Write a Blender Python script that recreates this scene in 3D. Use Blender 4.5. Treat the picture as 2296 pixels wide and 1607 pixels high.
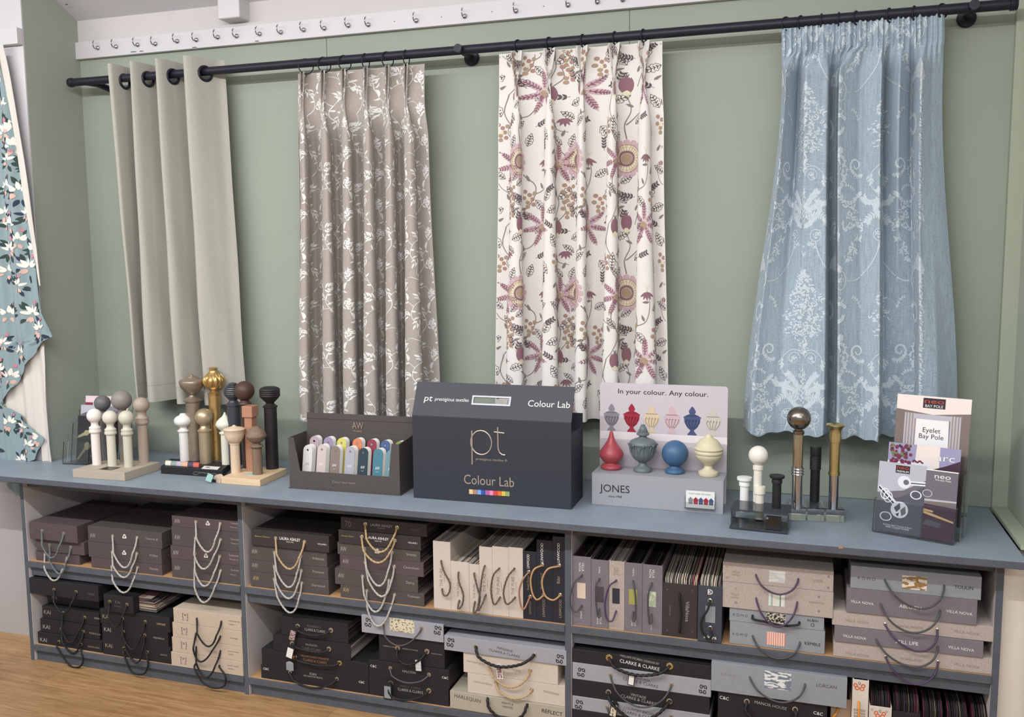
import bpy, math, random
import numpy as np
from mathutils import Vector, Matrix
PI = math.pi
S = bpy.context.scene
for o in list(bpy.data.objects): bpy.data.objects.remove(o)

# ---------------------------------------------------------------- camera
H = 0.8253                        # counter top height
CAM = np.array([3.146, -3.4203, 0.8667 + H]); FOC = 2034.19
def _rot(y, p, r):
    y, p, r = (math.radians(a) for a in (y, p, r))
    fw = np.array([-math.sin(y)*math.cos(p), math.cos(y)*math.cos(p), -math.sin(p)])
    rt = np.array([math.cos(y), math.sin(y), 0.0]); up = np.cross(rt, fw)
    return np.array([rt*math.cos(r)+up*math.sin(r), -rt*math.sin(r)+up*math.cos(r), fw])
RM = _rot(17.927, 6.2602, -0.4539)
cam = bpy.data.cameras.new('camera'); co = bpy.data.objects.new('camera', cam)
S.collection.objects.link(co); S.camera = co
cam.sensor_width = 36; cam.lens = FOC*36/2296; cam.clip_start = 0.05
m = Matrix.Identity(4)
for i in range(3):
    m[i][0] = RM[0][i]; m[i][1] = RM[1][i]; m[i][2] = -RM[2][i]; m[i][3] = CAM[i]
co.matrix_world = m

# ---------------------------------------------------------------- light, world, exposure
S.view_settings.view_transform = 'Standard'; S.view_settings.look = 'None'
S.view_settings.gamma = 1; S.view_settings.use_curve_mapping = False
S.view_settings.exposure = 0.0
W = bpy.data.worlds.new('world'); S.world = W; W.use_nodes = True
W.node_tree.nodes['Background'].inputs[0].default_value = (0.97, 0.98, 1.0, 1)
W.node_tree.nodes['Background'].inputs[1].default_value = 0.47
def area(name, loc, sx, sy, power, col=(1, 1, 1), rot=(0, 0, 0)):
    l = bpy.data.lights.new(name, 'AREA'); l.shape = 'RECTANGLE'; l.size = sx; l.size_y = sy
    l.energy = power; l.color = col
    o = bpy.data.objects.new(name, l); S.collection.objects.link(o); o.location = loc; o.rotation_euler = rot
    return o
area('tube_light', (0.7, -2.5, 2.87), 5.0, 0.03, 99, (1.0, 0.99, 0.985), (math.radians(38), 0, 0))
area('far_tube_light', (3.4, -5.0, 2.95), 3.8, 0.10, 58, (1.0, 0.99, 0.985), (math.radians(45), 0, 0))

area('overhead_fill', (2.4, -2.9, 3.25), 6.0, 2.6, 62, (1.0, 0.995, 0.99))  # soft fill added overhead to lift counter and floor tops, no fixture

# ---------------------------------------------------------------- helpers
def ray(px, py): return RM.T @ np.array([(px-1148)/FOC, -(py-803.5)/FOC, 1.0])
def at(px, py, x=None, y=None, z=None):
    """pixel -> the point of the place on the given plane"""
    d = ray(px, py)
    t = (x-CAM[0])/d[0] if x is not None else (y-CAM[1])/d[1] if y is not None else (z-CAM[2])/d[2]
    return CAM + t*d
def mpp(p): return float(RM[2] @ (np.array(p)-CAM))/FOC     # metres per pixel at a point

def smooth_path0(C, n=7):
    C = np.array(C, float); C2 = np.concatenate([[2*C[0]-C[1]], C, [2*C[-1]-C[-2]]]); out = []
    for i in range(len(C)-1):
        p0, p1, p2, p3 = C2[i:i+4]
        for t in np.linspace(0, 1, n, endpoint=False): out.append(.5*((2*p1)+(-p0+p2)*t+(2*p0-5*p1+4*p2-p3)*t*t+(-p0+3*p1-3*p2+p3)*t**3))
    out.append(C[-1]); return np.array(out)
class MB:
    def __init__(s): s.v = []; s.f = []; s.m = []
    def add(s, vs, fs, mi=0):
        n = len(s.v); s.v += [tuple(float(c) for c in v) for v in vs]
        s.f += [tuple(i+n for i in f) for f in fs]; s.m += [mi]*len(fs); return s
    def box(s, x0, x1, y0, y1, z0, z1, mi=0):
        return s.add([(x0,y0,z0),(x1,y0,z0),(x1,y1,z0),(x0,y1,z0),(x0,y0,z1),(x1,y0,z1),(x1,y1,z1),(x0,y1,z1)],
                     [(0,3,2,1),(4,5,6,7),(0,1,5,4),(1,2,6,5),(2,3,7,6),(3,0,4,7)], mi)
    def obox(s, o, a, b, c, mi=0):
        """box from corner o and three edge vectors"""
        o, a, b, c = (np.array(q, float) for q in (o, a, b, c))
        vs = [o, o+a, o+a+b, o+b, o+c, o+a+c, o+a+b+c, o+b+c]
        fs = [(0,3,2,1),(4,5,6,7),(0,1,5,4),(1,2,6,5),(2,3,7,6),(3,0,4,7)]
        if np.dot(np.cross(a, b), c) < 0: fs = [f[::-1] for f in fs]
        return s.add(vs, fs, mi)
    def lathe(s, prof, c=(0,0,0), seg=32, mi=0, axis='z', mod=None):
        vs = []; n = len(prof)
        for (r, h) in prof:
            for k in range(seg):
                a = 2*PI*k/seg; rr = r*(mod(a, h) if mod else 1)
                p = (rr*math.cos(a), rr*math.sin(a), h)
                if axis == 'y': p = (p[0], -p[2], p[1])
                if axis == 'x': p = (p[2], p[0], p[1])
                vs.append((p[0]+c[0], p[1]+c[1], p[2]+c[2]))
        fs = []
        for j in range(n-1):
            for k in range(seg):
                q = (j*seg+k, j*seg+(k+1) % seg, (j+1)*seg+(k+1) % seg, (j+1)*seg+k)
                fs.append(q)
        if prof[0][0] > 1e-5: fs.append(tuple(range(seg))[::-1])
        if prof[-1][0] > 1e-5: fs.append(tuple((n-1)*seg+k for k in range(seg)))
        return s.add(vs, fs, mi)
    def tube(s, pts, r, seg=8, mi=0, twist=0.0, strands=3, closed=False):
        P = np.array(pts, float); n = len(P)
        T = np.gradient(P, axis=0)
        if closed: T = np.roll(P, -1, 0)-np.roll(P, 1, 0)
        T /= np.linalg.norm(T, axis=1)[:, None]+1e-12
        up = np.array([0, 1.0, 0]) if abs(T[0][1]) < .9 else np.array([1.0, 0, 0])
        N = up-T[0]*np.dot(up, T[0]); N /= np.linalg.norm(N); vs = []; L = 0
        for i in range(n):
            N = N-T[i]*np.dot(N, T[i]); N /= np.linalg.norm(N)+1e-12; B = np.cross(T[i], N)
            if i: L += np.linalg.norm(P[i]-P[i-1])
            for k in range(seg):
                a = 2*PI*k/seg; ri = r[i] if hasattr(r, '__len__') else r
                rr = ri*(1+(0.22*math.cos(strands*a-L*twist) if twist else 0))
                vs.append(P[i]+rr*(math.cos(a)*N+math.sin(a)*B))
        fs = [(i*seg+k, i*seg+(k+1) % seg, (i+1)*seg+(k+1) % seg, (i+1)*seg+k) for i in range(n-1) for k in range(seg)]
        if closed: fs += [((n-1)*seg+k, (n-1)*seg+(k+1) % seg, (k+1) % seg, k) for k in range(seg)]
        else: fs += [tuple(range(seg))[::-1], tuple((n-1)*seg+k for k in range(seg))]
        return s.add(vs, fs, mi)
    def prism(s, poly, o, u, w, d, mi=0):
        """2-D polygon (a,b)->o+a*u+b*w, extruded by d"""
        o, u, w, d = (np.array(q, float) for q in (o, u, w, d)); n = len(poly)
        vs = [o+a*u+b*w for a, b in poly]+[o+a*u+b*w+d for a, b in poly]
        fs = [tuple(range(n)), tuple(range(n, 2*n))[::-1]]+[(i, n+i, n+(i+1) % n, (i+1) % n) for i in range(n)]
        area2 = sum(poly[i][0]*poly[(i+1) % n][1]-poly[(i+1) % n][0]*poly[i][1] for i in range(n))
        if area2*np.dot(np.cross(u, w), d) > 0: fs = [f[::-1] for f in fs]
        return s.add(vs, fs, mi)
    def xf(s, fn): s.v = [tuple(fn(v)) for v in s.v]; return s

def link(name, data, parent=None):
    o = bpy.data.objects.new(name, data); S.collection.objects.link(o)
    if parent is not None: o.parent = parent
    return o
def origin(o):
    x = np.zeros(3)
    while o is not None: x = x+np.array(o.location); o = o.parent
    return x
def obj(name, mb, mats, parent=None, smooth=35, bevel=0, bseg=2, loc=None):
    """link the builder (world coordinates) as ONE mesh object"""
    me = bpy.data.meshes.new(name)
    base = origin(parent) if parent is not None else np.zeros(3)
    if loc is None and parent is None and mb.v:
        V = np.array(mb.v); lo, hi = V.min(0), V.max(0); loc = np.array([(lo[0]+hi[0])/2, (lo[1]+hi[1])/2, lo[2]])
    off = np.array(loc) if loc is not None else np.zeros(3)
    V = np.array(mb.v)-base-off
    me.from_pydata([tuple(v) for v in V], [], mb.f)
    if not isinstance(mats, (list, tuple)): mats = [mats]
    for q in mats: me.materials.append(M[q] if isinstance(q, str) else q)
    if len(mats) > 1: me.polygons.foreach_set('material_index', mb.m)
    if smooth:
        me.polygons.foreach_set('use_smooth', [True]*len(me.polygons)); me.set_sharp_from_angle(angle=math.radians(smooth))
    me.update()
    o = link(name, me, parent); o.location = tuple(off)
    if bevel:
        b = o.modifiers.new('bevel', 'BEVEL'); b.width = bevel; b.segments = bseg; b.limit_method = 'ANGLE'; b.angle_limit = math.radians(40)
    return o
def tag(o, label=None, cat=None, group=None, kind=None):
    if label: o['label'] = label
    if cat: o['category'] = cat
    if group: o['group'] = group
    if kind: o['kind'] = kind
    return o
def thing(name, loc, label, cat, group=None):
    o = link(name, None); o.location = tuple(float(c) for c in loc); return tag(o, label, cat, group)
def struct(name, mb, mats, **k): return tag(obj(name, mb, mats, **k), kind='structure')

# text -> flat mesh in (x right, z up), facing -y, or in any plane given by u (right) and w (up)
_tc = {}
def text_geo(s, bold=0.0):
    if (s, bold) in _tc: return _tc[(s, bold)]
    c = bpy.data.curves.new('t', 'FONT'); c.body = s; c.size = 1; c.align_x = 'LEFT'; c.resolution_u = 3; c.offset = bold
    o = bpy.data.objects.new('t', c); S.collection.objects.link(o)
    dg = bpy.context.evaluated_depsgraph_get(); me = bpy.data.meshes.new_from_object(o.evaluated_get(dg))
    V = np.array([tuple(v.co) for v in me.vertices]); Fc = [tuple(p.vertices) for p in me.polygons]
    bpy.data.objects.remove(o); bpy.data.curves.remove(c); bpy.data.meshes.remove(me)
    lo, hi = V.min(0), V.max(0); V = V-(lo+hi)/2
    _tc[(s, bold)] = (V, Fc, hi[0]-lo[0], hi[1]-lo[1]); return _tc[(s, bold)]
def put_text(mb, s, c, w, u=(1,0,0), up=(0,0,1), h=None, rot=0, mi=0, bold=0.0, italic=0.0):
    V, Fc, w0, h0 = text_geo(s, bold); u = np.array(u, float); up = np.array(up, float)
    sx = w/w0; sy = h/h0 if h else sx; c = np.array(c, float); cr, sr = math.cos(rot), math.sin(rot); vs = []
    for v in V:
        a, b = v[0]*sx+v[1]*sy*italic, v[1]*sy
        a, b = a*cr-b*sr, a*sr+b*cr
        vs.append(c+a*u+b*up)
    nrm = np.cross(u, up)
    mb.add(vs, Fc, mi)

# ---------------------------------------------------------------- materials
M = {}
def srgb(c):
    c = [x/255 for x in c]; return tuple(x/12.92 if x <= .04045 else ((x+.055)/1.055)**2.4 for x in c)+(1,)
def mat(name, col, rough=.6, metal=0, noise=0, scale=40, bump=0, bscale=300, spec=.5, trans=0, ior=1.45, alpha=1, sheen=0, coat=0):
    a = bpy.data.materials.new(name); a.use_nodes = True; nt = a.node_tree; b = nt.nodes['Principled BSDF']; N = nt.nodes; L = nt.links
    b.inputs['Base Color'].default_value = srgb(col); b.inputs['Roughness'].default_value = rough; b.inputs['Metallic'].default_value = metal
    b.inputs['Specular IOR Level'].default_value = spec
    b.inputs['Transmission Weight'].default_value = trans; b.inputs['IOR'].default_value = ior; b.inputs['Alpha'].default_value = alpha
    if sheen: b.inputs['Sheen Weight'].default_value = sheen; b.inputs['Sheen Roughness'].default_value = .5
    if coat: b.inputs['Coat Weight'].default_value = coat
    tc = N.new('ShaderNodeTexCoord')
    if noise:
        n = N.new('ShaderNodeTexNoise'); n.inputs['Scale'].default_value = scale; n.inputs['Detail'].default_value = 5
        r = N.new('ShaderNodeMix'); r.data_type = 'RGBA'; r.blend_type = 'MULTIPLY'; r.inputs[0].default_value = 1
        mr = N.new('ShaderNodeMapRange'); mr.inputs[1].default_value = .3; mr.inputs[2].default_value = .7; mr.inputs[3].default_value = 1-noise; mr.inputs[4].default_value = 1+noise
        L.new(tc.outputs['Object'], n.inputs['Vector']); L.new(n.outputs[0], mr.inputs[0]); L.new(mr.outputs[0], r.inputs[7])
        r.inputs[6].default_value = srgb(col); L.new(r.outputs[2], b.inputs['Base Color'])
    if bump:
        n = N.new('ShaderNodeTexNoise'); n.inputs['Scale'].default_value = bscale; n.inputs['Detail'].default_value = 3
        bm = N.new('ShaderNodeBump'); bm.inputs['Strength'].default_value = bump; bm.inputs['Distance'].default_value = .001
        L.new(tc.outputs['Object'], n.inputs['Vector']); L.new(n.outputs[0], bm.inputs['Height']); L.new(bm.outputs[0], b.inputs['Normal'])
    M[name] = a; return a
def weave(name, col, amt=.12, sc=600, stretch=(1, 1, .25), rough=.9, bump=.25, slub=.08):
    """woven cloth: fine threads in two directions"""
    a = mat(name, col, rough, spec=.2, sheen=.15); nt = a.node_tree; N = nt.nodes; L = nt.links; b = N['Principled BSDF']
    tc = N.new('ShaderNodeTexCoord'); out = []
    for st in (stretch, (stretch[2], 1, stretch[0])):
        mp = N.new('ShaderNodeMapping'); mp.inputs['Scale'].default_value = st
        n = N.new('ShaderNodeTexNoise'); n.inputs['Scale'].default_value = sc; n.inputs['Detail'].default_value = 2
        L.new(tc.outputs['Object'], mp.inputs[0]); L.new(mp.outputs[0], n.inputs['Vector']); out.append(n)
    ad = N.new('ShaderNodeMath'); ad.operation = 'ADD'; L.new(out[0].outputs[0], ad.inputs[0]); L.new(out[1].outputs[0], ad.inputs[1])
    mr = N.new('ShaderNodeMapRange'); mr.inputs[1].default_value = .6; mr.inputs[2].default_value = 1.4; mr.inputs[3].default_value = 1-amt; mr.inputs[4].default_value = 1+amt
    L.new(ad.outputs[0], mr.inputs[0])
    r = N.new('ShaderNodeMix'); r.data_type = 'RGBA'; r.blend_type = 'MULTIPLY'; r.inputs[0].default_value = 1; r.inputs[6].default_value = srgb(col)
    L.new(mr.outputs[0], r.inputs[7]); L.new(r.outputs[2], b.inputs['Base Color'])
    bm = N.new('ShaderNodeBump'); bm.inputs['Strength'].default_value = bump; bm.inputs['Distance'].default_value = .0006
    L.new(ad.outputs[0], bm.inputs['Height']); L.new(bm.outputs[0], b.inputs['Normal']); return a
def stripes(name, cols, scale, axis='X', rough=.8, soft=False, noise=0.0):
    """random bands of colour, like the edges of a stack of cloth samples"""
    a = mat(name, (128, 128, 128), rough, spec=.2); nt = a.node_tree; N = nt.nodes; L = nt.links; b = N['Principled BSDF']
    tc = N.new('ShaderNodeTexCoord'); sp = N.new('ShaderNodeSeparateXYZ'); L.new(tc.outputs['Object'], sp.inputs[0])
    mu = N.new('ShaderNodeMath'); mu.operation = 'MULTIPLY'; mu.inputs[1].default_value = scale; L.new(sp.outputs[axis], mu.inputs[0])
    src = mu
    if noise:
        nn = N.new('ShaderNodeTexNoise'); nn.inputs['Scale'].default_value = 6; L.new(tc.outputs['Object'], nn.inputs['Vector'])
        ma = N.new('ShaderNodeMath'); ma.operation = 'MULTIPLY_ADD'; ma.inputs[1].default_value = noise; L.new(nn.outputs[0], ma.inputs[0]); L.new(mu.outputs[0], ma.inputs[2]); src = ma
    fl = N.new('ShaderNodeMath'); fl.operation = 'FLOOR'; L.new(src.outputs[0], fl.inputs[0])
    wn = N.new('ShaderNodeTexWhiteNoise'); wn.noise_dimensions = '1D'; L.new(fl.outputs[0], wn.inputs['W'])
    cr = N.new('ShaderNodeValToRGB'); cr.color_ramp.interpolation = 'CONSTANT'; e = cr.color_ramp.elements
    for i, c in enumerate(cols):
        el = e[i] if i < 2 else e.new(i/len(cols)); el.position = i/len(cols); el.color = srgb(c)
    L.new(wn.outputs['Value'], cr.inputs[0]); L.new(cr.outputs[0], b.inputs['Base Color']); return a
def woodmat(name, c1, c2, sc=(1, 14, 14), wave=6, rough=.5, planks=None):
    a = mat(name, c1, rough); nt = a.node_tree; N = nt.nodes; L = nt.links; b = N['Principled BSDF']
    tc = N.new('ShaderNodeTexCoord'); mp = N.new('ShaderNodeMapping'); mp.inputs['Scale'].default_value = sc; L.new(tc.outputs['Object'], mp.inputs[0])
    n = N.new('ShaderNodeTexNoise'); n.inputs['Scale'].default_value = wave; n.inputs['Detail'].default_value = 8; n.inputs['Roughness'].default_value = .6; n.inputs['Distortion'].default_value = .6
    L.new(mp.outputs[0], n.inputs['Vector'])
    mr = N.new('ShaderNodeMapRange'); mr.inputs[1].default_value = .3; mr.inputs[2].default_value = .7; L.new(n.outputs[0], mr.inputs[0])
    r = N.new('ShaderNodeMix'); r.data_type = 'RGBA'; L.new(mr.outputs[0], r.inputs[0]); r.inputs[6].default_value = srgb(c1); r.inputs[7].default_value = srgb(c2)
    last = r.outputs[2]
    if planks:
        bt = N.new('ShaderNodeTexBrick'); bt.inputs['Scale'].default_value = 1; bt.inputs['Brick Width'].default_value = planks[0]; bt.inputs['Row Height'].default_value = planks[1]
        bt.inputs['Mortar Size'].default_value = .0012; bt.inputs['Color1'].default_value = (1.06, 1.04, 1.0, 1); bt.inputs['Color2'].default_value = (.84, .83, .82, 1); bt.inputs['Mortar'].default_value = (.6, .55, .5, 1)
        bt.offset = .37
        L.new(tc.outputs['Object'], bt.inputs['Vector'])
        n2 = N.new('ShaderNodeTexNoise'); n2.inputs['Scale'].default_value = 2.2; n2.inputs['Detail'].default_value = 4; L.new(tc.outputs['Object'], n2.inputs['Vector'])
        m2 = N.new('ShaderNodeMapRange'); m2.inputs[1].default_value = .3; m2.inputs[2].default_value = .7; m2.inputs[3].default_value = .86; m2.inputs[4].default_value = 1.1; L.new(n2.outputs[0], m2.inputs[0])
        for src in (bt.outputs['Color'], m2.outputs[0]):
            x = N.new('ShaderNodeMix'); x.data_type = 'RGBA'; x.blend_type = 'MULTIPLY'; x.inputs[0].default_value = 1
            L.new(last, x.inputs[6]); L.new(src, x.inputs[7]); last = x.outputs[2]
    L.new(last, b.inputs['Base Color']); return a

mat('sage', (147, 155, 143), .75, noise=.03, scale=3, bump=.15, bscale=500, spec=.3)
mat('sage_side', (155, 161, 151), .75, noise=.03, scale=3, bump=.15, bscale=500, spec=.3)
mat('sage_trim', (160, 168, 150), .6, noise=.03, scale=5, spec=.3)
mat('white_shaded', (172, 168, 168), .7, noise=.03, scale=4); mat('white_warm', (216, 208, 198), .7, noise=.02, scale=4); mat('sage_right', (170, 176, 164), .75, noise=.03, scale=3)
mat('groove', (88, 98, 84), .9)
mat('white_wall', (192, 188, 187), .7, noise=.03, scale=4, bump=.2, bscale=250, spec=.3)
mat('white_gloss', (196, 194, 196), .4, noise=.02, scale=6)
mat('ceiling', (192, 190, 194), .8, noise=.03, scale=4, bump=.2, bscale=200, spec=.2)
mat('chip_wood', (160, 128, 92), .8)
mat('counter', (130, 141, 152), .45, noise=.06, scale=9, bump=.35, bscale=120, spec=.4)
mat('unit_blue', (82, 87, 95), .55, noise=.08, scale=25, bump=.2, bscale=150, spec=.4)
mat('unit_white', (198, 192, 190), .6, noise=.03, scale=30)
woodmat('shelf_wood', (190, 150, 108), (168, 126, 86), (3, 20, 3), 5, .6)
woodmat('floor_wood', (186, 150, 108), (146, 108, 70), (1.3, 15, 1), 4, .38, planks=(1.25, .19))
mat('chrome', (205, 205, 210), .14, 1)
mat('steel', (150, 150, 152), .25, 1)
mat('black_pole', (30, 30, 42), .45, spec=.35)
mat('black_cord', (24, 23, 26), .6)
mat('grey_cord', (70, 71, 74), .5)
mat('purple_cord', (72, 54, 84), .5)
mat('brown_cord', (92, 82, 72), .8)
mat('white_rope', (172, 168, 164), .8)
mat('green_rope', (98, 108, 108), .8)
mat('gold_rope', (176, 150, 112), .75)
mat('tan_cord', (180, 142, 100), .5)
mat('copper_cord', (150, 110, 88), .5)
mat('orange_cord', (220, 140, 50), .6)
mat('clear', (250, 252, 252), .02, trans=1, ior=1.35, spec=.5)
mat('eyelet_metal', (205, 198, 182), .25, 1)
mat('eyelet_gold', (210, 190, 140), .25, 1)
# ---------------------------------------------------------------- the room
XR = 3.775
b = MB().box(-.6, 7.0, -5.2, .03, -.05, 0); struct('floor', b, 'floor_wood', smooth=0)
b = MB().box(0, XR+.08, 0, .05, 0, 2.62)
wb = struct('wall_back', b, 'sage', smooth=0)
g = MB()
for px in (733, 1411):
    gx = at(px, 130, y=0)[0]; g.box(gx-.0012, gx+.0012, -.0008, .001, H, 2.6)
obj('panel_joint', g, 'groove', wb, smooth=0)
# lower wall board behind the right half of the counter
x0 = at(1500, 926, y=0)[0]; zt = at(1640, 927, y=0)[2]
struct('trim_1', MB().box(1.95, XR, -.004, .001, H, zt), 'sage', smooth=0, bevel=.001)
# white upper wall and sloping ceiling
ZC = 2.767
struct('wall_upper', MB().box(-.02, 5.5, -.004, .05, 2.61, ZC+.03), 'white_wall', smooth=0)
b = MB(); sl = .52
b.add([(-.8, .05, ZC-.026), (6, .05, ZC-.026), (6, -1.6, ZC+1.6*sl), (-.8, -1.6, ZC+1.6*sl),
       (-.8, .05, ZC+.03), (6, .05, ZC+.03), (6, -1.6, ZC+.06+1.6*sl), (-.8, -1.6, ZC+.06+1.6*sl)],
      [(0, 1, 2, 3), (7, 6, 5, 4), (0, 4, 5, 1), (3, 2, 6, 7), (0, 3, 7, 4), (1, 5, 6, 2)])
ceil = struct('ceiling', b, 'ceiling', smooth=0)
p = at(145, 9, x=.04); s_ = MB().lathe([(.0, 0), (.006, 0), (.006, .002), (0, .003)], (p[0]+.01, p[1], p[2]-.004), 12); obj('screw_head', s_, 'groove', ceil)
# hook rail board, painted
zb0, zb1 = 2.598, 2.672
b = MB().box(-.015, 4.1, -.024, 0, zb0, zb1)
rail = struct('trim_2', b, 'white_gloss', smooth=0, bevel=.0015)
c = MB(); random.seed(5)
for (px, py, w) in ((299, 116, 16), (317, 114.5, 10), (436, 106, 12), (576, 92, 10)):
    q = at(px, py, y=-.0245); c.add([(q[0]-w*.001, -.0246, q[2]-.002), (q[0]+w*.001, -.0246, q[2]-.0025), (q[0]+w*.0009, -.0246, q[2]+.001), (q[0]-w*.0007, -.0246, q[2]+.002)], [(0, 1, 2, 3)])
for (px, py) in ((884, 48), (990, 38), (1103, 26), (1219, 14)):
    q = at(px, py, y=-.0245); c.lathe([(0, 0), (.0022, 0), (.002, .0005), (0, .0006)], (q[0], -.0242, q[2]), 10, axis='y')
obj('paint_chips', c, 'groove', rail)
# short white beam end under the slope
A = at(488, 41, y=-.078); B = at(535, 41, y=-.078)
struct('trim_3', MB().box(A[0], B[0]+.004, -.078, 0, A[2]-.004, A[2]+.34), 'white_gloss', smooth=0, bevel=.006, bseg=3)
# left reveal and the white pier in front of it
struct('wall_left', MB().box(-.04, 0, -.308, .03, 0, 3.2), 'sage_side', smooth=0)
struct('wall_pier', MB().box(-.9, -.0005, -.3145, -.3085, .79, 3.2), 'white_gloss', smooth=0)
struct('wall_pier_shaded', MB().box(-.9, -.0005, -.3145, -.3085, 0, .79), 'white_shaded', smooth=0)  # lower part of the same pier, shade put into a darker white
A = at(40, 60, y=-.345); B = at(44, 97, y=-.345)
struct('trim_4', MB().box(-.9, .001, -.345, -.315, B[2], A[2]), 'white_gloss', smooth=0, bevel=.002)
# right reveal: back upright trim, sill strip, splayed wall and outer white wall
struct('trim_5', MB().box(XR-.002, XR+.05, -.03, .001, H+.002, 2.62), 'sage_trim', smooth=0, bevel=.001)
wr = MB().add([(XR+.045, .0, 0), (XR+.045, -.50, 0), (XR+.10, -.50, 0), (XR+.10, .0, 0), (XR+.045, .0, 2.8), (XR+.045, -.50, 2.8), (XR+.10, -.50, 2.8), (XR+.10, .0, 2.8)],
              [(0, 1, 2, 3), (4, 7, 6, 5), (0, 4, 5, 1), (1, 5, 6, 2), (2, 6, 7, 3), (3, 7, 4, 0)])
struct('wall_right', wr, 'sage_right', smooth=0)
struct('trim_6', MB().box(XR-.004, XR+.044, -.485, -.031, H+.0005, H+.014), 'sage_trim', smooth=0, bevel=.001)
struct('wall_front_right', MB().box(XR+.035, 5.2, -.56, -.50, 0, 3.2), 'white_warm', smooth=0)
struct('wall_beside_unit', MB().box(3.727, XR+.034, -.475, -.40, 0, .80), 'white_warm', smooth=0)

# ---------------------------------------------------------------- counter top and shelving
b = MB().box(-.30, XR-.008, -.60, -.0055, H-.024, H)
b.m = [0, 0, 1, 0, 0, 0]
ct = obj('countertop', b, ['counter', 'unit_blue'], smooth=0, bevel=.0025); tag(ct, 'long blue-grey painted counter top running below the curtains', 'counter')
q = at(1885, 1230, y=-.6); obj('paint_chip', MB().obox((q[0]-.006, -.6012, H-.006), (.012, 0, .001), (.002, .006, 0), (.001, 0, .0064)), 'chip_wood', ct, smooth=0)
YF = -.510; ZM = .4405; ZB = .074
XP = [(.026, .048), (1.090, 1.112), (2.388, 2.412), (3.706, 3.727)]
bays = [(.048, 1.090), (1.112, 2.388), (2.412, 3.706)]
su = thing('shelf_unit', (1.87, -.25, 0), 'blue-grey painted open shelf unit with three bays under the counter', 'shelves')
for i, (a, c) in enumerate(XP):
    nm = 'end_panel' if i in (0, 3) else 'divider'
    mb = MB().box(a, c, YF, -.006, 0, H-.024)
    mb.m = [1, 1, 0, 1, 1, 1]
    obj(nm, mb, ['unit_blue', 'unit_white'], su, smooth=0, bevel=.0008, bseg=1)
for (a, c) in bays:
    mb = MB().box(a, c, YF+.004, -.02, ZM-.018, ZM); mb.m = [1, 0, 0, 1, 1, 1]
    obj('shelf', mb, ['shelf_wood', 'unit_blue'], su, smooth=0)
    obj('shelf_lipping', MB().box(a, c, YF-.004, YF+.004, ZM-.026, ZM-.002), 'unit_blue', su, smooth=0, bevel=.001)
    obj('rail', MB().box(a, c, YF+.012, YF+.03, ZM-.066, ZM-.028), 'unit_blue', su, smooth=0, bevel=.001)
    mb = MB().box(a, c, YF+.004, -.02, ZB-.018, ZB); mb.m = [1, 0, 0, 1, 1, 1]
    obj('bottom_shelf', mb, ['shelf_wood', 'unit_blue'], su, smooth=0)
    obj('shelf_lipping', MB().box(a, c, YF-.004, YF+.004, ZB-.026, ZB-.002), 'unit_blue', su, smooth=0, bevel=.001)
    obj('plinth', MB().box(a, c, YF+.012, YF+.03, 0, ZB-.028), 'unit_blue', su, smooth=0, bevel=.001)
    obj('top_rail', MB().box(a, c, YF+.02, YF+.04, H-.070, H-.0245), 'unit_blue', su, smooth=0, bevel=.001)
    obj('back_panel', MB().box(a, c, -.02, -.008, 0, H-.0245), 'unit_white', su, smooth=0)

# ---------------------------------------------------------------- hooks
HK = [(218,107),(259,104),(307,100),(347,98),(396,92),(439,89),(487,83),(529.5,80.5),(581,75.8),(628.6,71.9),(679.8,66.6),(726,63),(780,56.7),(824.8,54.9),(932.5,45.7),(1041,35.8),(1156,24),(1273,10.5),(1339,3.5),(1396,-1.5)]
hk = None
for i, (px, py) in enumerate(HK):
    q = at(px, py, y=-.030)
    if hk is None:
        hk = thing('coat_hook', (q[0], -.0245, q[2]), 'hook', 'hook', 'chrome hooks on the white rail')
        x, z = q[0], q[2]
        dome = [(.0105, 0.0), (.0102, -.003), (.0085, -.0062), (.0055, -.0085), (.002, -.0096), (0, -.0098)]
        obj('wall_rose', MB().lathe([(r_, -h) for r_, h in dome], (x, -.0243, z), 24, axis='y'), 'chrome', hk)
        arm = smooth_path0([(x, -.030, z-.002), (x-.001, -.040, z-.006), (x-.001, -.050, z-.002), (x-.001, -.055, z+.008), (x-.001, -.054, z+.018), (x-.001, -.050, z+.023)])
        obj('arm', MB().tube(arm, .0022, 8), 'steel', hk)
        bl = [(.0036*math.sin(PI*k/10), -.0036*math.cos(PI*k/10)) for k in range(11)]
        obj('ball_tip', MB().lathe(bl, (x-.001, -.049, z+.024), 14), 'chrome', hk)
    else:
        r = hk.copy(); S.collection.objects.link(r); r.location = (q[0], -.0245, q[2])
        for ch in hk.children:
            c2 = ch.copy(); S.collection.objects.link(c2); c2.parent = r
_o = sorted([o for o in bpy.data.objects if o.name.startswith('coat_hook')], key=lambda o: o.location[0])
_ord = ['first','second','third','fourth','fifth','sixth','seventh','eighth','ninth','tenth','eleventh','twelfth','thirteenth','fourteenth','fifteenth','sixteenth','seventeenth','eighteenth','nineteenth','twentieth']
for k, o in enumerate(_o): o['label'] = 'small chrome hook on the white rail, %s from the left' % _ord[k]

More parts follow.
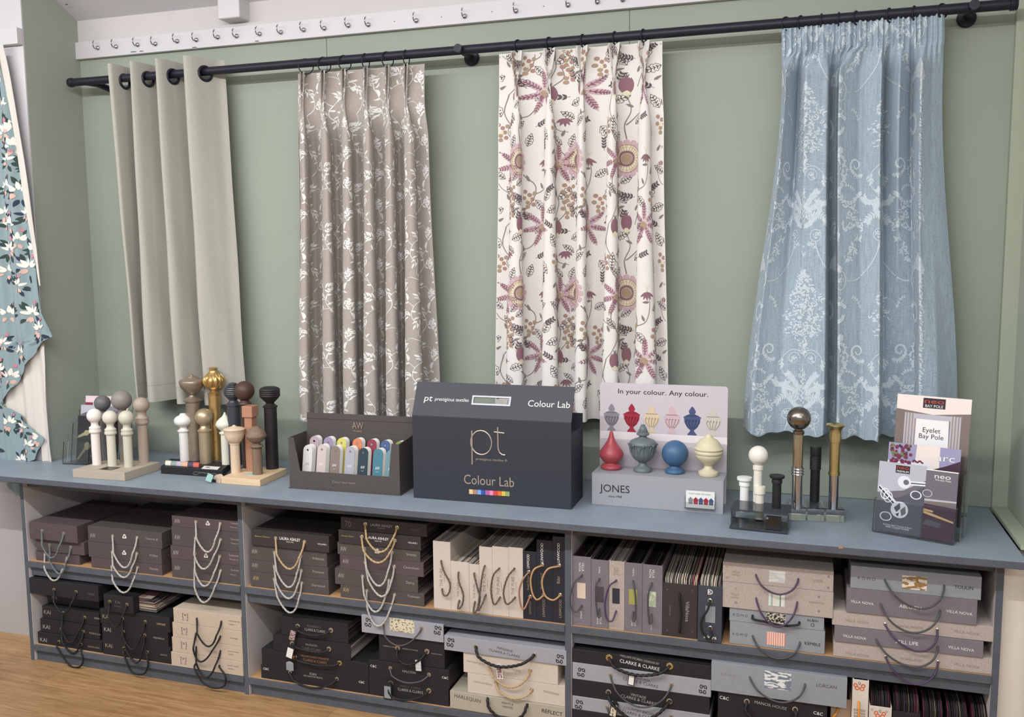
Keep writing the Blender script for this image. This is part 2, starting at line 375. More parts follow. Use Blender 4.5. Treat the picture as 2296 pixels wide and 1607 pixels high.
# ---------------------------------------------------------------- curtain pole
YP, ZP, RP = -.12, 2.476, .0168
xa, xb = at(157, 183, y=YP)[0], at(2270, 7, y=YP)[0]
cp = thing('curtain_pole', ((xa+xb)/2, YP, ZP), 'long matt black curtain pole on round brackets across the green wall', 'curtain pole')
obj('pole', MB().lathe([(RP, 0), (RP, xb-xa)], (xa, YP, ZP), 28, axis='x'), 'black_pole', cp)
obj('end_cap', MB().lathe([(.0, -.010), (.012, -.009), (.018, -.004), (.0195, 0), (.0195, .014), (.018, .018), (.0165, .019)], (xa, YP, ZP), 28, axis='x'), 'black_pole', cp)
obj('end_cap', MB().lathe([(.0168, -.008), (.020, -.006), (.020, .012), (.0185, .015), (0, .016)], (xb, YP, ZP), 28, axis='x'), 'black_pole', cp)
for i, px in enumerate((1034, 2181, 199)):
    x = at(px, (119, 8, 182)[i], y=YP)[0]
    if i < 2:
        bk = obj('bracket', MB().lathe([(.012, .001), (.012, .10)], (x, 0, ZP-.003), 24, axis='y')
                 .lathe([(.0, -.002), (.0145, -.001), (.0155, .003), (.0155, .020), (.0, .020)][::-1], (x, YP-.018, ZP), 24, axis='y'), 'black_pole', cp)
        obj('wall_rose', MB().lathe([(.030, .001), (.030, .010), (.027, .014), (.012, .018)], (x, 0, ZP-.006), 28, axis='y'), 'black_pole', bk)
    else:
        bk = obj('bracket', MB().tube([(x-.02, YP, ZP), (x+.03, YP+.02, ZP-.012), (x+.05, -.01, ZP-.03)], [.017, .013, .014], 14), 'black_pole', cp)
        obj('wall_rose', MB().lathe([(.028, .001), (.028, .010), (.020, .016)], (x+.05, 0, ZP-.03), 24, axis='y'), 'black_pole', bk)

# ---------------------------------------------------------------- cloth
class Cloth:
    """rows of control points (x,y) at several heights z; s runs along the cloth in metres"""
    def __init__(s, rows, ref=1, sub=16, ztop_fn=None):
        s.z = np.array([r[0] for r in rows]); o = np.argsort(s.z); s.z = s.z[o]
        K = len(rows[0][1]); P = np.array([rows[i][1] for i in o])
        n = (K-1)*sub+1; k = np.linspace(0, K-1, n); out = np.zeros((len(rows), n, 2))
        Pe = np.concatenate([2*P[:, :1]-P[:, 1:2], P, 2*P[:, -1:]-P[:, -2:-1]], axis=1)
        i = np.minimum(k.astype(int), K-2); t = (k-i)[None, :, None]
        p0, p1, p2, p3 = Pe[:, i], Pe[:, i+1], Pe[:, i+2], Pe[:, i+3]
        out = .5*((2*p1)+(-p0+p2)*t+(2*p0-5*p1+4*p2-p3)*t*t+(-p0+3*p1-3*p2+p3)*t**3)
        s.P = out; ri = list(o).index(ref)
        d = np.linalg.norm(np.diff(out[ri], axis=0), axis=1); s.s = np.concatenate([[0], np.cumsum(d)]); s.L = s.s[-1]
        s.z0, s.z1 = s.z[0], s.z[-1]; s.bulge = None
    def ev(s, a, z):
        a = np.asarray(a, float); z = np.asarray(z, float)
        k = np.interp(a, s.s, np.arange(len(s.s))); i = np.minimum(k.astype(int), len(s.s)-2); f = k-i
        j = np.clip(np.searchsorted(s.z, z)-1, 0, len(s.z)-2); g = np.clip((z-s.z[j])/(s.z[j+1]-s.z[j]), 0, 1); g = g*g*(3-2*g) if len(s.z) > 2 else g
        def P(j): return s.P[j, i]*(1-f)[..., None]+s.P[j, i+1]*f[..., None]
        q = P(j)*(1-g)[..., None]+P(j+1)*g[..., None]
        r = np.stack([q[..., 0], q[..., 1], z], -1)
        if s.bulge is not None: r = s.bulge(r, a, z)
        return r
    def pos(s, a, z, off=0.0):
        p = s.ev(a, z)
        if np.any(off):
            e = .0015; pa = s.ev(np.asarray(a)+e, z)-s.ev(np.asarray(a)-e, z); pz = s.ev(a, np.asarray(z)+e)-s.ev(a, np.asarray(z)-e)
            n = np.cross(pa, pz); n /= np.linalg.norm(n, axis=-1)[..., None]+1e-12
            p = p+n*np.asarray(off)[..., None] if np.ndim(off) else p+n*off
        return p
    def sheet(s, mb, nc=420, nr=90, thick=.0012, mi=0):
        A, Z = np.meshgrid(np.linspace(0, s.L, nc), np.linspace(s.z0, s.z1, nr))
        V = s.pos(A, Z); B = s.pos(A, Z, -thick*2)
        idx = np.arange(nc*nr).reshape(nr, nc)
        q = np.stack([idx[:-1, :-1], idx[:-1, 1:], idx[1:, 1:], idx[1:, :-1]], -1).reshape(-1, 4)
        mb.add(V.reshape(-1, 3), [tuple(r) for r in q], mi)
        mb.add(B.reshape(-1, 3), [tuple(r[::-1]) for r in q], mi)
        # close the edges
        base = len(mb.v)-2*nc*nr; N = nc*nr; fs = []
        def edge(seq):
            for u, w in zip(seq[:-1], seq[1:]): fs.append((u, u+N, w+N, w))
        edge(list(idx[0])); edge(list(idx[-1])[::-1]); edge(list(idx[:, 0])[::-1]); edge(list(idx[:, -1]))
        mb.f += [tuple(int(i)+base for i in f) for f in fs]; mb.m += [mi]*len(fs)

class Motif:
    """embroidery drawn in cloth coordinates"""
    def __init__(s): s.strips = []
    def strip(s, pts, wid, mi, lay=0, na=2):
        P = np.array(pts, float)
        w = np.array(wid if hasattr(wid, '__len__') else [wid]*len(P), float)
        T = np.gradient(P, axis=0); T /= np.linalg.norm(T, axis=1)[:, None]+1e-12; Nn = np.stack([-T[:, 1], T[:, 0]], 1)
        G = np.stack([P+Nn*(w*(2*k/na-1)/2)[:, None] for k in range(na+1)], 1)     # n x (na+1) x 2
        s.strips.append((G, mi, lay))
    def stem(s, ctrl, w, mi, lay=0, n=None):
        C = np.array(ctrl, float); C2 = np.concatenate([[2*C[0]-C[1]], C, [2*C[-1]-C[-2]]]); out = []
        n = n or 7
        for i in range(len(C)-1):
            p0, p1, p2, p3 = C2[i:i+4]
            for t in np.linspace(0, 1, n, endpoint=False): out.append(.5*((2*p1)+(-p0+p2)*t+(2*p0-5*p1+4*p2-p3)*t*t+(-p0+3*p1-3*p2+p3)*t**3))
        out.append(C[-1]); ww = np.linspace(w, w*.55, len(out)); s.strip(out, ww, mi, lay, 1); return np.array(out)
    def leaf(s, p, ang, L, w, mi, curl=0.0, lay=0, n=7, vein=None):
        t = np.linspace(0, 1, n); a = ang+curl*t; d = np.stack([np.cos(a), np.sin(a)], 1)*(L/(n-1)); P = np.array(p)+np.concatenate([[[0, 0]], np.cumsum(d[:-1], 0)])
        prof = np.sin(PI*np.clip(t, 0, 1)**.75)**.8*w+.0006
        s.strip(P, prof, mi, lay, 2)
        if vein is not None: s.strip(P, .0011, vein, lay+1, 1)
        return P
    def outline(s, p, ang, L, w, mi, curl=0.0, lay=0, th=.0016, n=12, lobes=0, vein=True):
        t = np.linspace(0, 1, n); a = ang+curl*t; d = np.stack([np.cos(a), np.sin(a)], 1)*(L/(n-1)); P = np.array(p)+np.concatenate([[[0, 0]], np.cumsum(d[:-1], 0)])
        Nn = np.stack([-np.sin(a), np.cos(a)], 1); pr = np.sin(PI*t**.8)*w/2
        if lobes: pr = pr*(1+.22*np.cos(2*PI*lobes*t))
        for sg in (-1, 1): s.strip(P+Nn*(pr*sg)[:, None], th, mi, lay, 1)
        if vein:
            s.strip(P[:-2], th*1.2, mi, lay, 1)
            for k in range(2, n-3, 2):
                for sg in (-1, 1):
                    q = P[k]; e = P[k+1]+Nn[k]*pr[k]*.75*sg; s.strip([q, (q+e)/2, e], th*1.7, mi, lay, 1)
    def disc(s, p, r, mi, lay=0, n=10, r0=0.0):
        a = np.linspace(0, 2*PI, n+1); G = np.stack([np.stack([p[0]+rr*np.cos(a), p[1]+rr*np.sin(a)], 1) for rr in (max(r0, 1e-5), (r0+r)/2, r)], 1)
        s.strips.append((G, mi, lay))
    def stamp(s, mb, cl, dx, dz, off=.0009, flip=False):
        for G, mi, lay in s.strips:
            A = (-G[..., 0] if flip else G[..., 0])+dx; Z = G[..., 1]+dz
            if A.max() < 0 or A.min() > cl.L or Z.max() < cl.z0+.004 or Z.min() > cl.z1-.002: continue
            ok = (A >= .001) & (A <= cl.L-.001) & (Z >= cl.z0+.003) & (Z <= cl.z1-.002)
            V = cl.pos(np.clip(A, 0, cl.L), np.clip(Z, cl.z0, cl.z1), off+.00035*lay); n, m_ = A.shape
            idx = np.arange(n*m_).reshape(n, m_); fs = []
            for i in range(n-1):
                for j in range(m_-1):
                    if ok[i, j] and ok[i+1, j] and ok[i, j+1] and ok[i+1, j+1]:
                        f = (idx[i, j], idx[i+1, j], idx[i+1, j+1], idx[i, j+1]); fs.append(f if flip else f[::-1])
            if fs: mb.add(V.reshape(-1, 3), [tuple(int(q) for q in f) for f in fs], mi)

def row(py_ref, pts, zval=None):
    """pts: (px, y) seen at picture height py_ref -> (x, y)"""
    out = []
    for px, y in pts:
        out.append((at(px, py_ref, y=y)[0], y))
    return out
# ---------------------------------------------------------------- curtain fabrics
weave('linen_grey', (168, 166, 157), .14, 480)
weave('linen_seam', (150, 146, 138), .1, 420)
weave('taupe_cloth', (160, 152, 145), .14, 300)
weave('white_thread', (216, 216, 214), .05, 900, bump=.5)
weave('cream_cloth', (212, 209, 205), .05, 700)
weave('thread_grey', (128, 118, 112), .08, 900, bump=.4); weave('thread_dark', (92, 80, 82), .08, 900, bump=.4)
weave('thread_plum', (132, 98, 106), .12, 900, bump=.4); weave('thread_mauve', (188, 160, 168), .1, 900, bump=.4)
weave('thread_gold', (208, 200, 176), .08, 900, bump=.4); weave('thread_tan', (160, 138, 118), .1, 900, bump=.4); weave('thread_rust', (160, 128, 116), .1, 900, bump=.4)
weave('blue_cloth', (150, 166, 178), .24, 300, stretch=(1, 1, .05), bump=.5)
weave('blue_thread', (192, 202, 210), .14, 500, bump=.6)
weave('aqua_cloth', (134, 152, 156), .10, 600); weave('lining', (206, 200, 192), .06, 600)
mat('petal_white', (226, 222, 212), .8); mat('leaf_green', (46, 66, 62), .8); mat('leaf_navy', (44, 52, 76), .8)
mat('petal_pink', (206, 172, 160), .8); mat('petal_rose', (190, 124, 140), .8)

def xyz(px, py, y): return at(px, py, y=y)
def find_s(cl, px, py, y=-.15):
    z = at(px, py, y=y)[2]; a = np.linspace(.002, cl.L-.002, 1500); P = cl.pos(a, np.full_like(a, z))
    d = (P-CAM) @ RM.T; q = 1148+FOC*d[:, 0]/d[:, 2]; e = np.abs(q-px)+(d[:, 2]-d[:, 2].min())*30*(np.abs(q-px) < 6)
    return a[int(np.argmin(e))], z

# --- curtain 1: plain linen, eyelets
z1, z0 = 2.528, 1.085
top = [(241, -.178), (251, -.170), (276, -.115), (299, -.055), (301, -.125), (291, -.186), (303, -.176), (330, -.118), (357, -.055), (359, -.125), (348, -.190), (361, -.180), (390, -.118), (420, -.055), (423, -.125), (411, -.196), (427, -.186), (462, -.125), (488, -.08), (504, -.065)]
bot = [(303, -.178), (308, -.170), (318, -.13), (332, -.07), (335, -.13), (327, -.186), (342, -.182), (368, -.135), (400, -.07), (404, -.13), (396, -.190), (412, -.184), (436, -.135), (464, -.07), (467, -.13), (457, -.196), (480, -.188), (512, -.15), (535, -.115), (554, -.09)]
c1 = Cloth([(z1, row(150, top)), (z0, row(860, bot))], ref=1, sub=16)
def b1(r, a, z):
    r = r.copy(); t = (z-z0)/(z1-z0); r[..., 1] += .008*np.sin(a*26+2)*(1-t); r[..., 0] += .003*np.sin(a*40+z*9)*(1-t); return r
c1.bulge = b1
cb = MB(); c1.sheet(cb, 520, 110, .0012)
eye = []
for px in (280, 332, 388, 460):
    a = np.linspace(.002, c1.L-.002, 3000); P = c1.pos(a, np.full_like(a, ZP-.012)); d = (P-CAM) @ RM.T; q = 1148+FOC*d[:, 0]/d[:, 2]
    ok = np.abs(P[:, 1]-YP) < .012; e = np.where(ok, np.abs(q-px), 1e3); k = int(np.argmin(e)); n = P[min(k+12, 2999)]-P[max(k-12, 0)]; n /= np.linalg.norm(n)
    eye.append((P[k], n, a[k]))
V = np.array(cb.v); kf = []; km = []
for f, mi in zip(cb.f, cb.m):
    c = V[list(f)].mean(0)
    if any(np.linalg.norm(c-E[0]) < .027 for E in eye): continue
    kf.append(f); km.append(mi)
cb.f, cb.m = kf, km
for zz in (z0+.072,):
    mo = Motif(); mo.strip([(q, zz) for q in np.linspace(.004, c1.L-.004, 260)], .0022, 1, 0, 1); mo.stamp(cb, c1, 0, 0, .0004)
t = thing('eyelet_curtain', (float(V[:, 0].mean()), YP, z0), 'plain pale grey linen curtain hung from large black eyelets at the left', 'curtain', 'curtains on the black pole')
obj('cloth', cb, ['linen_grey', 'linen_seam'], t, smooth=60)
for P0, n, a in eye:
    u = n; w = np.array([0, 0, 1.0]); pts = [P0+.0285*(math.cos(q)*u+math.sin(q)*w) for q in np.linspace(0, 2*PI, 40, endpoint=False)]
    obj('eyelet', MB().tube(pts, .0058, 10, closed=True), 'black_pole', t)

# --- pinch pleated curtains
def pinch(cs, low, ztop, zpin, zmid, zbot, eL, eR, py, tw=6, yt=-.115, dp=1.0):
    """cs: pleat pixel centres at top; low: (left,right) of each front fold below; eL,eR edges (top px, bottom px)"""
    T = [(eL[0], yt)]; Pn = [(eL[0], yt)]; Mi = [(eL[0]*.75+eL[1]*.25, -.12)]; B = [(eL[1], -.12)]
    for i, (c, (l, r)) in enumerate(zip(cs, low)):
        T += [(c-tw, yt), (c-tw*.8, yt-.034), (c, yt-.006), (c+tw*.9, yt-.034), (c+tw*1.15, yt)]
        Pn += [(c-3, yt-.004), (c-3, yt-.018), (c, yt-.014), (c+3, yt-.018), (c+3.2, yt-.004)]
        k = .42
        def mx(a, b): return a*k+b*(1-k)
        w = (r-l)
        B += [(l+3, -.09), (l, -.172), ((l+r)/2, -.190), (r, -.168), (r+5, -.075)]
        Mi += [(mx(l, c-6)+2, -.11), (mx(l, c-6), -.15), (c*.58+.42*(l+r)/2, -.172), (mx(r, c+7), -.148), (mx(r, c+7)+4, -.09)]
        if i < len(cs)-1:
            m1 = (c+cs[i+1])/2; m2 = (r+low[i+1][0])/2+3
            T.append((m1, yt+.008)); Pn.append((m1, yt+.01)); Mi.append(((m1+m2)/2, -.06)); B.append((m2, -.038))
    T.append((eR[0], yt)); Pn.append((eR[0], yt)); Mi.append((eR[0]*.75+eR[1]*.25, -.115)); B.append((eR[1], -.12))
    B = [(p, -.14+(y+.14)*dp) for p, y in B]; Mi = [(p, -.13+(y+.13)*dp) for p, y in Mi]
    return Cloth([(ztop, row(py[0], T)), (zpin, row(py[1], Pn)), (zmid, row(py[2], Mi)), (zbot, row(py[3], B))], ref=3, sub=10)

# --- curtain 2: taupe with white leaf embroidery
c2 = pinch([677, 723, 770, 820, 868, 910], [(672, 694), (725, 752), (770, 800), (816, 846), (866, 893), (910, 948)],
           2.438, at(769, 234, y=-.13)[2], at(780, 330, y=-.13)[2], 1.035, (668, 673), (952, 988), (160, 234, 330, 900), tw=5, dp=.92)
mo = Motif(); rnd = random.Random(3)
def spray(p, ang, sc=1.0, n=5, mi=1):
    A = .040*sc; c, q = math.cos(ang), math.sin(ang); mo.strip([p, (p[0]+A*c, p[1]+A*q)], .0022, mi, 0, 1)
    mo.leaf((p[0]+A*c, p[1]+A*q), ang, .024*sc, .0080*sc, mi)
    for k in range(n//2):
        for sg in (-1, 1):
            f = .12+.88*(k+.45*(sg > 0))/(n//2); mo.leaf((p[0]+A*f*c+.002*math.cos(ang+sg), p[1]+A*f*q+.002*math.sin(ang+sg)), ang+sg*(1.05-.3*f), (.027-.006*f)*sc, .0066*sc, mi, curl=-sg*.9)
def vine(ox, oz, sg=1):
    q = mo.stem([(ox, oz), (ox+sg*.028, oz+.035), (ox+sg*.020, oz+.075), (ox-sg*.012, oz+.105), (ox-sg*.030, oz+.140), (ox-sg*.012, oz+.175), (ox+sg*.006, oz+.205), (ox, oz+.238)], .0030, 1)
    spray((ox+sg*.028, oz+.035), PI/2-sg*1.35, 1.0, 5); spray((ox-sg*.03, oz+.14), PI/2+sg*1.2, 1.05, 6)
    q2 = mo.stem([(ox+sg*.020, oz+.075), (ox+sg*.045, oz+.098), (ox+sg*.058, oz+.128)], .0026, 1); spray((ox+sg*.058, oz+.128), PI/2-sg*.1, .95, 5)
    q3 = mo.stem([(ox-sg*.012, oz+.105), (ox-sg*.045, oz+.098), (ox-sg*.066, oz+.075)], .0024, 1); spray((ox-sg*.066, oz+.075), -PI/2-sg*.5, .9, 5)
    q4 = mo.stem([(ox-sg*.012, oz+.175), (ox+sg*.03, oz+.19), (ox+sg*.052, oz+.178)], .0024, 1); spray((ox+sg*.05, oz+.178), -sg*.4+(0 if sg > 0 else PI), .75, 4)
    for (dx, dz, a) in ((.012, .055, 0.2), (.004, .09, 2.6), (-.02, .12, .4), (-.024, .158, 0.1), (.0, .192, 2.4), (.04, .093, -.3), (-.04, .1, 1.9), (-.055, .085, 2.9)):
        mo.leaf((ox+sg*dx, oz+dz), a if sg > 0 else PI-a, .020, .007, 1)
    mo.leaf((ox+sg*.045, oz+.10), PI/2+sg*.2, .034, .012, 1, curl=-sg*1.6)
vine(0, 0, 1); vine(.131, .118, -1)
b = MB(); c2.sheet(b, 620, 110)
mo.strips = [(G*np.array([1.25, 1.0]), mi, lay) for G, mi, lay in mo.strips]
for i in range(-1, int(c2.L/.25)+2):
    for j in range(-2, 8): mo.stamp(b, c2, i*.25+.05, 1.0+j*.238+(i % 3)*.079)
t = thing('pleated_curtain', (at(815, 160, y=YP)[0], YP, 1.035), 'taupe pinch-pleated curtain covered in white trailing leaves', 'curtain', 'curtains on the black pole')
obj('cloth', b, ['taupe_cloth', 'white_thread'], t, smooth=60)
C2T = t

# --- curtain 3: cream with plum and mauve flowers
c3 = pinch([1157, 1231, 1304, 1376, 1443], [(1135, 1172), (1215, 1249), (1289, 1314), (1350, 1384), (1424, 1470)],
           2.452, at(1300, 182, y=-.13)[2], at(1300, 300, y=-.13)[2], 1.085, (1119, 1110), (1485, 1498), (110, 182, 300, 880), tw=14, yt=-.112, dp=.62)
mo = Motif()
GR, DK, PL, MV, GD, TN, RS = 1, 2, 3, 4, 5, 6, 7
def rosette(x, z, r=.068):
    for k in range(16):
        a = 2*PI*k/16; c, q = math.cos(a), math.sin(a); mo.strip([(x+r*e*c, z+r*e*q) for e in (.62, .75, .9, .97, 1.0)], [r*.22, r*.29, r*.31, r*.24, r*.08], MV, 0, 2)
    mo.disc((x, z), r*.72, GD, 1, 24, r*.40); mo.disc((x, z), r*.74, TN, 2, 32, r*.69); mo.disc((x, z), r*.63, TN, 2, 32, r*.60)
    mo.disc((x, z), r*.42, PL, 2, 20, r*.30); mo.disc((x, z), r*.27, TN, 2, 14)
    for k in range(24):
        a = 2*PI*k/24; mo.strip([(x+r*.42*math.cos(a), z+r*.42*math.sin(a)), (x+r*.6*math.cos(a), z+r*.6*math.sin(a))], .0012, TN, 3, 1)
def star(x, z, L=.078):
    for k in range(7):
        a = PI/2+2*PI*k/7; mo.leaf((x+.006*math.cos(a), z+.006*math.sin(a)), a, L, .020, MV, lay=0)
        c, s_ = math.cos(a), math.sin(a)
        mo.strip([(x+.02*c, z+.02*s_), (x+L*.97*c, z+L*.97*s_)], .0022, PL, 1, 1)
        for j in range(2, 8):
            q = (x+L*j/8.2*c, z+L*j/8.2*s_); w = .011*math.sin(PI*(j-1)/8)
            for sg in (-1, 1): mo.strip([q, (q[0]+w*math.cos(a+sg*.9), q[1]+w*math.sin(a+sg*.9))], .0034, PL, 2, 1)
    for k in range(9): mo.strip([(x, z), (x+.02*math.cos(k*.7), z+.02*math.sin(k*.7))], .002, GD, 2, 1)
    mo.disc((x-.004, z-.006), .014, TN, 3, 12); mo.disc((x-.011, z-.018), .008, PL, 4, 10)
def bud(x, z):
    for k, a in enumerate((-.45, -.2, 0, .2, .45)): mo.leaf((x, z-.022), PI/2+a, .058, .018, PL, curl=-a*1.5, lay=1)
    mo.leaf((x, z-.03), PI/2, .02, .02, GD, lay=2)
    for a in (-.5, 0, .4): mo.strip([(x, z+.03), (x+.012*math.sin(a), z+.046)], .002, DK, 0, 1)
def berries(x, z):
    for i, (dx, dz) in enumerate(((0, 0), (.014, .012), (-.012, .016), (.006, .028), (.022, .034), (-.008, .04), (.0, -.016), (.018, -.008))): mo.disc((x+dx, z+dz), .0075, RS if i % 2 else TN, 1, 10)
    mo.disc((x+.004, z+.01), .006, GD, 2, 8)
def fleaf(x, z, a, L=.05, w=.022): mo.outline((x, z), a, L, w, DK, lobes=4)
def sleaf(x, z, a, L=.026): mo.leaf((x, z), a, L, .009, GR, n=5)
w3, h3 = .262, .488
def sprigs(x, z, a, n=4):
    c, s_ = math.cos(a), math.sin(a); mo.stem([(x, z), (x+.04*c, z+.04*s_)], .0018, GR)
    for k in range(n):
        for sg in (-1, 1): mo.leaf((x+.010*(k+1)*c, z+.010*(k+1)*s_), a+sg*.8, .014, .0062, DK, n=5)
rosette(0, 0)
mo.stem([(0, .07), (-.006, .12), (.012, .17), (0, .22)], .0040, GR); bud(0, .25)
mo.stem([(-.002, .12), (.05, .16), (.085, .175), (.12, .235)], .0038, GR); star(.131, .25)
mo.stem([(.06, -.045), (.10, -.09), (.085, -.15), (.045, -.20), (.03, -.238)], .0038, GR)
mo.stem([(-.06, .02), (-.09, .06), (-.105, .10)], .0026, GR)
mo.stem([(.09, -.12), (.135, -.10), (.15, -.04), (.14, .01)], .0032, GR)
for a in (-1.0, -.5, 0, .5, 1.0): mo.leaf((.14, .005), PI/2+a+PI, .03, .009, PL)
for a in (-.7, -.25, .25, .7): mo.strip([(.14, .012), (.14+.02*math.sin(a), .034)], .0014, GD, 0, 1)
mo.stem([(.0, .28), (-.03, .31), (-.05, .345)], .0026, GR); berries(-.055, .36); berries(.075, .34); berries(.17, -.17)
for q in ((.03, .12, .7), (-.03, .15, 2.5), (-.07, .06, 2.4, .055), (-.105, .09, 1.5, .06, .026), (.075, .06, 1.3, .05), (.055, -.19, -.4, .05, .024), (.10, -.14, -.9, .055, .026), (.16, -.06, .5, .05, .026), (-.04, -.10, -2.4, .06, .03), (.175, .12, -.9, .06, .03), (.0, -.16, 2.2, .055, .026), (.20, .34, 1.2, .06, .028), (.12, -.22, -2.0, .05, .022), (-.02, .40, .6, .05, .022)): fleaf(*q)
for q in ((.02, .18, 2.6), (.06, .155, 1.8), (.10, .20, .2), (.08, -.07, 1.9), (.07, -.17, 3.4), (-.03, .31, .3), (.13, -.10, 2.0), (.148, -.03, 3.2), (.03, .30, 1.0)): sleaf(*q)
sprigs(-.045, .23, 3.1); sprigs(.10, .13, .4); sprigs(.19, .03, 1.6); sprigs(.03, -.14, 2.9); sprigs(.2, -.12, .6); sprigs(.08, .27, 2.2, 3)
b = MB(); c3.sheet(b, 620, 110)
star(.31, -.01, .072); mo.stem([(.30, -.03), (.285, -.09), (.31, -.15), (.29, -.21), (.27, -.238)], .0036, GR); mo.stem([(.29, -.12), (.25, -.09), (.235, -.04)], .0026, GR)
mo.stem([(.27, .25), (.26, .18), (.30, .12), (.34, .105)], .0034, GR); bud(.30, .235); berries(.25, .10); berries(.335, -.19); mo.stem([(.30, .26), (.33, .30), (.32, .35)], .0028, GR)
for a in (-1.0, -.5, 0, .5, 1.0): mo.leaf((.33, .155), PI/2+a+PI, .03, .009, PL)
for q in ((.265, -.06, 2.5), (.345, -.12, -.5, .06, .03), (.25, .17, 2.0, .055, .028), (.345, .05, 1.2, .05, .026), (.35, .20, .4, .055, .026), (.26, -.17, 3.5, .055, .028), (.30, .36, 2.2), (.35, -.07, .9)): fleaf(*q)
for q in ((.235, .02, 1.0), (.28, -.14, 1.9), (.32, .09, 1.2), (.24, -.22, .6), (.37, .0, 2.0)): sleaf(*q)
sprigs(.36, .28, 1.8); sprigs(.24, .24, 2.6); sprigs(.37, -.22, 1.2, 3)
mo.strips = [(G*np.array([1.14, 1.0]), mi, lay) for G, mi, lay in mo.strips]
sr, zr = find_s(c3, 1405, 352, -.14); sr2, _ = find_s(c3, 1166, 355, -.14); w3 = (sr-sr2)/2; pass
for i in range(-6, 6):
    for j in range(-4, 3): mo.stamp(b, c3, sr+i*w3, zr+j*h3)
t = thing('pleated_curtain', (at(1302, 110, y=YP)[0], YP, 1.085), 'cream pinch-pleated curtain embroidered with plum flowers and grey stems', 'curtain', 'curtains on the black pole')
obj('cloth', b, ['cream_cloth', 'thread_grey', 'thread_dark', 'thread_plum', 'thread_mauve', 'thread_gold', 'thread_tan', 'thread_rust'], t, smooth=60)

# --- curtain 4: blue damask, pencil pleats
top4 = [(1754, -.11), (1762, -.155), (1792, -.085), (1806, -.165), (1857, -.15), (1864, -.075), (1879, -.09), (1883, -.165), (1930, -.12), (1977, -.155), (1982, -.085), (2018, -.15), (2045, -.085), (2066, -.165), (2090, -.13), (2114, -.11)]
bot4 = [(1667, -.11), (1684, -.175), (1745, -.145), (1800, -.14), (1846, -.17), (1858, -.075), (1872, -.10), (1877, -.19), (1930, -.155), (1969, -.18), (1976, -.095), (2008, -.085), (2048, -.11), (2058, -.175), (2100, -.165), (2146, -.11)]
def resamp(pts, K):
    P = np.array(pts); n = len(P); k = np.linspace(0, n-1, K); i = np.minimum(k.astype(int), n-2); t = k-i
    g = lambda c: np.interp(k, np.arange(n), P[:, c]); return [(float(a), float(c)) for a, c in zip(g(0), g(1))]
K4 = 61; rnd = random.Random(8)
dpf = lambda L: [(p, -.125+(y+.125)*1.35) for p, y in L]; top4 = dpf(top4); bot4 = dpf(bot4); T4 = resamp(top4, K4); B4 = resamp(bot4, K4)
xs = np.linspace(1754, 2117, K4); band = []
for k in range(K4): band.append((float(xs[k])+rnd.uniform(-1.8, 1.8), -.116-(.011 if k % 2 else 0)-.003*math.sin(k*.9)-rnd.uniform(0, .006)))
gather = [(.45*a[0]+.55*c[0], a[1]*.55+c[1]*.45-.002) for a, c in zip(band, T4)]
zt4 = 2.462
c4 = Cloth([(zt4, row(50, band)), (at(1930, 112, y=-.13)[2]+.016, row(100, band)), (at(1930, 122, y=-.13)[2], row(110, gather)), (at(1930, 160, y=-.13)[2], row(160, T4)), (1.078, row(960, B4))], ref=4, sub=8)
def b4(r, a, z):
    r = r.copy(); t = np.clip((1.25-z)/.17, 0, 1); r[..., 2] = r[..., 2]+.006*np.sin(a*38)*t+.004*np.sin(a*90)*t
    r[..., 1] += .005*np.sin(a*34+z*7)*np.clip((2.2-z), 0, 1); r[..., 2] = r[..., 2]+.012*np.clip((z-2.3)/.16, 0, 1)*(a/c4.L-.5)
    return r
c4.bulge = b4
mo = Motif(); rnd = random.Random(11)
def lf(x, z, a, L=.016, w=.006, curl=0): mo.leaf((x, z), a, L, w, 1, curl=curl, n=4)
def sym(fn):
    n = len(mo.strips); fn(); new = mo.strips[n:]
    for G, mi, lay in new: mo.strips.append(((G*np.array([-1, 1]))[::-1], mi, lay))
def bouquet(z0, h=.20, w=.075):
    for k in range(190):
        v = rnd.random(); prof = math.sin(PI*min(1, v*1.0+.08))**.7*(1-.35*v); x = rnd.uniform(-1, 1)*w*prof
        lf(x, z0+v*h, PI/2+x*14+rnd.uniform(-1.2, 1.2), rnd.uniform(.010, .020), rnd.uniform(.005, .009), rnd.uniform(-1, 1))
def spiral(cx, cz, r, turns, a0, sg, w=.0035):
    P = []
    for k in range(int(20*turns)+1):
        f = k/(20*turns); a = a0+sg*2*PI*turns*f; P.append((cx+r*(1-.75*f)*math.cos(a), cz+r*(1-.75*f)*math.sin(a)))
    mo.strip(P, list(np.linspace(w, w*.6, len(P))), 1, 0, 1); return P
def plume(pts, n=16, L=.022, w=.007):
    q = mo.stem(pts, .004, 1, n=8)
    for k in range(1, len(q)-1, max(1, len(q)//n)):
        a = math.atan2(q[k+1][1]-q[k][1], q[k+1][0]-q[k][0])
        for sg in (-1, 1): lf(q[k][0], q[k][1], a+sg*.8, L*rnd.uniform(.7, 1.1), w, sg*.6)
def beads(pts):
    P = np.array(pts); 
    for f in np.linspace(0, 1, 26):
        x = (1-f)**2*P[0]+2*f*(1-f)*P[1]+f*f*P[2]; mo.disc(x, .0028, 1, 0, 6)
def wreath(cx, cz, r):
    for k in range(20):
        a = 2*PI*k/20; lf(cx+r*math.cos(a), cz+r*math.sin(a), a+2.0, .014, .006); lf(cx+r*math.cos(a), cz+r*math.sin(a), a+1.1, .012, .005)
H4 = .62; D4 = .290
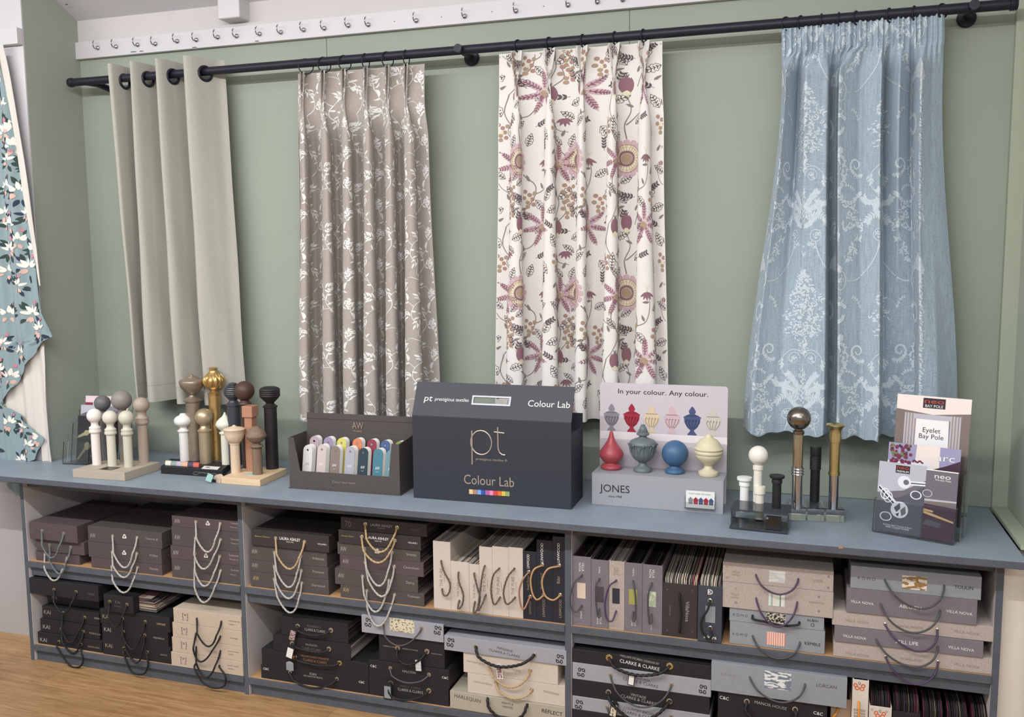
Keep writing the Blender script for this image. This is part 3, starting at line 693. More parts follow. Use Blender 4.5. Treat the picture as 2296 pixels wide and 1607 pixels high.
def cluster(cx, cz, r, n, q=1.0, asp=1.0):
    for k in range(n):
        rr = r*math.sqrt(rnd.random()); a = rnd.uniform(0, 6.28); lf(cx+rr*math.cos(a), cz+asp*rr*math.sin(a), rnd.uniform(0, 6.28), rnd.uniform(.008, .015)*q, rnd.uniform(.004, .006)*q, rnd.uniform(-1, 1))
def roundel(cx, cz, r, asp=1.2):
    a = np.linspace(0, 2*PI, 28); mo.strip(np.stack([cx+r*np.cos(a), cz+r*asp*np.sin(a)], 1), .0028, 1, 0, 1); cluster(cx, cz, r*.5, 14, .8)
def fatcurve(pts, w, n=60):
    q = mo_path(pts)
    for k in range(n):
        f = k/n; i = int(f*(len(q)-1)); ww = w*math.sin(PI*min(1, f+.12))**.6; a = math.atan2(q[min(i+1, len(q)-1)][1]-q[max(i-1, 0)][1], q[min(i+1, len(q)-1)][0]-q[max(i-1, 0)][0])
        o = rnd.uniform(-ww, ww); lf(q[i][0]-math.sin(a)*o, q[i][1]+math.cos(a)*o, a+rnd.uniform(-.9, .9), .014, .0055, rnd.uniform(-.8, .8))
def mo_path(C):
    C = np.array(C, float); C2 = np.concatenate([[2*C[0]-C[1]], C, [2*C[-1]-C[-2]]]); out = []
    for i in range(len(C)-1):
        p0, p1, p2, p3 = C2[i:i+4]
        for t in np.linspace(0, 1, 10, endpoint=False): out.append(.5*((2*p1)+(-p0+p2)*t+(2*p0-5*p1+4*p2-p3)*t*t+(-p0+3*p1-3*p2+p3)*t**3))
    out.append(C[-1]); return out
def bouq(z0, h, w, n):
    for k in range(n):
        v = rnd.random(); prof = (math.sin(PI*min(1, v*.92+.10))**.8)*(1.05-.45*v)*(1+.22*math.sin(v*23)); x = rnd.uniform(-1, 1)*w*prof
        lf(x, z0+v*h, rnd.uniform(0, 6.28) if rnd.random() < .35 else rnd.choice((0.3, 2.8))+rnd.uniform(-.5, .5), rnd.uniform(.009, .017), rnd.uniform(.0035, .006), rnd.uniform(-1.2, 1.2))
bouq(0, .225, .088, 430); cluster(0, -.02, .016, 24, 1, 1.6); cluster(0, -.055, .008, 8)
def half():
    spiral(.032, -.075, .024, 1.5, PI, -1, .003); cluster(.032, -.075, .008, 6)
    mo.stem([(.004, -.05), (.04, -.045), (.072, -.07), (.078, -.105), (.05, -.15), (.01, -.195)], .0032, 1)
    fatcurve([(.075, -.075), (.078, -.105)], .006, 12)
    plume([(.006, -.19), (.03, -.15), (.055, -.125)], 12, .016, .006); plume([(.008, -.20), (.05, -.175), (.09, -.165), (.10, -.15)], 14, .016, .006); plume([(.008, -.215), (.04, -.205), (.075, -.215), (.09, -.235)], 12, .018, .006)
    roundel(.047, .345, .020, 1.0); beads([(.047, .325), (.052, .265), (.115, .205)]); beads([(.115, .205), (.135, .19), (.165, .192)])
    plume([(.004, .37), (.035, .395), (.062, .43), (.052, .465)], 14, .015, .005); plume([(.02, .31), (.03, .32), (.05, .30)], 5, .012, .004)
    fatcurve([(.10, .36), (.135, .385), (.17, .365), (.185, .385)], .010, 40)
    cluster(.145, .30, .018, 26); cluster(.165, .265, .014, 18); cluster(.125, .335, .012, 14)
    roundel(.195, .195, .022, 1.45); mo.stem([(.195, .163), (.193, .135)], .003, 1); cluster(.193, .130, .006, 5)
    for k in range(26):
        a = 2.6-k*.21; rr = .036*(1-.018*k); lf(.205+rr*math.cos(a), .082+rr*math.sin(a), a-1.0, .014, .006, -.5); lf(.205+rr*math.cos(a), .082+rr*math.sin(a), a-2.3, .012, .005, .5)
    mo.stem([(.235, .055), (.228, .03), (.205, .005)], .003, 1); mo.stem([(.29, .03), (.25, .025), (.205, .005)], .003, 1)
    fatcurve([(.185, .012), (.200, -.01), (.180, -.05), (.178, -.09), (.200, -.128)], .013, 95); cluster(.212, -.135, .018, 28); cluster(.215, -.08, .014, 20)
    spiral(.128, -.045, .026, 1.2, -1.2, 1, .008); plume([(.10, -.075), (.125, -.08), (.15, -.055)], 6, .012, .005)
    fatcurve([(.10, -.135), (.125, -.155), (.155, -.175), (.185, -.165), (.19, -.15)], .011, 60); cluster(.145, -.205, .022, 30); cluster(.12, -.235, .014, 16)
    plume([(.175, -.11), (.15, -.115), (.135, -.13)], 5, .010, .004); plume([(.115, .10), (.13, .13), (.15, .14)], 5, .010, .004)
    spiral(D4-.042, -.245, .027, 1.4, PI*.1, -1, .0034); cluster(D4-.042, -.245, .009, 8)
    mo.stem([(D4-.005, -.235), (D4-.03, -.215), (D4-.075, -.222), (D4-.088, -.26), (D4-.08, -.29)], .003, 1); plume([(D4-.085, -.262), (D4-.08, -.29)], 5, .014, .007)
    for k in range(36):
        z = -.20+k*.0095; lf(D4-.004-.008*abs(math.sin(k*.7)), z, PI-.7+rnd.uniform(-.5, .5), .014, .0055); lf(D4-.022*abs(math.sin(k*.31))-.003, z, 1.9+rnd.uniform(-.6, .6), .012, .005)
    fatcurve([(D4-.012, .13), (D4-.016, .18), (D4-.022, .215)], .008, 34)
    for k in range(5): plume([(D4-.004, .215), (D4-.02-.012*k, .255-.004*k), (D4-.035-.016*k, .285-.014*k)], 9, .014, .0055)
    roundel(D4-.045, .36, .024, 1.1); mo.stem([(D4-.021, .36), (D4-.012, .385), (D4-.03, .41)], .0028, 1); cluster(D4-.012, .40, .012, 16)
sym(half)
mo.stem([(0, -.215), (0, -.09)], .004, 1); cluster(0, -.13, .012, 14, .8, 2); mo.stem([(0, .235), (0, .37)], .0026, 1); cluster(0, .30, .010, 14, .8, 2.2)
for k in range(14): lf(0, .38+k*.008, PI/2+.6*(-1)**k, .014, .005)
b = MB(); c4.sheet(b, 900, 120)
s1_, zb4 = find_s(c4, 1800, 755, -.15)
for j in (-1, 0, 1, 2):
    for s0 in (s1_-2*D4, s1_, s1_+2*D4): mo.stamp(b, c4, s0, zb4+j*H4, .0007)
t = thing('pencil_pleat_curtain', (at(1932, 60, y=YP)[0], YP, 1.07), 'pale blue damask curtain with pencil pleats, flaring towards its hem at the right', 'curtain', 'curtains on the black pole')
obj('cloth', b, ['blue_cloth', 'blue_thread'], t, smooth=60)

# ---------------------------------------------------------------- rings on the pole
def ring_set(pxs, yaws, R, r, what, zo, grp):
    for k, (px, yw) in enumerate(zip(pxs, yaws)):
        x = at(px, 150-(px-700)*.085, y=YP)[0]
        u = np.array([math.sin(yw), math.cos(yw), 0]); c = np.array([x, YP, ZP-zo])
        pts = [c+R*(math.cos(q)*u+math.sin(q)*np.array([0, 0, 1])) for q in np.linspace(0, 2*PI, 36, endpoint=False)]
        o = thing('curtain_ring', (x, YP, ZP-zo-R), what % _ord[k], 'curtain ring', grp)
        obj('ring', MB().tube(pts, r, 8, closed=True), 'black_pole', o)
        lo = c-np.array([0, 0, R]); obj('glider', MB().tube([lo+np.array([0, 0, .003]), lo-np.array([0, 0, .006]), lo-np.array([.002, .0, .012])], .0016, 6), 'black_pole', o)
ring_set([686, 727, 773, 820, 869, 911], [1.0, .55, .5, .05, .45, .0], .029, .0022, 'thin black ring above the taupe leaf curtain, %s from the left', .0125, 'rings above the taupe curtain')
ring_set([1162, 1232, 1307, 1379, 1443], [.45, .4, .2, .25, .3], .0215, .0030, 'black ring above the cream flowered curtain, %s from the left', .003, 'rings above the cream curtain')
ring_set([1763, 1796, 1842, 1881, 1920, 1994, 2050, 2113], [.75, .5, .15, .15, .45, .45, .4, .8], .0215, .0030, 'black ring above the blue damask curtain, %s from the left', .003, 'rings above the blue curtain')

# ---------------------------------------------------------------- draped floral fabric at the far left
YD = -.352
def sheet2(name, poly_rows, mats, parent, motif=None, ph=0, amp=.012, yb=YD):
    """poly_rows: list of (py, pxL, pxR); folds run down the cloth"""
    mb = MB(); rows_ = []; nc = 60
    pys = np.array([r[0] for r in poly_rows], float); nr = 90; out = np.zeros((nr, nc, 3))
    for i, t in enumerate(np.linspace(0, 1, nr)):
        py = pys[0]+(pys[-1]-pys[0])*t; l = np.interp(py, pys, [r[1] for r in poly_rows]); r_ = np.interp(py, pys, [r[2] for r in poly_rows])
        L0 = at(l, py, y=yb); R0 = at(r_, py, y=yb)
        for k, f in enumerate(np.linspace(0, 1, nc)):
            p = L0*(1-f)+R0*f; x = p[0]; out[i, k] = (p[0], yb+amp*math.sin(x*55+ph+p[2]*1.2)+amp*.5*math.sin(x*120+p[2]*3), p[2])
    idx = np.arange(nr*nc).reshape(nr, nc); q = np.stack([idx[:-1, :-1], idx[1:, :-1], idx[1:, 1:], idx[:-1, 1:]], -1).reshape(-1, 4)
    mb.add(out.reshape(-1, 3), [tuple(int(v) for v in f) for f in q]); B = out+np.array([0, .002, 0])
    mb.add(B.reshape(-1, 3), [tuple(int(v) for v in f[::-1]) for f in q])
    if motif is not None:
        def surf(P): return yb+amp*np.sin(P[..., 0]*55+ph+P[..., 1]*1.2)+amp*.5*np.sin(P[..., 0]*120+P[..., 1]*3)
        for G, mi, lay in motif.strips:
            pr = np.array([[inside(poly_rows, g, yb) for g in rw] for rw in G])
            if not pr.any(): continue
            n, m_ = pr.shape; ix = np.arange(n*m_).reshape(n, m_)
            V = np.stack([G[..., 0], surf(G)-.0012-.0004*lay, G[..., 1]], -1)
            fs = [(int(ix[i, j]), int(ix[i+1, j]), int(ix[i+1, j+1]), int(ix[i, j+1])) for i in range(n-1) for j in range(m_-1) if pr[i, j] and pr[i+1, j] and pr[i, j+1] and pr[i+1, j+1]]
            if fs: mb.add(V.reshape(-1, 3), fs, mi)
    return obj(name, mb, mats, parent, smooth=60)
def inside(rows_, g, yb):
    d = RM @ (np.array([g[0], yb, g[1]])-CAM); px = 1148+FOC*d[0]/d[2]; py = 803.5-FOC*d[1]/d[2]
    pys = [r[0] for r in rows_]
    if py < pys[0]+3 or py > pys[-1]-3: return False
    return np.interp(py, pys, [r[1] for r in rows_])+2 < px < np.interp(py, pys, [r[2] for r in rows_])-2
mo = Motif(); rnd = random.Random(21)
def posy(x, z, s=1.0):
    for k in range(7): a = rnd.uniform(0, 6.28); mo.leaf((x+.032*s*math.cos(a), z+.034*s*math.sin(a)), a+rnd.uniform(-.6, .6), .036*s, .015*s, rnd.choice([2, 2, 3, 2]), lay=0, curl=rnd.uniform(-.5, .5))
    for k in range(5): a = PI/2+(k-2)*.62+rnd.uniform(-.2, .2); mo.leaf((x+.010*s*math.cos(a), z+.008*s*math.sin(a)), a, .038*s, .015*s, 1, lay=2, curl=rnd.uniform(-.5, .5))
    for k in range(3): a = rnd.uniform(3.3, 6.1); mo.leaf((x+.014*math.cos(a), z+.014*math.sin(a)), a, .026*s, .013*s, 4, lay=3)
    mo.leaf((x+.02*s, z+.045*s), rnd.uniform(.5, 2.2), .022*s, .014*s, 5, lay=4)
px_py = [(8, 190), (30, 330), (10, 300), (55, 372), (28, 290), (14, 420), (60, 480), (20, 505), (20, 560), (62, 600), (14, 610), (45, 640), (18, 705), (70, 705), (88, 740), (12, 770), (45, 790), (26, 845), (0, 830), (75, 560), (5, 480), (40, 430), (20, 360), (20, 950), (62, 1000), (45, 1035), (84, 985), (50, 960), (30, 1100), (16, 240), (44, 540), (-20, 640), (-20, 500), (-20, 760)]
for k in range(34): px_py.append((-12-(k*37) % 76, 150+k*26))
for (px, py) in px_py:
    p = at(px, py, y=YD); posy(p[0], p[2], rnd.uniform(.75, 1.0))
fab = ['aqua_cloth', 'petal_white', 'leaf_green', 'leaf_navy', 'petal_pink', 'petal_rose']
dr = thing('draped_fabric', (-.33, YD, 1.0), 'pale aqua fabric printed with white and dark leaves, draped on the left pier', 'fabric')
sheet2('printed_cloth', [(118, -90, 2), (250, -90, 24), (430, -90, 60), (600, -90, 86), (700, -90, 99), (757, -90, 115), (775, -90, 84), (840, -90, 50), (880, -90, 20), (905, -90, 0)], fab, dr, mo)
sheet2('lining', [(100, -6, 6), (230, 18, 32), (430, 50, 66), (560, 74, 84), (640, 90, 92)], ['lining'], dr, None, .5, .004, YD-.006)
sheet2('lining', [(745, 40, 98), (820, 22, 102), (900, -10, 104), (940, 30, 107), (1000, 92, 112), (1036, 95, 117)], ['lining'], dr, None, 1.0, .006, -.330)
sheet2('printed_cloth', [(905, -60, 5), (930, -60, 44), (985, -60, 95), (1010, -60, 84), (1030, -60, 78), (1048, -60, 30), (1064, -60, 6)], fab, dr, mo, 1.5, .008, -.345)

sheet2('printed_cloth', [(1083, 14, 47), (1096, 20, 46), (1110, 36, 45)], fab, dr, None, .4, .004, -.326)
# ---------------------------------------------------------------- sample books
mat('plum_board', (82, 70, 72), .75, noise=.06, scale=60, bump=.1); mat('umber_board', (76, 70, 68), .75, noise=.06, scale=60, bump=.1)
mat('dark_board', (52, 46, 45), .7, noise=.06, scale=60); mat('black_board', (31, 30, 34), .6, noise=.06, scale=60, bump=.1)
mat('navy_board', (34, 35, 45), .6, noise=.05, scale=60); mat('slate_board', (58, 62, 72), .65, noise=.05, scale=60)
mat('kraft_board', (186, 170, 152), .75, noise=.04, scale=60); mat('grey_board', (150, 151, 158), .6, noise=.03, scale=60)
mat('steel_board', (138, 142, 148), .65, noise=.04, scale=60); mat('mauve_board', (116, 108, 115), .7, noise=.05, scale=60)
mat('champagne_board', (196, 184, 172), .5, noise=.03, scale=60); mat('olive_board', (168, 160, 144), .5, noise=.03, scale=60)
weave('linen_board', (196, 184, 174), .10, 500); weave('oat_linen', (170, 158, 150), .16, 350)
mat('ink_white', (225, 222, 218), .5); mat('ink_silver', (160, 156, 154), .4); mat('ink_dim', (104, 98, 98), .5); mat('ink_gold', (180, 156, 108), .4); mat('ink_black', (40, 38, 42), .6)
mat('ink_dark', (92, 84, 84), .6); mat('ink_bronze', (150, 134, 120), .4); mat('ink_copper', (150, 104, 74), .4); mat('ink_orange', (206, 98, 52), .6)
stripes('cloth_dark', [(40,36,38),(62,54,58),(30,30,34),(84,70,72),(50,44,44),(110,96,90),(44,40,48)], 260, 'Z')
stripes('cloth_dark_up', [(40,36,38),(62,54,58),(30,30,34),(84,70,72),(50,44,44),(96,44,58),(110,104,78),(44,40,48)], 300, 'X', noise=3)
stripes('cloth_light_up', [(220,212,204),(170,160,150),(120,112,108),(206,190,176),(84,78,78),(160,60,66),(196,196,170)], 300, 'X', noise=2)
stripes('cloth_mixed', [(150,140,130),(92,80,84),(60,56,60),(176,160,140),(120,84,80),(84,96,100)], 300, 'Z')
stripes('cloth_pale', [(200,192,184),(150,142,138),(120,112,110),(180,170,160)], 260, 'Z')
mat('card_white', (224, 222, 218), .6); mat('chip_cream', (206, 192, 172), .7); mat('chip_plum', (74, 66, 76), .7); mat('chip_ink', (44, 46, 56), .7); mat('chip_lime', (152, 152, 84), .7); mat('chip_grey', (136, 140, 146), .7)
stripes('chip_stripe', [(212,208,196),(150,166,158),(178,164,140),(200,214,206),(222,220,214),(120,140,136)], 230, 'X'); mat('chip_coral', (222, 206, 196), .7); mat('coral', (216, 134, 112), .7)
def spots(name, c1, c2, sc, th=.5, stretch=(1, 1, 1)):
    a = mat(name, c1, .8); nt = a.node_tree; N = nt.nodes; L = nt.links; b = N['Principled BSDF']; tc = N.new('ShaderNodeTexCoord'); mp = N.new('ShaderNodeMapping'); mp.inputs['Scale'].default_value = stretch
    n = N.new('ShaderNodeTexNoise'); n.inputs['Scale'].default_value = sc; n.inputs['Detail'].default_value = 1; L.new(tc.outputs['Object'], mp.inputs[0]); L.new(mp.outputs[0], n.inputs['Vector'])
    r = N.new('ShaderNodeValToRGB'); r.color_ramp.interpolation = 'CONSTANT'; r.color_ramp.elements[0].color = srgb(c1); r.color_ramp.elements[1].position = th; r.color_ramp.elements[1].color = srgb(c2)
    L.new(n.outputs[0], r.inputs[0]); L.new(r.outputs[0], b.inputs['Base Color']); return a
spots('chip_leopard', (48, 44, 42), (190, 180, 160), 150); spots('chip_brush', (112, 122, 132), (214, 214, 212), 90, .5, (.5, 1, 1.6)); spots('chip_ochre', (146, 116, 70), (220, 208, 200), 70, .5, (.5, 1, 1.6))
spots('chip_bloom', (206, 196, 168), (120, 110, 96), 120, .58); spots('chip_rose', (190, 160, 160), (104, 80, 84), 220, .5); spots('chip_leafy', (200, 206, 176), (158, 170, 150), 160, .5); spots('chip_wave', (206, 204, 200), (188, 186, 184), 80, .5, (.3, 1, 2))

def cord_path(A, B, Lw, n=64, yo=0):
    A, B, Lw = (np.array(q, float) for q in (A, B, Lw)); mid = (A+B)/2; out = []
    for t in np.linspace(0, 1, n):
        w = (4*t*(1-t))**.72; p = A*(1-t)+B*t+(Lw-mid)*w; out.append(p)
    out = np.array(out); inn = np.array([0, .014, .002]); return np.vstack([A+inn, out, B+inn])
def smooth_path(C, n=8):
    C = np.array(C, float); C2 = np.concatenate([[2*C[0]-C[1]], C, [2*C[-1]-C[-2]]]); out = []
    for i in range(len(C)-1):
        p0, p1, p2, p3 = C2[i:i+4]
        for t in np.linspace(0, 1, n, endpoint=False): out.append(.5*((2*p1)+(-p0+p2)*t+(2*p0-5*p1+4*p2-p3)*t*t+(-p0+3*p1-3*p2+p3)*t**3))
    out.append(C[-1]); return np.array(out)
CORD = {'white': ('white_rope', .0036, 420), 'green': ('green_rope', .0036, 420), 'gold': ('gold_rope', .0036, 420), 'goldthin': ('gold_rope', .0034, 480), 'brown': ('brown_cord', .0030, 420),
        'black': ('black_cord', .0036, 420), 'thick': ('black_cord', .0048, 340), 'smooth': ('grey_cord', .0030, 0), 'purple': ('purple_cord', .0030, 0), 'tan': ('tan_cord', .0032, 0), 'copper': ('copper_cord', .0032, 0), 'bcord': ('black_cord', .0036, 0), 'orange': ('orange_cord', .0034, 0)}
def handle(t, yf, A, B, lows, kind, eye='eyelet_metal', er=.0052, out=.012):
    """cord looped between two holes; lows: one lowest pixel or several pixels it passes"""
    mt, r, tw = CORD[kind]; y = yf-.002; yl = yf-out-r
    a = at(*A, y=y); c = at(*B, y=y)
    if len(lows) == 1: P = cord_path(a, c, at(*lows[0], y=yl))
    else:
        P = smooth_path([a+np.array([0, .012, 0]), a+np.array([0, -.004, -.001])]+[at(*q, y=yl) for q in lows]+[c+np.array([0, -.004, -.001]), c+np.array([0, .012, 0])], 16)
    k = np.arange(len(P)); e = np.minimum(k, len(P)-1-k); P = P.copy()
    if len(lows) == 1: P[:, 1] = np.minimum(P[:, 1], y-(out)*np.clip((e-1)/7, 0, 1))
    P[0, 1] = P[-1, 1] = yf+.008
    o = obj('handle', MB().tube(P, r, 9 if tw else 8, twist=tw), mt, t, smooth=80)
    if eye:
        for q in (a, c):
            obj('eyelet', MB().lathe([(r*.95, -.0005), (r*.95, .0018), (er, .0022), (er+.0022, .0012), (er+.0026, -.0004)], (q[0], yf, q[2]), 18, axis='y'), eye, t)
    return P
def book(x0, x1, z0, z1, yf, depth, mt, label, group, closed=True, stand=False, pages='cloth_dark', turn=0.0):
    """lying or standing sample book with its spine towards the room"""
    t = thing('sample_book', ((x0+x1)/2, yf+depth/2, z0), label, 'sample book', group)
    th = .0035; b = MB()
    if closed:
        b.box(x0, x1, yf, yf+depth, z0, z1)
        obj('cover', b, mt, t, smooth=0, bevel=.0012)
        if not stand: obj('lid_seam', MB().box(x0+.002, x1+.0003, yf+.012, yf+depth-.01, z0+(z1-z0)*.22, z0+(z1-z0)*.22+.0012), 'dark_board', t, smooth=0)
    elif not stand:
        b.box(x0, x1, yf, yf+th, z0, z1).box(x0, x1, yf+th, yf+depth, z0, z0+th).box(x0, x1, yf+th, yf+depth, z1-th, z1)
        obj('cover', b, mt, t, smooth=0, bevel=.0008)
        obj('cloth_samples', MB().box(x0+.006, x1-.006, yf+th+.001, yf+depth-.01, z0+th, z1-th), pages, t, smooth=0)
    else:
        b.box(x0, x1, yf, yf+th, z0, z1).box(x0, x0+th, yf+th, yf+depth, z0, z1).box(x1-th, x1, yf+th, yf+depth, z0, z1)
        obj('cover', b, mt, t, smooth=0, bevel=.0008)
        n = max(6, int((x1-x0-2*th)/.0022)); p = MB(); rr = random.Random(int(x0*1e4)); w = (x1-x0-2*th-.001)/n
        for k in range(n):
            h = rr.uniform(.004, .012); p.box(x0+th+.0005+k*w, x0+th+.0005+(k+.86)*w, yf+th+.001+rr.uniform(0, .004), yf+depth-.012, z0+.004, z1-h)
        obj('cloth_samples', p, pages, t, smooth=0)
    return t
def lettering(t, yf, items, name='lettering'):
    """items: (text, px, py, pixel width, ink, {options}); printed on the face towards the room"""
    for it in items:
        inks = []; b = MB(); s, px, py, w, ink = it[:5]; k = it[5] if len(it) > 5 else {}
        inks.append(ink)
        c = at(px, py, y=yf-.0007); mp = mpp(c)
        up, u = (0, 0, 1), (1, 0, 0)
        if k.get('down'): u, up = (0, 0, -1), (1, 0, 0)
        if k.get('upw'): u, up = (0, 0, 1), (-1, 0, 0)
        put_text(b, s, c, w*mp*(1.0 if (k.get('down') or k.get('upw')) else 1.0), u, up, h=k['h']*mp if 'h' in k else None, rot=k.get('rot', -.005), mi=inks.index(ink), bold=k.get('bold', 0), italic=k.get('it', 0))
        if b.f: obj(name, b, inks, t, smooth=0)
def chip_part(t, yf, x0, y0, x1, y1, mt, name='sample_window'):
    a = at(x0, y1, y=yf); c = at(x1, y0, y=yf); b = MB().box(a[0], c[0], yf-.0006, yf+.0004, a[2], c[2])
    if mt == 'chip_coral':
        w = (c[0]-a[0])/17
        for k in range(9): b.box(a[0]+2*k*w, a[0]+(2*k+1)*w, yf-.0008, yf-.0005, a[2]+.0005, c[2]-.0005, 1)
        mt = ['chip_coral', 'coral']
    obj(name, b, mt, t, smooth=0)
POS = {1: ['only'], 2: ['topmost', 'lowest'], 3: ['topmost', 'second', 'lowest'], 4: ['topmost', 'second', 'third', 'lowest'], 5: ['topmost', 'second', 'third', 'fourth', 'lowest'], 6: ['topmost', 'second', 'third', 'fourth', 'fifth', 'lowest']}
def stack(where, zbase, topy, items, depth=.40, group=None, nvis=None):
    """items from the top: dict(x=(l,r) pixels at front, b=(left,right) bottom pixel rows, y=front plane, m=material ...)"""
    zs = []; y0 = items[0].get('y', -.502)
    zs.append((at(items[0]['x'][0], topy[0], y=y0)[2]+at(items[0]['x'][1], topy[1], y=y0)[2])/2)
    for it in items:
        y = it.get('y', -.502); zs.append((at(it['x'][0], it['b'][0], y=y)[2]+at(it['x'][1], it['b'][1], y=y)[2])/2)
    zs = np.array(zs)
    if zbase is not None: zs = zbase+.0006+(zs-zs[-1])*((zs[0]-zbase)/(zs[0]-zs[-1]))
    out = []
    for k, it in enumerate(items):
        y = it.get('y', -.502); ym = (it['b'][0]-15, it['b'][1]-15)
        x0 = at(it['x'][0], ym[0], y=y)[0]; x1 = at(it['x'][1], ym[1], y=y)[0]
        if 'x1' in it: x1 = it['x1']
        if 'x0' in it: x0 = it['x0']
        z1, z0 = zs[k]-.0005, zs[k+1]+.0003
        lab = '%s, %s of the %s' % (it['d'], POS[nvis or len(items)][k], where)
        t = book(x0, x1, z0, z1, y, it.get('depth', depth), it['m'], lab, group or 'sample books on the shelves', closed=it.get('closed', True), pages=it.get('pages', 'cloth_dark'))
        if 'h' in it: A, B, lo, kd = it['h'][:4]; handle(t, y, A, B, lo, kd, **(it['h'][4] if len(it['h']) > 4 else {}))
        if 't' in it: lettering(t, y, it['t'])
        for c in it.get('c', []): chip_part(t, y, *c)
        if 'tag' in it:
            (tx, ty, tw, tht, rot, mt) = it['tag']; c = at(tx, ty, y=y-.016); mp = mpp(c); w, h = tw*mp/2, tht*mp/2; cr, sr = math.cos(rot), math.sin(rot)
            def P(a, bb): return (c[0]+a*cr-bb*sr, c[2]+a*sr+bb*cr)
            tb = MB(); q = [P(-w, -h), P(w, -h), P(w, h), P(w*.3, h*1.35), P(-w*.3, h*1.35), P(-w, h)]
            tb.prism(q, (0, y-.0165, 0), (1, 0, 0), (0, 0, 1), (0, .001, 0)); tg = obj('hang_tag', tb, it.get('tm', 'black_board'), t, smooth=0)
            q = [P(-w*.78, -h*.85), P(w*.78, -h*.85), P(w*.78, h*.8), P(-w*.78, h*.8)]
            obj('tag_print', MB().prism(q, (0, y-.0172, 0), (1, 0, 0), (0, 0, 1), (0, .0006, 0)), mt, tg, smooth=0)
        out.append(t)
    return out
AWt = lambda px, py, ink='ink_silver', w=15: ('AW', px, py, w, ink, dict(h=10))
def tri(px, py):   # three-lobed knot mark
    return ('3', px, py, 8, 'ink_white')
U1 = 'upper shelf, left bay'
P_, U_, D_, K_ = 'plum_board', 'umber_board', 'dark_board', 'black_board'
BAY1 = 1.0885
stack('left stack, upper shelf, left bay', ZM, (1169, 1180), [
    dict(x=(66, 173.3), b=(1206, 1217), y=-.515, m=P_, d='plum-brown sample book with grey-green rope', h=((93.6, 1190), (142, 1196), [(115, 1250)], 'green', dict(out=.020)), t=[('AW', 74, 1190, 13, 'ink_dim', dict(h=9)), ('Alvito', 119, 1194, 22, 'ink_dim')]),
    dict(x=(81, 188.5), b=(1232, 1243), y=-.50, m=P_, d='plum-brown sample book', h=((111, 1222), (158, 1227), [(133, 1286)], 'green', dict(out=.022))),
    dict(x=(80, 178.5), b=(1251, 1265), y=-.495, m=P_, d='plum-brown sample book', h=((100, 1243), (150, 1251), [(120, 1301)], 'white', dict(out=.019)), t=[('AW', 90, 1243, 12, 'ink_dim', dict(h=8))])], depth=.36, group='sample books in the left bay')
def knot(t, yf, px, py, r=4.6, ink='ink_white'):
    c = at(px, py, y=yf-.001); mp = mpp(c)*r; b = MB()
    pts = [(c[0]+mp*(1+.38*math.cos(3*a))*.8*math.cos(a+PI/2), yf-.001, c[2]+mp*(1+.38*math.cos(3*a))*.8*math.sin(a+PI/2)) for a in np.linspace(0, 2*PI, 30, endpoint=False)]
    b.tube(pts, mp*.24, 6, closed=True); obj('knot_mark', b, ink, t)
s = stack('middle stack, upper shelf, left bay', ZM, (1181, 1192), [
    dict(x=(197.5, 363), b=(1216.4, 1226), m=U_, d='dark umber sample box', h=((252, 1201.5), (307, 1205), [(279, 1272)], 'white', dict(out=.022)), t=[AWt(208, 1200), ('Textures III', 340, 1208, 33, 'ink_silver')]),
    dict(x=(198.2, 362), b=(1250, 1260.7), m=U_, d='dark umber sample box', h=((251, 1237), (306.4, 1240.6), [(277, 1294)], 'white', dict(out=.019)), t=[('Wallace', 344, 1245, 23, 'ink_silver')]),
    dict(x=(204.5, 363), b=(1270, 1286.7), m=P_, d='plum sample box', h=((250, 1270), (307.8, 1272), [(277, 1328)], 'white', dict(out=.016)), t=[('AW', 213, 1265, 13, 'ink_dim', dict(h=9)), ('Darwin', 345, 1275, 23, 'ink_silver')])], depth=.38, group='sample books in the left bay')
knot(s[0], -.502, 279, 1203); knot(s[1], -.502, 278.5, 1239.5)
s = stack('right stack, upper shelf, left bay', ZM, (1154, 1172), [
    dict(x=(385.4, 548), x1=BAY1, b=(1181.7, 1191), m=P_, d='plum sample book', h=((438.5, 1170), (493, 1174), [(464.5, 1237)], 'white', dict(out=.024)), t=[AWt(397.5, 1168), ('Essential', 526, 1173, 20, 'ink_silver'), ('Weaves I', 524, 1182, 20, 'ink_silver')]),
    dict(x=(385.4, 548), x1=BAY1-.001, b=(1224, 1232), m=U_, d='olive-umber sample book', h=((437.5, 1206), (494, 1210), [(456, 1275)], 'white', dict(out=.021)), t=[AWt(397.5, 1204), ('Essential', 526.5, 1209, 20, 'ink_silver'), ('Weaves II', 526, 1218, 20, 'ink_silver')]),
    dict(x=(382.6, 548), x1=BAY1, b=(1251, 1262), m=P_, d='plum sample book', h=((436.7, 1241), (492, 1247), [(458, 1313.5)], 'white', dict(out=.018)), t=[AWt(394, 1238.6), ('Essential', 524, 1245, 24, 'ink_silver'), ('Weaves IV', 524, 1254, 24, 'ink_silver')]),
    dict(x=(385.4, 548), x1=BAY1-.001, b=(1289, 1304), m=U_, d='olive-umber sample book', h=((436, 1277), (494, 1279), [(457, 1350)], 'white', dict(out=.015)), t=[AWt(397.5, 1273), ('Essential', 526.5, 1278, 20, 'ink_silver'), ('Weaves', 523, 1288, 15, 'ink_silver')])], depth=.38, group='sample books in the left bay')
knot(s[0], -.502, 466, 1173.5); knot(s[2], -.502, 462, 1246)
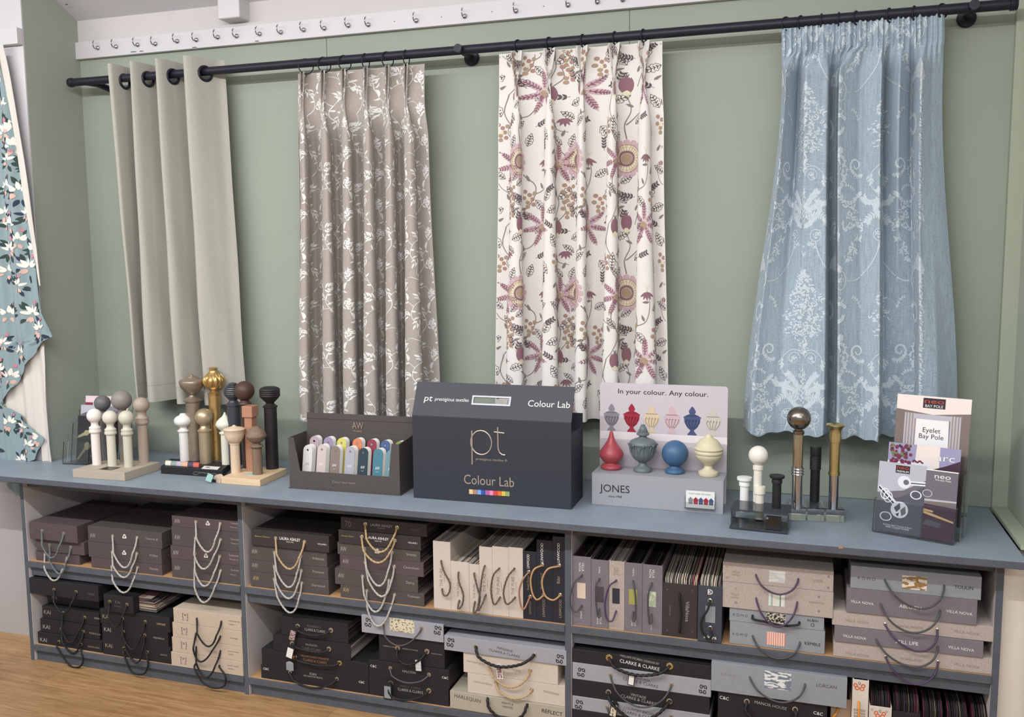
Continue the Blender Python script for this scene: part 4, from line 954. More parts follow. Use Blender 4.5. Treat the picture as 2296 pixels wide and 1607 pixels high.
# lower shelf, left bay
s = stack('left stack, lower shelf, left bay', ZB, (1298, 1313), [
    dict(x=(73.5, 221), x0=.0495, b=(1331, 1350), y=-.515, m=K_, d='black sample book with black rope', h=((120.6, 1322), (170, 1327), [(142, 1374)], 'black', dict(out=.02, eye='eyelet_gold')), t=[('ORLEY', 205, 1332, 18, 'ink_dim')]),
    dict(x=(105.7, 222), b=(1349, 1368), y=-.455, m=K_, d='black sample book set back', t=[('KAI', 122, 1339, 14, 'ink_silver')]),
    dict(x=(95, 222), b=(1389, 1400), y=-.49, m=K_, d='black sample book', h=((141, 1374), (189.6, 1384.5), [(156, 1440)], 'black', dict(out=.02, eye='eyelet_gold')), t=[('KAI', 106, 1372, 19, 'ink_bronze', dict(h=9)), ('VIENA', 217, 1386, 16, 'ink_silver')]),
    dict(x=(90.8, 223), b=(1419, 1432), y=-.495, m=K_, d='black sample book', h=((137, 1410.5), (186.5, 1416), [(163, 1464)], 'black', dict(out=.02, eye='eyelet_gold')), t=[('KAI', 104, 1405, 19, 'ink_silver', dict(h=9)), ('PENINSULA', 213, 1420.5, 31, 'ink_bronze')]),
    dict(x=(85, 228.8), b=(1444, 1462), y=-.50, m=K_, d='black sample book', h=((131.7, 1439), (181, 1445), [(128, 1450), (155, 1490), (177, 1495), (186, 1480)], 'black', dict(out=.016, eye='eyelet_gold')), t=[('KAI', 97.5, 1434, 19, 'ink_silver', dict(h=9)), ('GRASSLANDS', 210, 1450.5, 33, 'ink_bronze')])], depth=.38, group='sample books in the left bay')
s = stack('middle stack, lower shelf, left bay', ZB, (1329, 1342), [
    dict(x=(233, 299), b=(1367, 1378.6), y=-.52, m=K_, d='short black book with striped pages', h=((245.4, 1349), (284, 1355.7), [(258, 1405)], 'black', dict(out=.02, eye='eyelet_gold')), t=[('KAI', 264, 1350, 14, 'ink_dim'), ('OTTOMAN', 264, 1359, 20, 'ink_dim')]),
    dict(x=(224.6, 380.6), b=(1398, 1415.7), y=-.505, m=K_, d='black sample book', h=((274, 1387), (325, 1394), [(296, 1455.5)], 'black', dict(out=.02, eye='eyelet_gold')), t=[('KAI', 238, 1382, 20, 'ink_bronze', dict(h=9)), ('LINNAE', 361, 1399, 23, 'ink_gold')]),
    dict(x=(229, 377), b=(1428, 1448.6), y=-.505, m=K_, d='black sample book', h=((276, 1416), (324, 1424), [(305, 1485)], 'black', dict(out=.018, eye='eyelet_gold')), t=[('KAI', 241, 1411, 19, 'ink_silver', dict(h=9)), ('MAJORELLE', 356, 1431, 29, 'ink_silver')]),
    dict(x=(230.5, 383), b=(1464, 1487), y=-.505, m=K_, d='black sample book', h=((277, 1454), (329.6, 1462), [(279, 1470), (296, 1506), (322, 1510), (332, 1490)], 'black', dict(out=.014, eye='eyelet_gold')), t=[('KAI', 244, 1447, 19, 'ink_bronze', dict(h=9)), ('ASANTE', 367, 1468, 19, 'ink_bronze')])], depth=.38, group='sample books in the left bay')
# loose cloth pages of the short book, fanned to its right
x1 = at(299.5, 1360, y=-.52)[0]; zb_ = at(299, 1376, y=-.52)[2]; pg = MB(); rr = random.Random(4)
for k in range(13):
    z = zb_+.003+k*.0046; xx = x1+.004+.010*k*.3; n = 8; V = []
    for i in range(n+1):
        f = i/n; y = -.485+f*.36; V += [(x1-.002, y, z), (x1+.085+rr.uniform(-.006, .006)-k*.002, y, z+.004*math.sin(f*5+k)), (x1+.085-k*.002, y, z+.0036+.004*math.sin(f*5+k)), (x1-.002, y, z+.0040)]
    fs = []
    for i in range(n):
        a = 4*i
        for q in range(4): fs.append((a+q, a+4+q, a+4+(q+1) % 4, a+(q+1) % 4))
    fs += [(0, 1, 2, 3), (4*n+3, 4*n+2, 4*n+1, 4*n)]; pg.add(V, fs)
obj('cloth_samples', pg, 'cloth_mixed', s[0], smooth=40)
kb = 'kraft_board'
def kicon(px, py): return [('[=]', px, py-2, 15, 'ink_dark', dict(h=11)), ('[..]', px, py+7, 14, 'ink_dark', dict(h=4))]
s = stack('right stack, lower shelf, left bay', ZB, (1363.7, 1381), [
    dict(x=(388.9, 547), x1=BAY1, b=(1394, 1416), y=-.512, m=kb, d='beige sample box with black cord', h=((441, 1386), (496, 1393), [(466, 1448.6)], 'bcord', dict(out=.024, eye=None)), t=kicon(415, 1382)+[('FORM & TEXTURE', 525, 1393, 28, 'ink_dark'), ('VOLUME I', 519, 1399.5, 14, 'ink_black')]),
    dict(x=(387, 547), x1=BAY1, b=(1427.8, 1448), y=-.512, m=kb, d='beige sample box with black cord', h=((439.5, 1419), (494, 1426), [(449, 1483)], 'bcord', dict(out=.021, eye=None)), t=kicon(413, 1414)+[('THE PONGEE', 524, 1431, 22, 'ink_dark')]),
    dict(x=(386, 547), x1=BAY1, b=(1460, 1482), y=-.512, m=kb, d='beige sample box with black cord', h=((439.5, 1450), (494, 1459), [(461, 1518)], 'bcord', dict(out=.018, eye=None)), t=kicon(412, 1446)+[('BANCROFT GARDENS', 523, 1461, 28, 'ink_dark'), ('VOLUME I', 517, 1467, 14, 'ink_black')]),
    dict(x=(384, 549), x1=BAY1, b=(1491, 1514.4), y=-.514, m=kb, d='beige sample box with black cord', h=((438.5, 1488.5), (493, 1493), [(437, 1500), (455, 1530), (480, 1542), (503, 1537), (505, 1515)], 'bcord', dict(out=.014, eye=None)), t=kicon(411, 1480)+[('BANCROFT GARDENS', 523, 1493, 28, 'ink_dark'), ('VOLUME II', 517, 1499, 15, 'ink_black')])], depth=.36, group='sample books in the left bay')

# middle bay, upper shelf
s = stack('left stack, upper shelf, middle bay', ZM, (1185, 1204), [
    dict(x=(563.5, 737.5), b=(1220, 1238.8), y=-.51, m=D_, closed=True, d='black-brown sample book with gold rope', h=((617.7, 1206.6), (682, 1215), [(648, 1275)], 'gold', dict(out=.024)), t=[('LAURA ASHLEY', 650, 1208.5, 53, 'ink_white', dict(h=7, bold=.01)), ('SINCE 1953', 650, 1215, 18, 'ink_white'), ('Signature Collection', 588, 1203, 39, 'ink_gold', dict(it=.3)), ('VOLUME I', 722, 1220, 23, 'ink_white')]),
    dict(x=(560.5, 733), b=(1251.4, 1270), m=U_, d='dark umber sample book', h=((615, 1239), (673.6, 1246.7), [(646.7, 1316)], 'white', dict(out=.021)), t=[AWt(571, 1236), ('Indienne', 714, 1252, 29, 'ink_silver')]),
    dict(x=(560, 735.5), b=(1276.7, 1296), m=U_, d='dark umber sample book', h=((614.6, 1270), (675, 1279), [(646, 1341)], 'white', dict(out=.018)), t=[AWt(571.5, 1267), ('Provence', 714, 1282, 29, 'ink_silver')]),
    dict(x=(562, 737), b=(1309, 1330), m=U_, d='dark umber sample book', h=((614.6, 1299), (676, 1306.7), [(650, 1373)], 'white', dict(out=.015)), t=[AWt(574, 1296, 'ink_gold'), ('Sherwood', 714, 1312.5, 33, 'ink_silver')])], depth=.38, group='sample books in the middle bay')
s = stack('right stack, upper shelf, middle bay', ZM, (1158, 1176), [
    dict(x=(764, 957), b=(1185, 1204), y=-.505, m=D_, closed=False, d='black-brown sample book with gold rope', h=((818.7, 1175), (889.7, 1182.7), [(851, 1237)], 'gold', dict(out=.026)), t=[('LAURA ASHLEY', 855, 1178, 54, 'ink_silver', dict(h=6)), ('SINCE 1953', 854, 1184, 17, 'ink_silver'), ('70', 780, 1174, 15, 'ink_dim', dict(h=14)), ('VOLUME I', 930, 1188, 22, 'ink_dim')]),
    dict(x=(759, 943.5), b=(1216, 1231.6), y=-.508, m=D_, closed=False, d='black-brown sample book with gold rope', h=((810.8, 1203.5), (885, 1212), [(845.5, 1261)], 'gold', dict(out=.023)), t=[('LAURA ASHLEY', 847, 1206.5, 54, 'ink_white', dict(h=6, bold=.01)), ('SINCE 1953', 848, 1213, 17, 'ink_white'), ('Country Charm', 779, 1202, 31, 'ink_gold', dict(it=.3)), ('VOLUME I', 925, 1217, 23, 'ink_white')]),
    dict(x=(756.5, 942), b=(1239.8, 1257.8), m=U_, closed=False, d='dark umber sample book', h=((817, 1231), (878.6, 1239), [(848.7, 1313)], 'white', dict(out=.021)), t=[AWt(770, 1230), ('Sirente', 922, 1243, 24, 'ink_silver')]),
    dict(x=(762, 949.6), b=(1270.4, 1290.9), m=P_, closed=False, d='plum sample book', h=((818.7, 1261), (883.4, 1270), [(855, 1336.6)], 'white', dict(out=.018)), t=[AWt(775, 1258), ('Caversham', 922, 1272.5, 38, 'ink_silver')]),
    dict(x=(751, 937), b=(1305, 1324.6), m=U_, closed=False, d='dark umber sample book, jutting left', h=((812.4, 1292.5), (872, 1302), [(840.8, 1371)], 'white', dict(out=.016)), t=[AWt(765, 1290), ('Darcy', 920, 1307, 20, 'ink_silver')]),
    dict(x=(763.5, 951), b=(1335, 1352.4), m=U_, closed=False, d='dark umber sample book', h=((821.8, 1324.6), (884, 1333.5), [(847, 1403)], 'white', dict(out=.014)), t=[AWt(776, 1322, 'ink_gold'), ('Toulouse', 927, 1337, 30, 'ink_silver')])], depth=.38, group='sample books in the middle bay')
knot(s[2], -.502, 846, 1236, 5); 

def standing(items, where, zbase, group, y=-.502, depth=.38):
    out = []; prev = None
    for k, it in enumerate(items):
        yy = it.get('y', y); ym = (it['t']+it['b'])/2
        x0 = at(it['x'][0], ym, y=yy)[0]; x1 = at(it['x'][1], ym, y=yy)[0]
        if prev is not None and x0 < prev+.0004: x0 = prev+.0004
        prev = x1
        z1 = at((it['x'][0]+it['x'][1])/2, it['t'], y=yy)[2]
        t = book(x0, x1, zbase+.0006, z1, yy, it.get('depth', depth), it['m'], it['d']+(', '+where if where else ''), group, closed=False, stand=True, pages=it.get('pages', 'cloth_dark_up'))
        if 'h' in it: A, B, lo, kd = it['h'][:4]; handle(t, yy, A, B, lo, kd, **(it['h'][4] if len(it['h']) > 4 else {}))
        if 'txt' in it: lettering(t, yy, it['txt'])
        for c in it.get('c', []): chip_part(t, yy, *c)
        out.append(t)
    return out
LB = 'linen_board'
def pure(px, py, w=42): return [('THE PURE', px, py, w, 'ink_bronze', dict(upw=1)), ('Sustainably Printed', px+7, py+2, w*.5, 'ink_bronze', dict(upw=1))]
stt = standing([
    dict(x=(971.8, 1010.5), t=1214, b=1359, m=LB, d='first and tallest cream linen sample book from the left', pages='cloth_pale', h=((990, 1258), (992, 1320.6), [(996, 1282), (1009, 1308), (1006, 1330), (996, 1335)], 'brown', dict(eye=None, out=.012)), txt=pure(989, 1294)),
    dict(x=(1010.5, 1052), t=1259.4, b=1368, m=LB, d='second, shorter cream linen sample book from the left', pages='cloth_light_up', h=((1028.5, 1283.6), (1030, 1346.6), [(1029, 1304), (1038.5, 1332), (1036, 1356), (1027, 1364)], 'brown', dict(eye=None, out=.012)), txt=pure(1027, 1321, 34)),
    dict(x=(1052.5, 1075), t=1265, b=1373, m=LB, d='third, narrow short cream linen sample book from the left', pages='cloth_light_up', h=((1064, 1286), (1065, 1350), [(1069, 1312), (1076, 1340), (1070, 1366), (1062, 1372)], 'brown', dict(eye=None, out=.012)), txt=pure(1063, 1325, 34)),
    dict(x=(1075, 1104), t=1226, b=1379, m=LB, d='fourth cream linen sample book, first of three tall ones', pages='cloth_pale', h=((1086.7, 1269), (1089, 1333.6), [(1081, 1292), (1078, 1315), (1072, 1366), (1082, 1352)], 'brown', dict(eye=None, out=.018)), txt=pure(1086, 1306)),
    dict(x=(1104, 1140.5), t=1226, b=1381, m=LB, d='fifth cream linen sample book, middle of three tall ones', pages='cloth_pale', h=((1118.8, 1274), (1121, 1338.8), [(1106, 1290), (1101, 1322), (1106, 1352), (1113, 1352)], 'brown', dict(eye=None, out=.016)), txt=pure(1117, 1313)),
    dict(x=(1140.5, 1172.5), t=1227.6, b=1382, m=LB, d='sixth cream linen sample book, last of three tall ones', pages='cloth_pale', h=((1152.7, 1274.5), (1154.5, 1338.8), [(1138, 1294), (1129, 1326), (1134, 1352), (1144, 1351)], 'brown', dict(eye=None, out=.018)), txt=pure(1150, 1313)),
    dict(x=(1173, 1203), t=1236, b=1383, m='navy_board', d='shortest dark navy sample book with copper cord, beside the cream ones', h=((1185.4, 1282), (1188.5, 1337.6), [(1172, 1300), (1164, 1326), (1168, 1358), (1176, 1364)], 'copper', dict(er=.0045, out=.02)), txt=[('LINWOOD', 1188.5, 1362, 30, 'ink_bronze', dict(upw=1)), ('Small Prints', 1184, 1306, 34, 'ink_bronze', dict(upw=1)), ('LINWOOD', 1184, 1258, 32, 'ink_white', dict(upw=1, h=6))]),
    dict(x=(1203, 1239), t=1211, b=1388, m='navy_board', d='middle dark navy sample book with tan cord', h=((1216, 1266), (1218.8, 1333.6), [(1198, 1276), (1190, 1299), (1194, 1330), (1204, 1344)], 'tan', dict(er=.0045, out=.022)), txt=[('LINWOOD', 1219, 1362, 42, 'ink_bronze', dict(upw=1)), ('Small Prints II', 1214, 1303, 36, 'ink_bronze', dict(upw=1)), ('LINWOOD', 1215, 1239, 44, 'ink_white', dict(upw=1, h=6))]),
    dict(x=(1239, 1268.5), t=1203, b=1389, m='navy_board', d='rightmost dark navy sample book with tan cord, against the divider', h=((1253.6, 1267.6), (1255.7, 1333.6), [(1228, 1276), (1215.7, 1302), (1222, 1334), (1240, 1345)], 'tan', dict(er=.0045, out=.024)), txt=[('LINWOOD', 1256, 1364, 42, 'ink_bronze', dict(upw=1)), ('Bibi', 1252, 1300, 16, 'ink_bronze', dict(upw=1, h=7)), ('LINWOOD', 1252, 1239, 44, 'ink_white', dict(upw=1, h=6))])], '', ZM, 'standing sample books in the middle bay')

# middle bay, lower shelf
s = stack('left stack, lower shelf, middle bay', ZB, (1382, 1398), [
    dict(x=(630, 781), b=(1423, 1437), y=-.50, m=K_, closed=False, d='black sample book with rose-printed tag', h=((667, 1404), (741.4, 1413), [(696, 1424)], 'black', dict(out=.014, er=.0075)), t=[('EQUINOX 2', 704, 1405, 34, 'ink_dim', dict(h=6)), ('CLARKE & CLARKE', 706, 1413, 52, 'ink_silver', dict(h=6))], tag=(656, 1424, 17, 28, -.25, 'chip_rose')),
    dict(x=(612.7, 786), b=(1452, 1475.4), y=-.504, m=K_, closed=False, pages='cloth_pale', d='black sample book with cream tag', h=((654.6, 1443), (737, 1455), [(700, 1461)], 'black', dict(out=.012, er=.0075)), t=[('PAVILION', 698, 1446, 29, 'ink_bronze'), ('CLARKE & CLARKE', 698, 1455, 50, 'ink_dim', dict(h=6))], tag=(650, 1463, 19, 28, -.25, 'card_white')),
    dict(x=(586.8, 826), b=(1483, 1513), m=K_, closed=True, d='wide black sample book', h=((661, 1474), (761, 1486.5), [(710, 1491)], 'black', dict(out=.012, er=.0075, eye='eyelet_gold')), t=[('WILLIAM MORRIS WEAVES BY', 706, 1473.5, 72, 'ink_copper', dict(h=5)), ('CLARKE & CLARKE', 706, 1482, 60, 'ink_copper', dict(h=6))], tag=(650, 1494, 18, 18, 0, 'chip_grey'), tm='grey_board'),
    dict(x=(585, 826), b=(1510, 1544), m=K_, closed=True, d='wide black sample book', h=((650, 1507), (755, 1522), [(697, 1541)], 'bcord', dict(out=.014)), t=[('C&C', 596.5, 1499, 14, 'ink_white'), ('C&C', 811, 1529, 14, 'ink_white'), ('EDEN', 702, 1511, 17, 'ink_silver'), ('DECORATIVE PRINTS', 702, 1517, 48, 'ink_silver')])], depth=.40, group='sample books in the middle bay')
def gg(px, py): return [('g', px-1, py+5.5, 10, 'ink_black', dict(rot=PI/2)), ('g', px+1, py-5.5, 10, 'ink_black', dict(rot=-PI/2))]
s = stack('middle stack, lower shelf, middle bay', ZB, (1378, 1401), [
    dict(x=(810.8, 994.4), b=(1415.5, 1437.6), y=-.508, m='grey_board', closed=False, d='silver-grey sample book', h=((860, 1400), (945, 1408.6), [(893, 1447)], 'smooth', dict(out=.016)), t=gg(826, 1395)+gg(981, 1413)+[('CLARKE & CLARKE', 897, 1417, 60, 'ink_silver', dict(h=6, rot=-.12))], c=[(874, 1391, 929, 1413, 'chip_bloom')]),
    dict(x=(850, 997), b=(1475, 1493), y=-.498, m=K_, d='black sample book with pale tag', h=((891, 1452.7), (957, 1460.6), [(912, 1489.6)], 'black', dict(out=.016, er=.0075)), t=[('CLARKE & CLARKE', 873, 1449, 32, 'ink_silver'), ('DECORATIVE WEAVES', 920, 1456, 38, 'ink_silver'), ('CLARKE & CLARKE', 979, 1466, 26, 'ink_silver')], tag=(938, 1491, 17, 30, .05, 'chip_wave')),
    dict(x=(827, 1007), b=(1512, 1535), m=K_, d='wide black sample book', h=((874.8, 1498), (961.6, 1512.7), [(910, 1530)], 'smooth', dict(out=.016)), t=[('C&C', 837.5, 1493, 15, 'ink_white'), ('C&C', 998, 1519, 15, 'ink_white'), ('HALCYON', 917, 1506, 32, 'ink_silver')]),
    dict(x=(827, 1006), b=(1546, 1573), m=K_, d='wide black sample book with printed tag', h=((875.5, 1532), (961, 1548.6), [(871, 1548), (880, 1562), (905, 1569), (940, 1564)], 'black', dict(out=.012, er=.0075)), t=[('VARDO SHEERS', 919, 1540, 50, 'ink_dim'), ('CLARKE & CLARKE', 920, 1548.5, 62, 'ink_silver', dict(h=6))], tag=(869, 1551, 20, 34, .0, 'chip_grey'))], depth=.40, group='sample books in the middle bay')
s = stack('right stack, lower shelf, middle bay', ZB, (1426, 1457), [
    dict(x=(996, 1270), b=(1455, 1491), y=-.512, m='grey_board', closed=True, d='silver-grey sample book with thick rope', h=((1066.7, 1450), (1197.5, 1468.5), [(1118, 1494)], 'thick', dict(out=.02, er=.0065)), t=gg(1010, 1440)+gg(1255, 1477)+[('FERNDENE', 1132, 1456, 37, 'ink_dark', dict(rot=-.12)), ('CLARKE & CLARKE', 1131, 1464, 73, 'ink_dark', dict(h=5.5, rot=-.1))], tag=(1120, 1507, 14, 30, .1, 'chip_rose'), tm='card_white'),
    dict(x=(1039, 1251), b=(1500, 1533), y=-.505, m='champagne_board', d='cream sample box with braided gold cord', h=((1096, 1489), (1188.5, 1503), [(1141, 1540)], 'goldthin', dict(out=.016)), t=[('CHATHAM GLYN', 1066, 1485, 43, 'ink_bronze', dict(rot=-.08)), ('COLLECTIONS', 1143, 1499, 50, 'ink_bronze', dict(rot=-.08))]),
    dict(x=(1048.5, 1268), b=(1547, 1574.5), y=-.505, m='champagne_board', d='cream sample box with braided gold cord', h=((1112, 1530), (1192, 1546.6), [(1147, 1565)], 'goldthin', dict(out=.014)), t=[('CHATHAM GLYN', 1082, 1531, 44, 'ink_bronze', dict(rot=-.06)), ('GARDENIA', 1236, 1553, 37, 'ink_bronze', dict(rot=-.1))]),
    dict(x=(1009, 1269), b=(1582, 1612), y=-.51, m='olive_board', d='wide champagne sample box with black ribbon', h=((1094, 1567), (1181.5, 1580.6), [(1100, 1592), (1137, 1618), (1170, 1605)], 'thick', dict(out=.012, eye=None)), t=[('HARLEQUIN', 1048, 1566, 63, 'ink_dark', dict(rot=-.08)), ('REFLECT', 1238, 1597, 48, 'ink_black', dict(rot=-.05)), ('PRINTS &', 1138, 1577, 27, 'ink_dark'), ('WEAVES', 1138, 1585, 25, 'ink_dark')])], depth=.40, group='sample books in the middle bay')

# right bay, upper shelf
MB_ = 'mauve_board'
def vn(px, py, w=20): return [('VILLA', px+4, py, w, 'ink_white', dict(down=1)), ('NOVA', px-3, py, w, 'ink_white', dict(down=1))]
stt = standing([
    dict(x=(1282, 1325), t=1247.5, b=1398, m=MB_, d='leftmost mauve-grey sample book with cream sample window', h=((1304, 1289.6), (1303.5, 1358), [(1288, 1306), (1279, 1336), (1281, 1362), (1292, 1371)], 'smooth', dict(eye=None, out=.018)), txt=vn(1303, 1271)+[('SIMPLE', 1303, 1378, 17, 'ink_white', dict(down=1))], c=[(1294, 1307.5, 1313, 1340, 'chip_cream')]),
    dict(x=(1325.5, 1365), t=1255, b=1406, m=MB_, d='second mauve-grey sample book with dark plum sample window', h=((1344, 1297.8), (1343.7, 1366), [(1336.5, 1312), (1336, 1345), (1340, 1378), (1344, 1382)], 'smooth', dict(eye=None, out=.014)), txt=[('CHESIL', 1344, 1278, 16, 'ink_white', dict(down=1))]+vn(1343, 1391, 17), c=[(1338, 1316, 1354, 1349, 'chip_plum')]),
    dict(x=(1365.5, 1400), t=1258, b=1410.6, m='oat_linen', d='oatmeal linen sample book with purple cord and dark window', pages='cloth_pale', h=((1381, 1301), (1381, 1370.7), [(1366, 1315), (1356.5, 1352), (1360, 1385), (1372, 1392)], 'purple', dict(eye=None, out=.018)), txt=[('VILLA', 1384, 1280, 18, 'ink_bronze', dict(down=1)), ('NOVA', 1378, 1280, 18, 'ink_bronze', dict(down=1))], c=[(1373, 1319.5, 1389.5, 1352, 'chip_ink')]),
    dict(x=(1400.5, 1440), t=1262, b=1414.7, m=MB_, d='mauve-grey sample book with lime-green sample window', h=((1419.9, 1303), (1419.9, 1372.6), [(1423, 1322), (1425.5, 1350), (1424, 1388), (1418, 1390)], 'smooth', dict(eye=None, out=.012)), txt=[('VENETO', 1420, 1283, 18, 'ink_white', dict(down=1))]+vn(1420, 1395, 17), c=[(1410, 1322, 1429, 1354, 'chip_lime')]),
    dict(x=(1440.5, 1485), t=1266.5, b=1418.8, m=MB_, d='mauve-grey sample book with leafy pale green sample window', h=((1461, 1308), (1461, 1378), [(1454, 1330), (1453, 1362), (1456, 1396), (1461, 1394)], 'smooth', dict(eye=None, out=.012)), txt=vn(1461, 1286)+[('NORTON', 1460, 1402, 18, 'ink_white', dict(down=1))], c=[(1451.5, 1327, 1471, 1359, 'chip_leafy')])], '', ZM, 'standing sample books in the right bay')
def tray(x, t, b, y, m, label, zbase, sw_h, txt=None, h=None, c=None, pages='cloth_light_up', depth=.36, eye=True, name_h=.0):
    """open-topped box filled with hanging cloth samples"""
    ym = (t+b)/2; x0 = at(x[0], ym, y=y)[0]; x1 = at(x[1], ym, y=y)[0]; z1 = at(sum(x)/2, t, y=y)[2]; z0 = zbase+.0006
    tt = thing('sample_box', ((x0+x1)/2, y+depth/2, z0), label, 'sample box', 'open boxes of cloth samples'); th = .003
    obj('case', MB().box(x0, x1, y, y+th, z0, z1).box(x0, x0+th, y+th, y+depth, z0, z1+.004).box(x1-th, x1, y+th, y+depth, z0, z1+.004).box(x0+th, x1-th, y+th, y+depth, z0, z0+th).box(x0+th, x1-th, y+depth-th, y+depth, z0+th, z1+sw_h*1.0), m, tt, smooth=0, bevel=.0006)
    p = MB(); rr = random.Random(int(x[0])); n = int((x1-x0-2*th)/.0032); w = (x1-x0-2*th-.002)/n
    for k in range(n):
        a = x0+th+.001+k*w; hh = rr.uniform(-.004, .004); lean = rr.uniform(-.004, .012)
        y_a = y+th+.006+rr.uniform(0, .006); y_b = y+depth-.02
        V = []
        for yy, zt in ((y_a, z1+sw_h*.32+hh), (y_a+.03, z1+sw_h*.55+hh), (y_b, z1+sw_h+hh)):
            V += [(a, yy, z0+.004), (a+w*.82, yy, z0+.004), (a+w*.82+lean*.3, yy, zt), (a+lean*.3, yy, zt)]
        fs = [(0, 1, 2, 3), (11, 10, 9, 8)]
        for q in (0, 4):
            for e in range(4): fs.append((q+e, q+4+e, q+4+(e+1) % 4, q+(e+1) % 4))
        p.add(V, fs)
    obj('cloth_samples', p, pages, tt, smooth=0)
    if txt: lettering(tt, y, txt)
    if h: A, B, lo, kd = h[:4]; handle(tt, y, A, B, lo, kd, **(h[4] if len(h) > 4 else {}))
    for q in (c or []): chip_part(tt, y, *q)
    return tt
tray((1485.5, 1563.5), 1309, 1423, -.502, 'dark_board', 'wide black-brown box with its name in large gold letters down the side', ZM, .035,
     txt=[('VillaNova', 1541, 1371, 47, 'ink_silver', dict(down=1, h=8)), ('Geneva', 1503, 1368, 25, 'ink_dim', dict(down=1)), ('.', 1496, 1321, 3, 'ink_dim'), ('.', 1553, 1324, 3, 'ink_dim'), ('.', 1496, 1413, 3, 'ink_dim'), ('.', 1552, 1416, 3, 'ink_dim')],
     h=((1523.7, 1332), (1523.7, 1415), [(1525, 1350), (1527, 1375), (1525, 1400)], 'bcord', dict(eye=None, out=.006)))
tray((1564.5, 1618.5), 1314, 1438, -.512, 'slate_board', 'narrow dark slate box with a round K badge and grey window', ZM, .035,
     txt=[('K', 1592, 1327, 5.5, 'ink_white', dict(bold=.02)), ('D', 1592.5, 1327, 11, 'ink_white', dict(h=12)), ('sakura', 1592, 1428, 28, 'ink_white', dict(bold=.02))],
     h=((1592, 1346.7), (1592, 1408), [(1586, 1368), (1574, 1388), (1573, 1410), (1587, 1432), (1596, 1425)], 'bcord', dict(out=.01)), c=[(1581.5, 1360, 1604, 1394, 'chip_grey')])
OL = 'oat_linen'; SB = 'steel_board'
s = stack('left stack, upper shelf, right bay', ZM, (1258.6, 1281.7), [
    dict(x=(1620.5, 1868.5), b=(1303, 1328), y=-.508, m=OL, d='oatmeal linen sample box with purple cord', h=((1694.8, 1289), (1790, 1298), [(1745, 1332)], 'purple', dict(out=.016, eye=None)), t=[('VILLA', 1650, 1282, 18, 'ink_bronze'), ('NOVA', 1650, 1288.5, 17, 'ink_bronze'), ('LOESS', 1833.5, 1302, 21, 'ink_bronze'), ('o', 1630, 1270, 5, 'ink_bronze'), ('o', 1630, 1294, 5, 'ink_bronze'), ('o', 1858, 1292.5, 5, 'ink_dark'), ('o', 1857, 1317, 5, 'ink_dark')], c=[(1724, 1281.5, 1761, 1304, 'chip_wave')]),
    dict(x=(1619.8, 1867.5), b=(1359.7, 1388.7), y=-.508, m=OL, d='oatmeal linen sample box with purple cord', h=((1695.4, 1341), (1787.4, 1350), [(1743, 1404)], 'purple', dict(out=.014, eye=None)), t=[('VILLA', 1648, 1332, 18, 'ink_bronze'), ('NOVA', 1648, 1339, 17, 'ink_bronze'), ('MARANTA', 1831, 1351, 32, 'ink_bronze'), ('o', 1650, 1319, 5, 'ink_bronze'), ('o', 1650, 1351, 5, 'ink_dark'), ('o', 1836, 1338, 5, 'ink_dark'), ('o', 1836, 1370, 5, 'ink_dark')], c=[(1723, 1333, 1760, 1356.5, 'chip_stripe')]),
    dict(x=(1635.5, 1847.6), b=(1389.6, 1418), y=-.503, m=SB, d='steel-grey sample book with leopard-print window', h=((1687.5, 1380), (1792, 1395), [(1690, 1388), (1720, 1394), (1755, 1402), (1786, 1401)], 'bcord', dict(out=.008, eye=None)), t=[('R O M O', 1660, 1379, 32, 'ink_dark'), ('AUBIN', 1822, 1391, 24, 'ink_black'), ('O', 1822, 1401, 8, 'ink_black')], c=[(1717, 1377, 1761, 1397.5, 'chip_leopard')]),
    dict(x=(1636, 1849), b=(1440.8, 1470), y=-.503, m=SB, d='steel-grey sample book with coral striped window', h=((1687.6, 1425.5), (1793.7, 1440), [(1743, 1476)], 'smooth', dict(out=.012, eye=None)), t=[('R O M O', 1659, 1422, 32, 'ink_dark'), ('KEMBLE', 1822, 1443.5, 34, 'ink_black')], c=[(1718, 1420, 1761, 1444, 'chip_coral')])], depth=.40, group='sample books in the right bay')
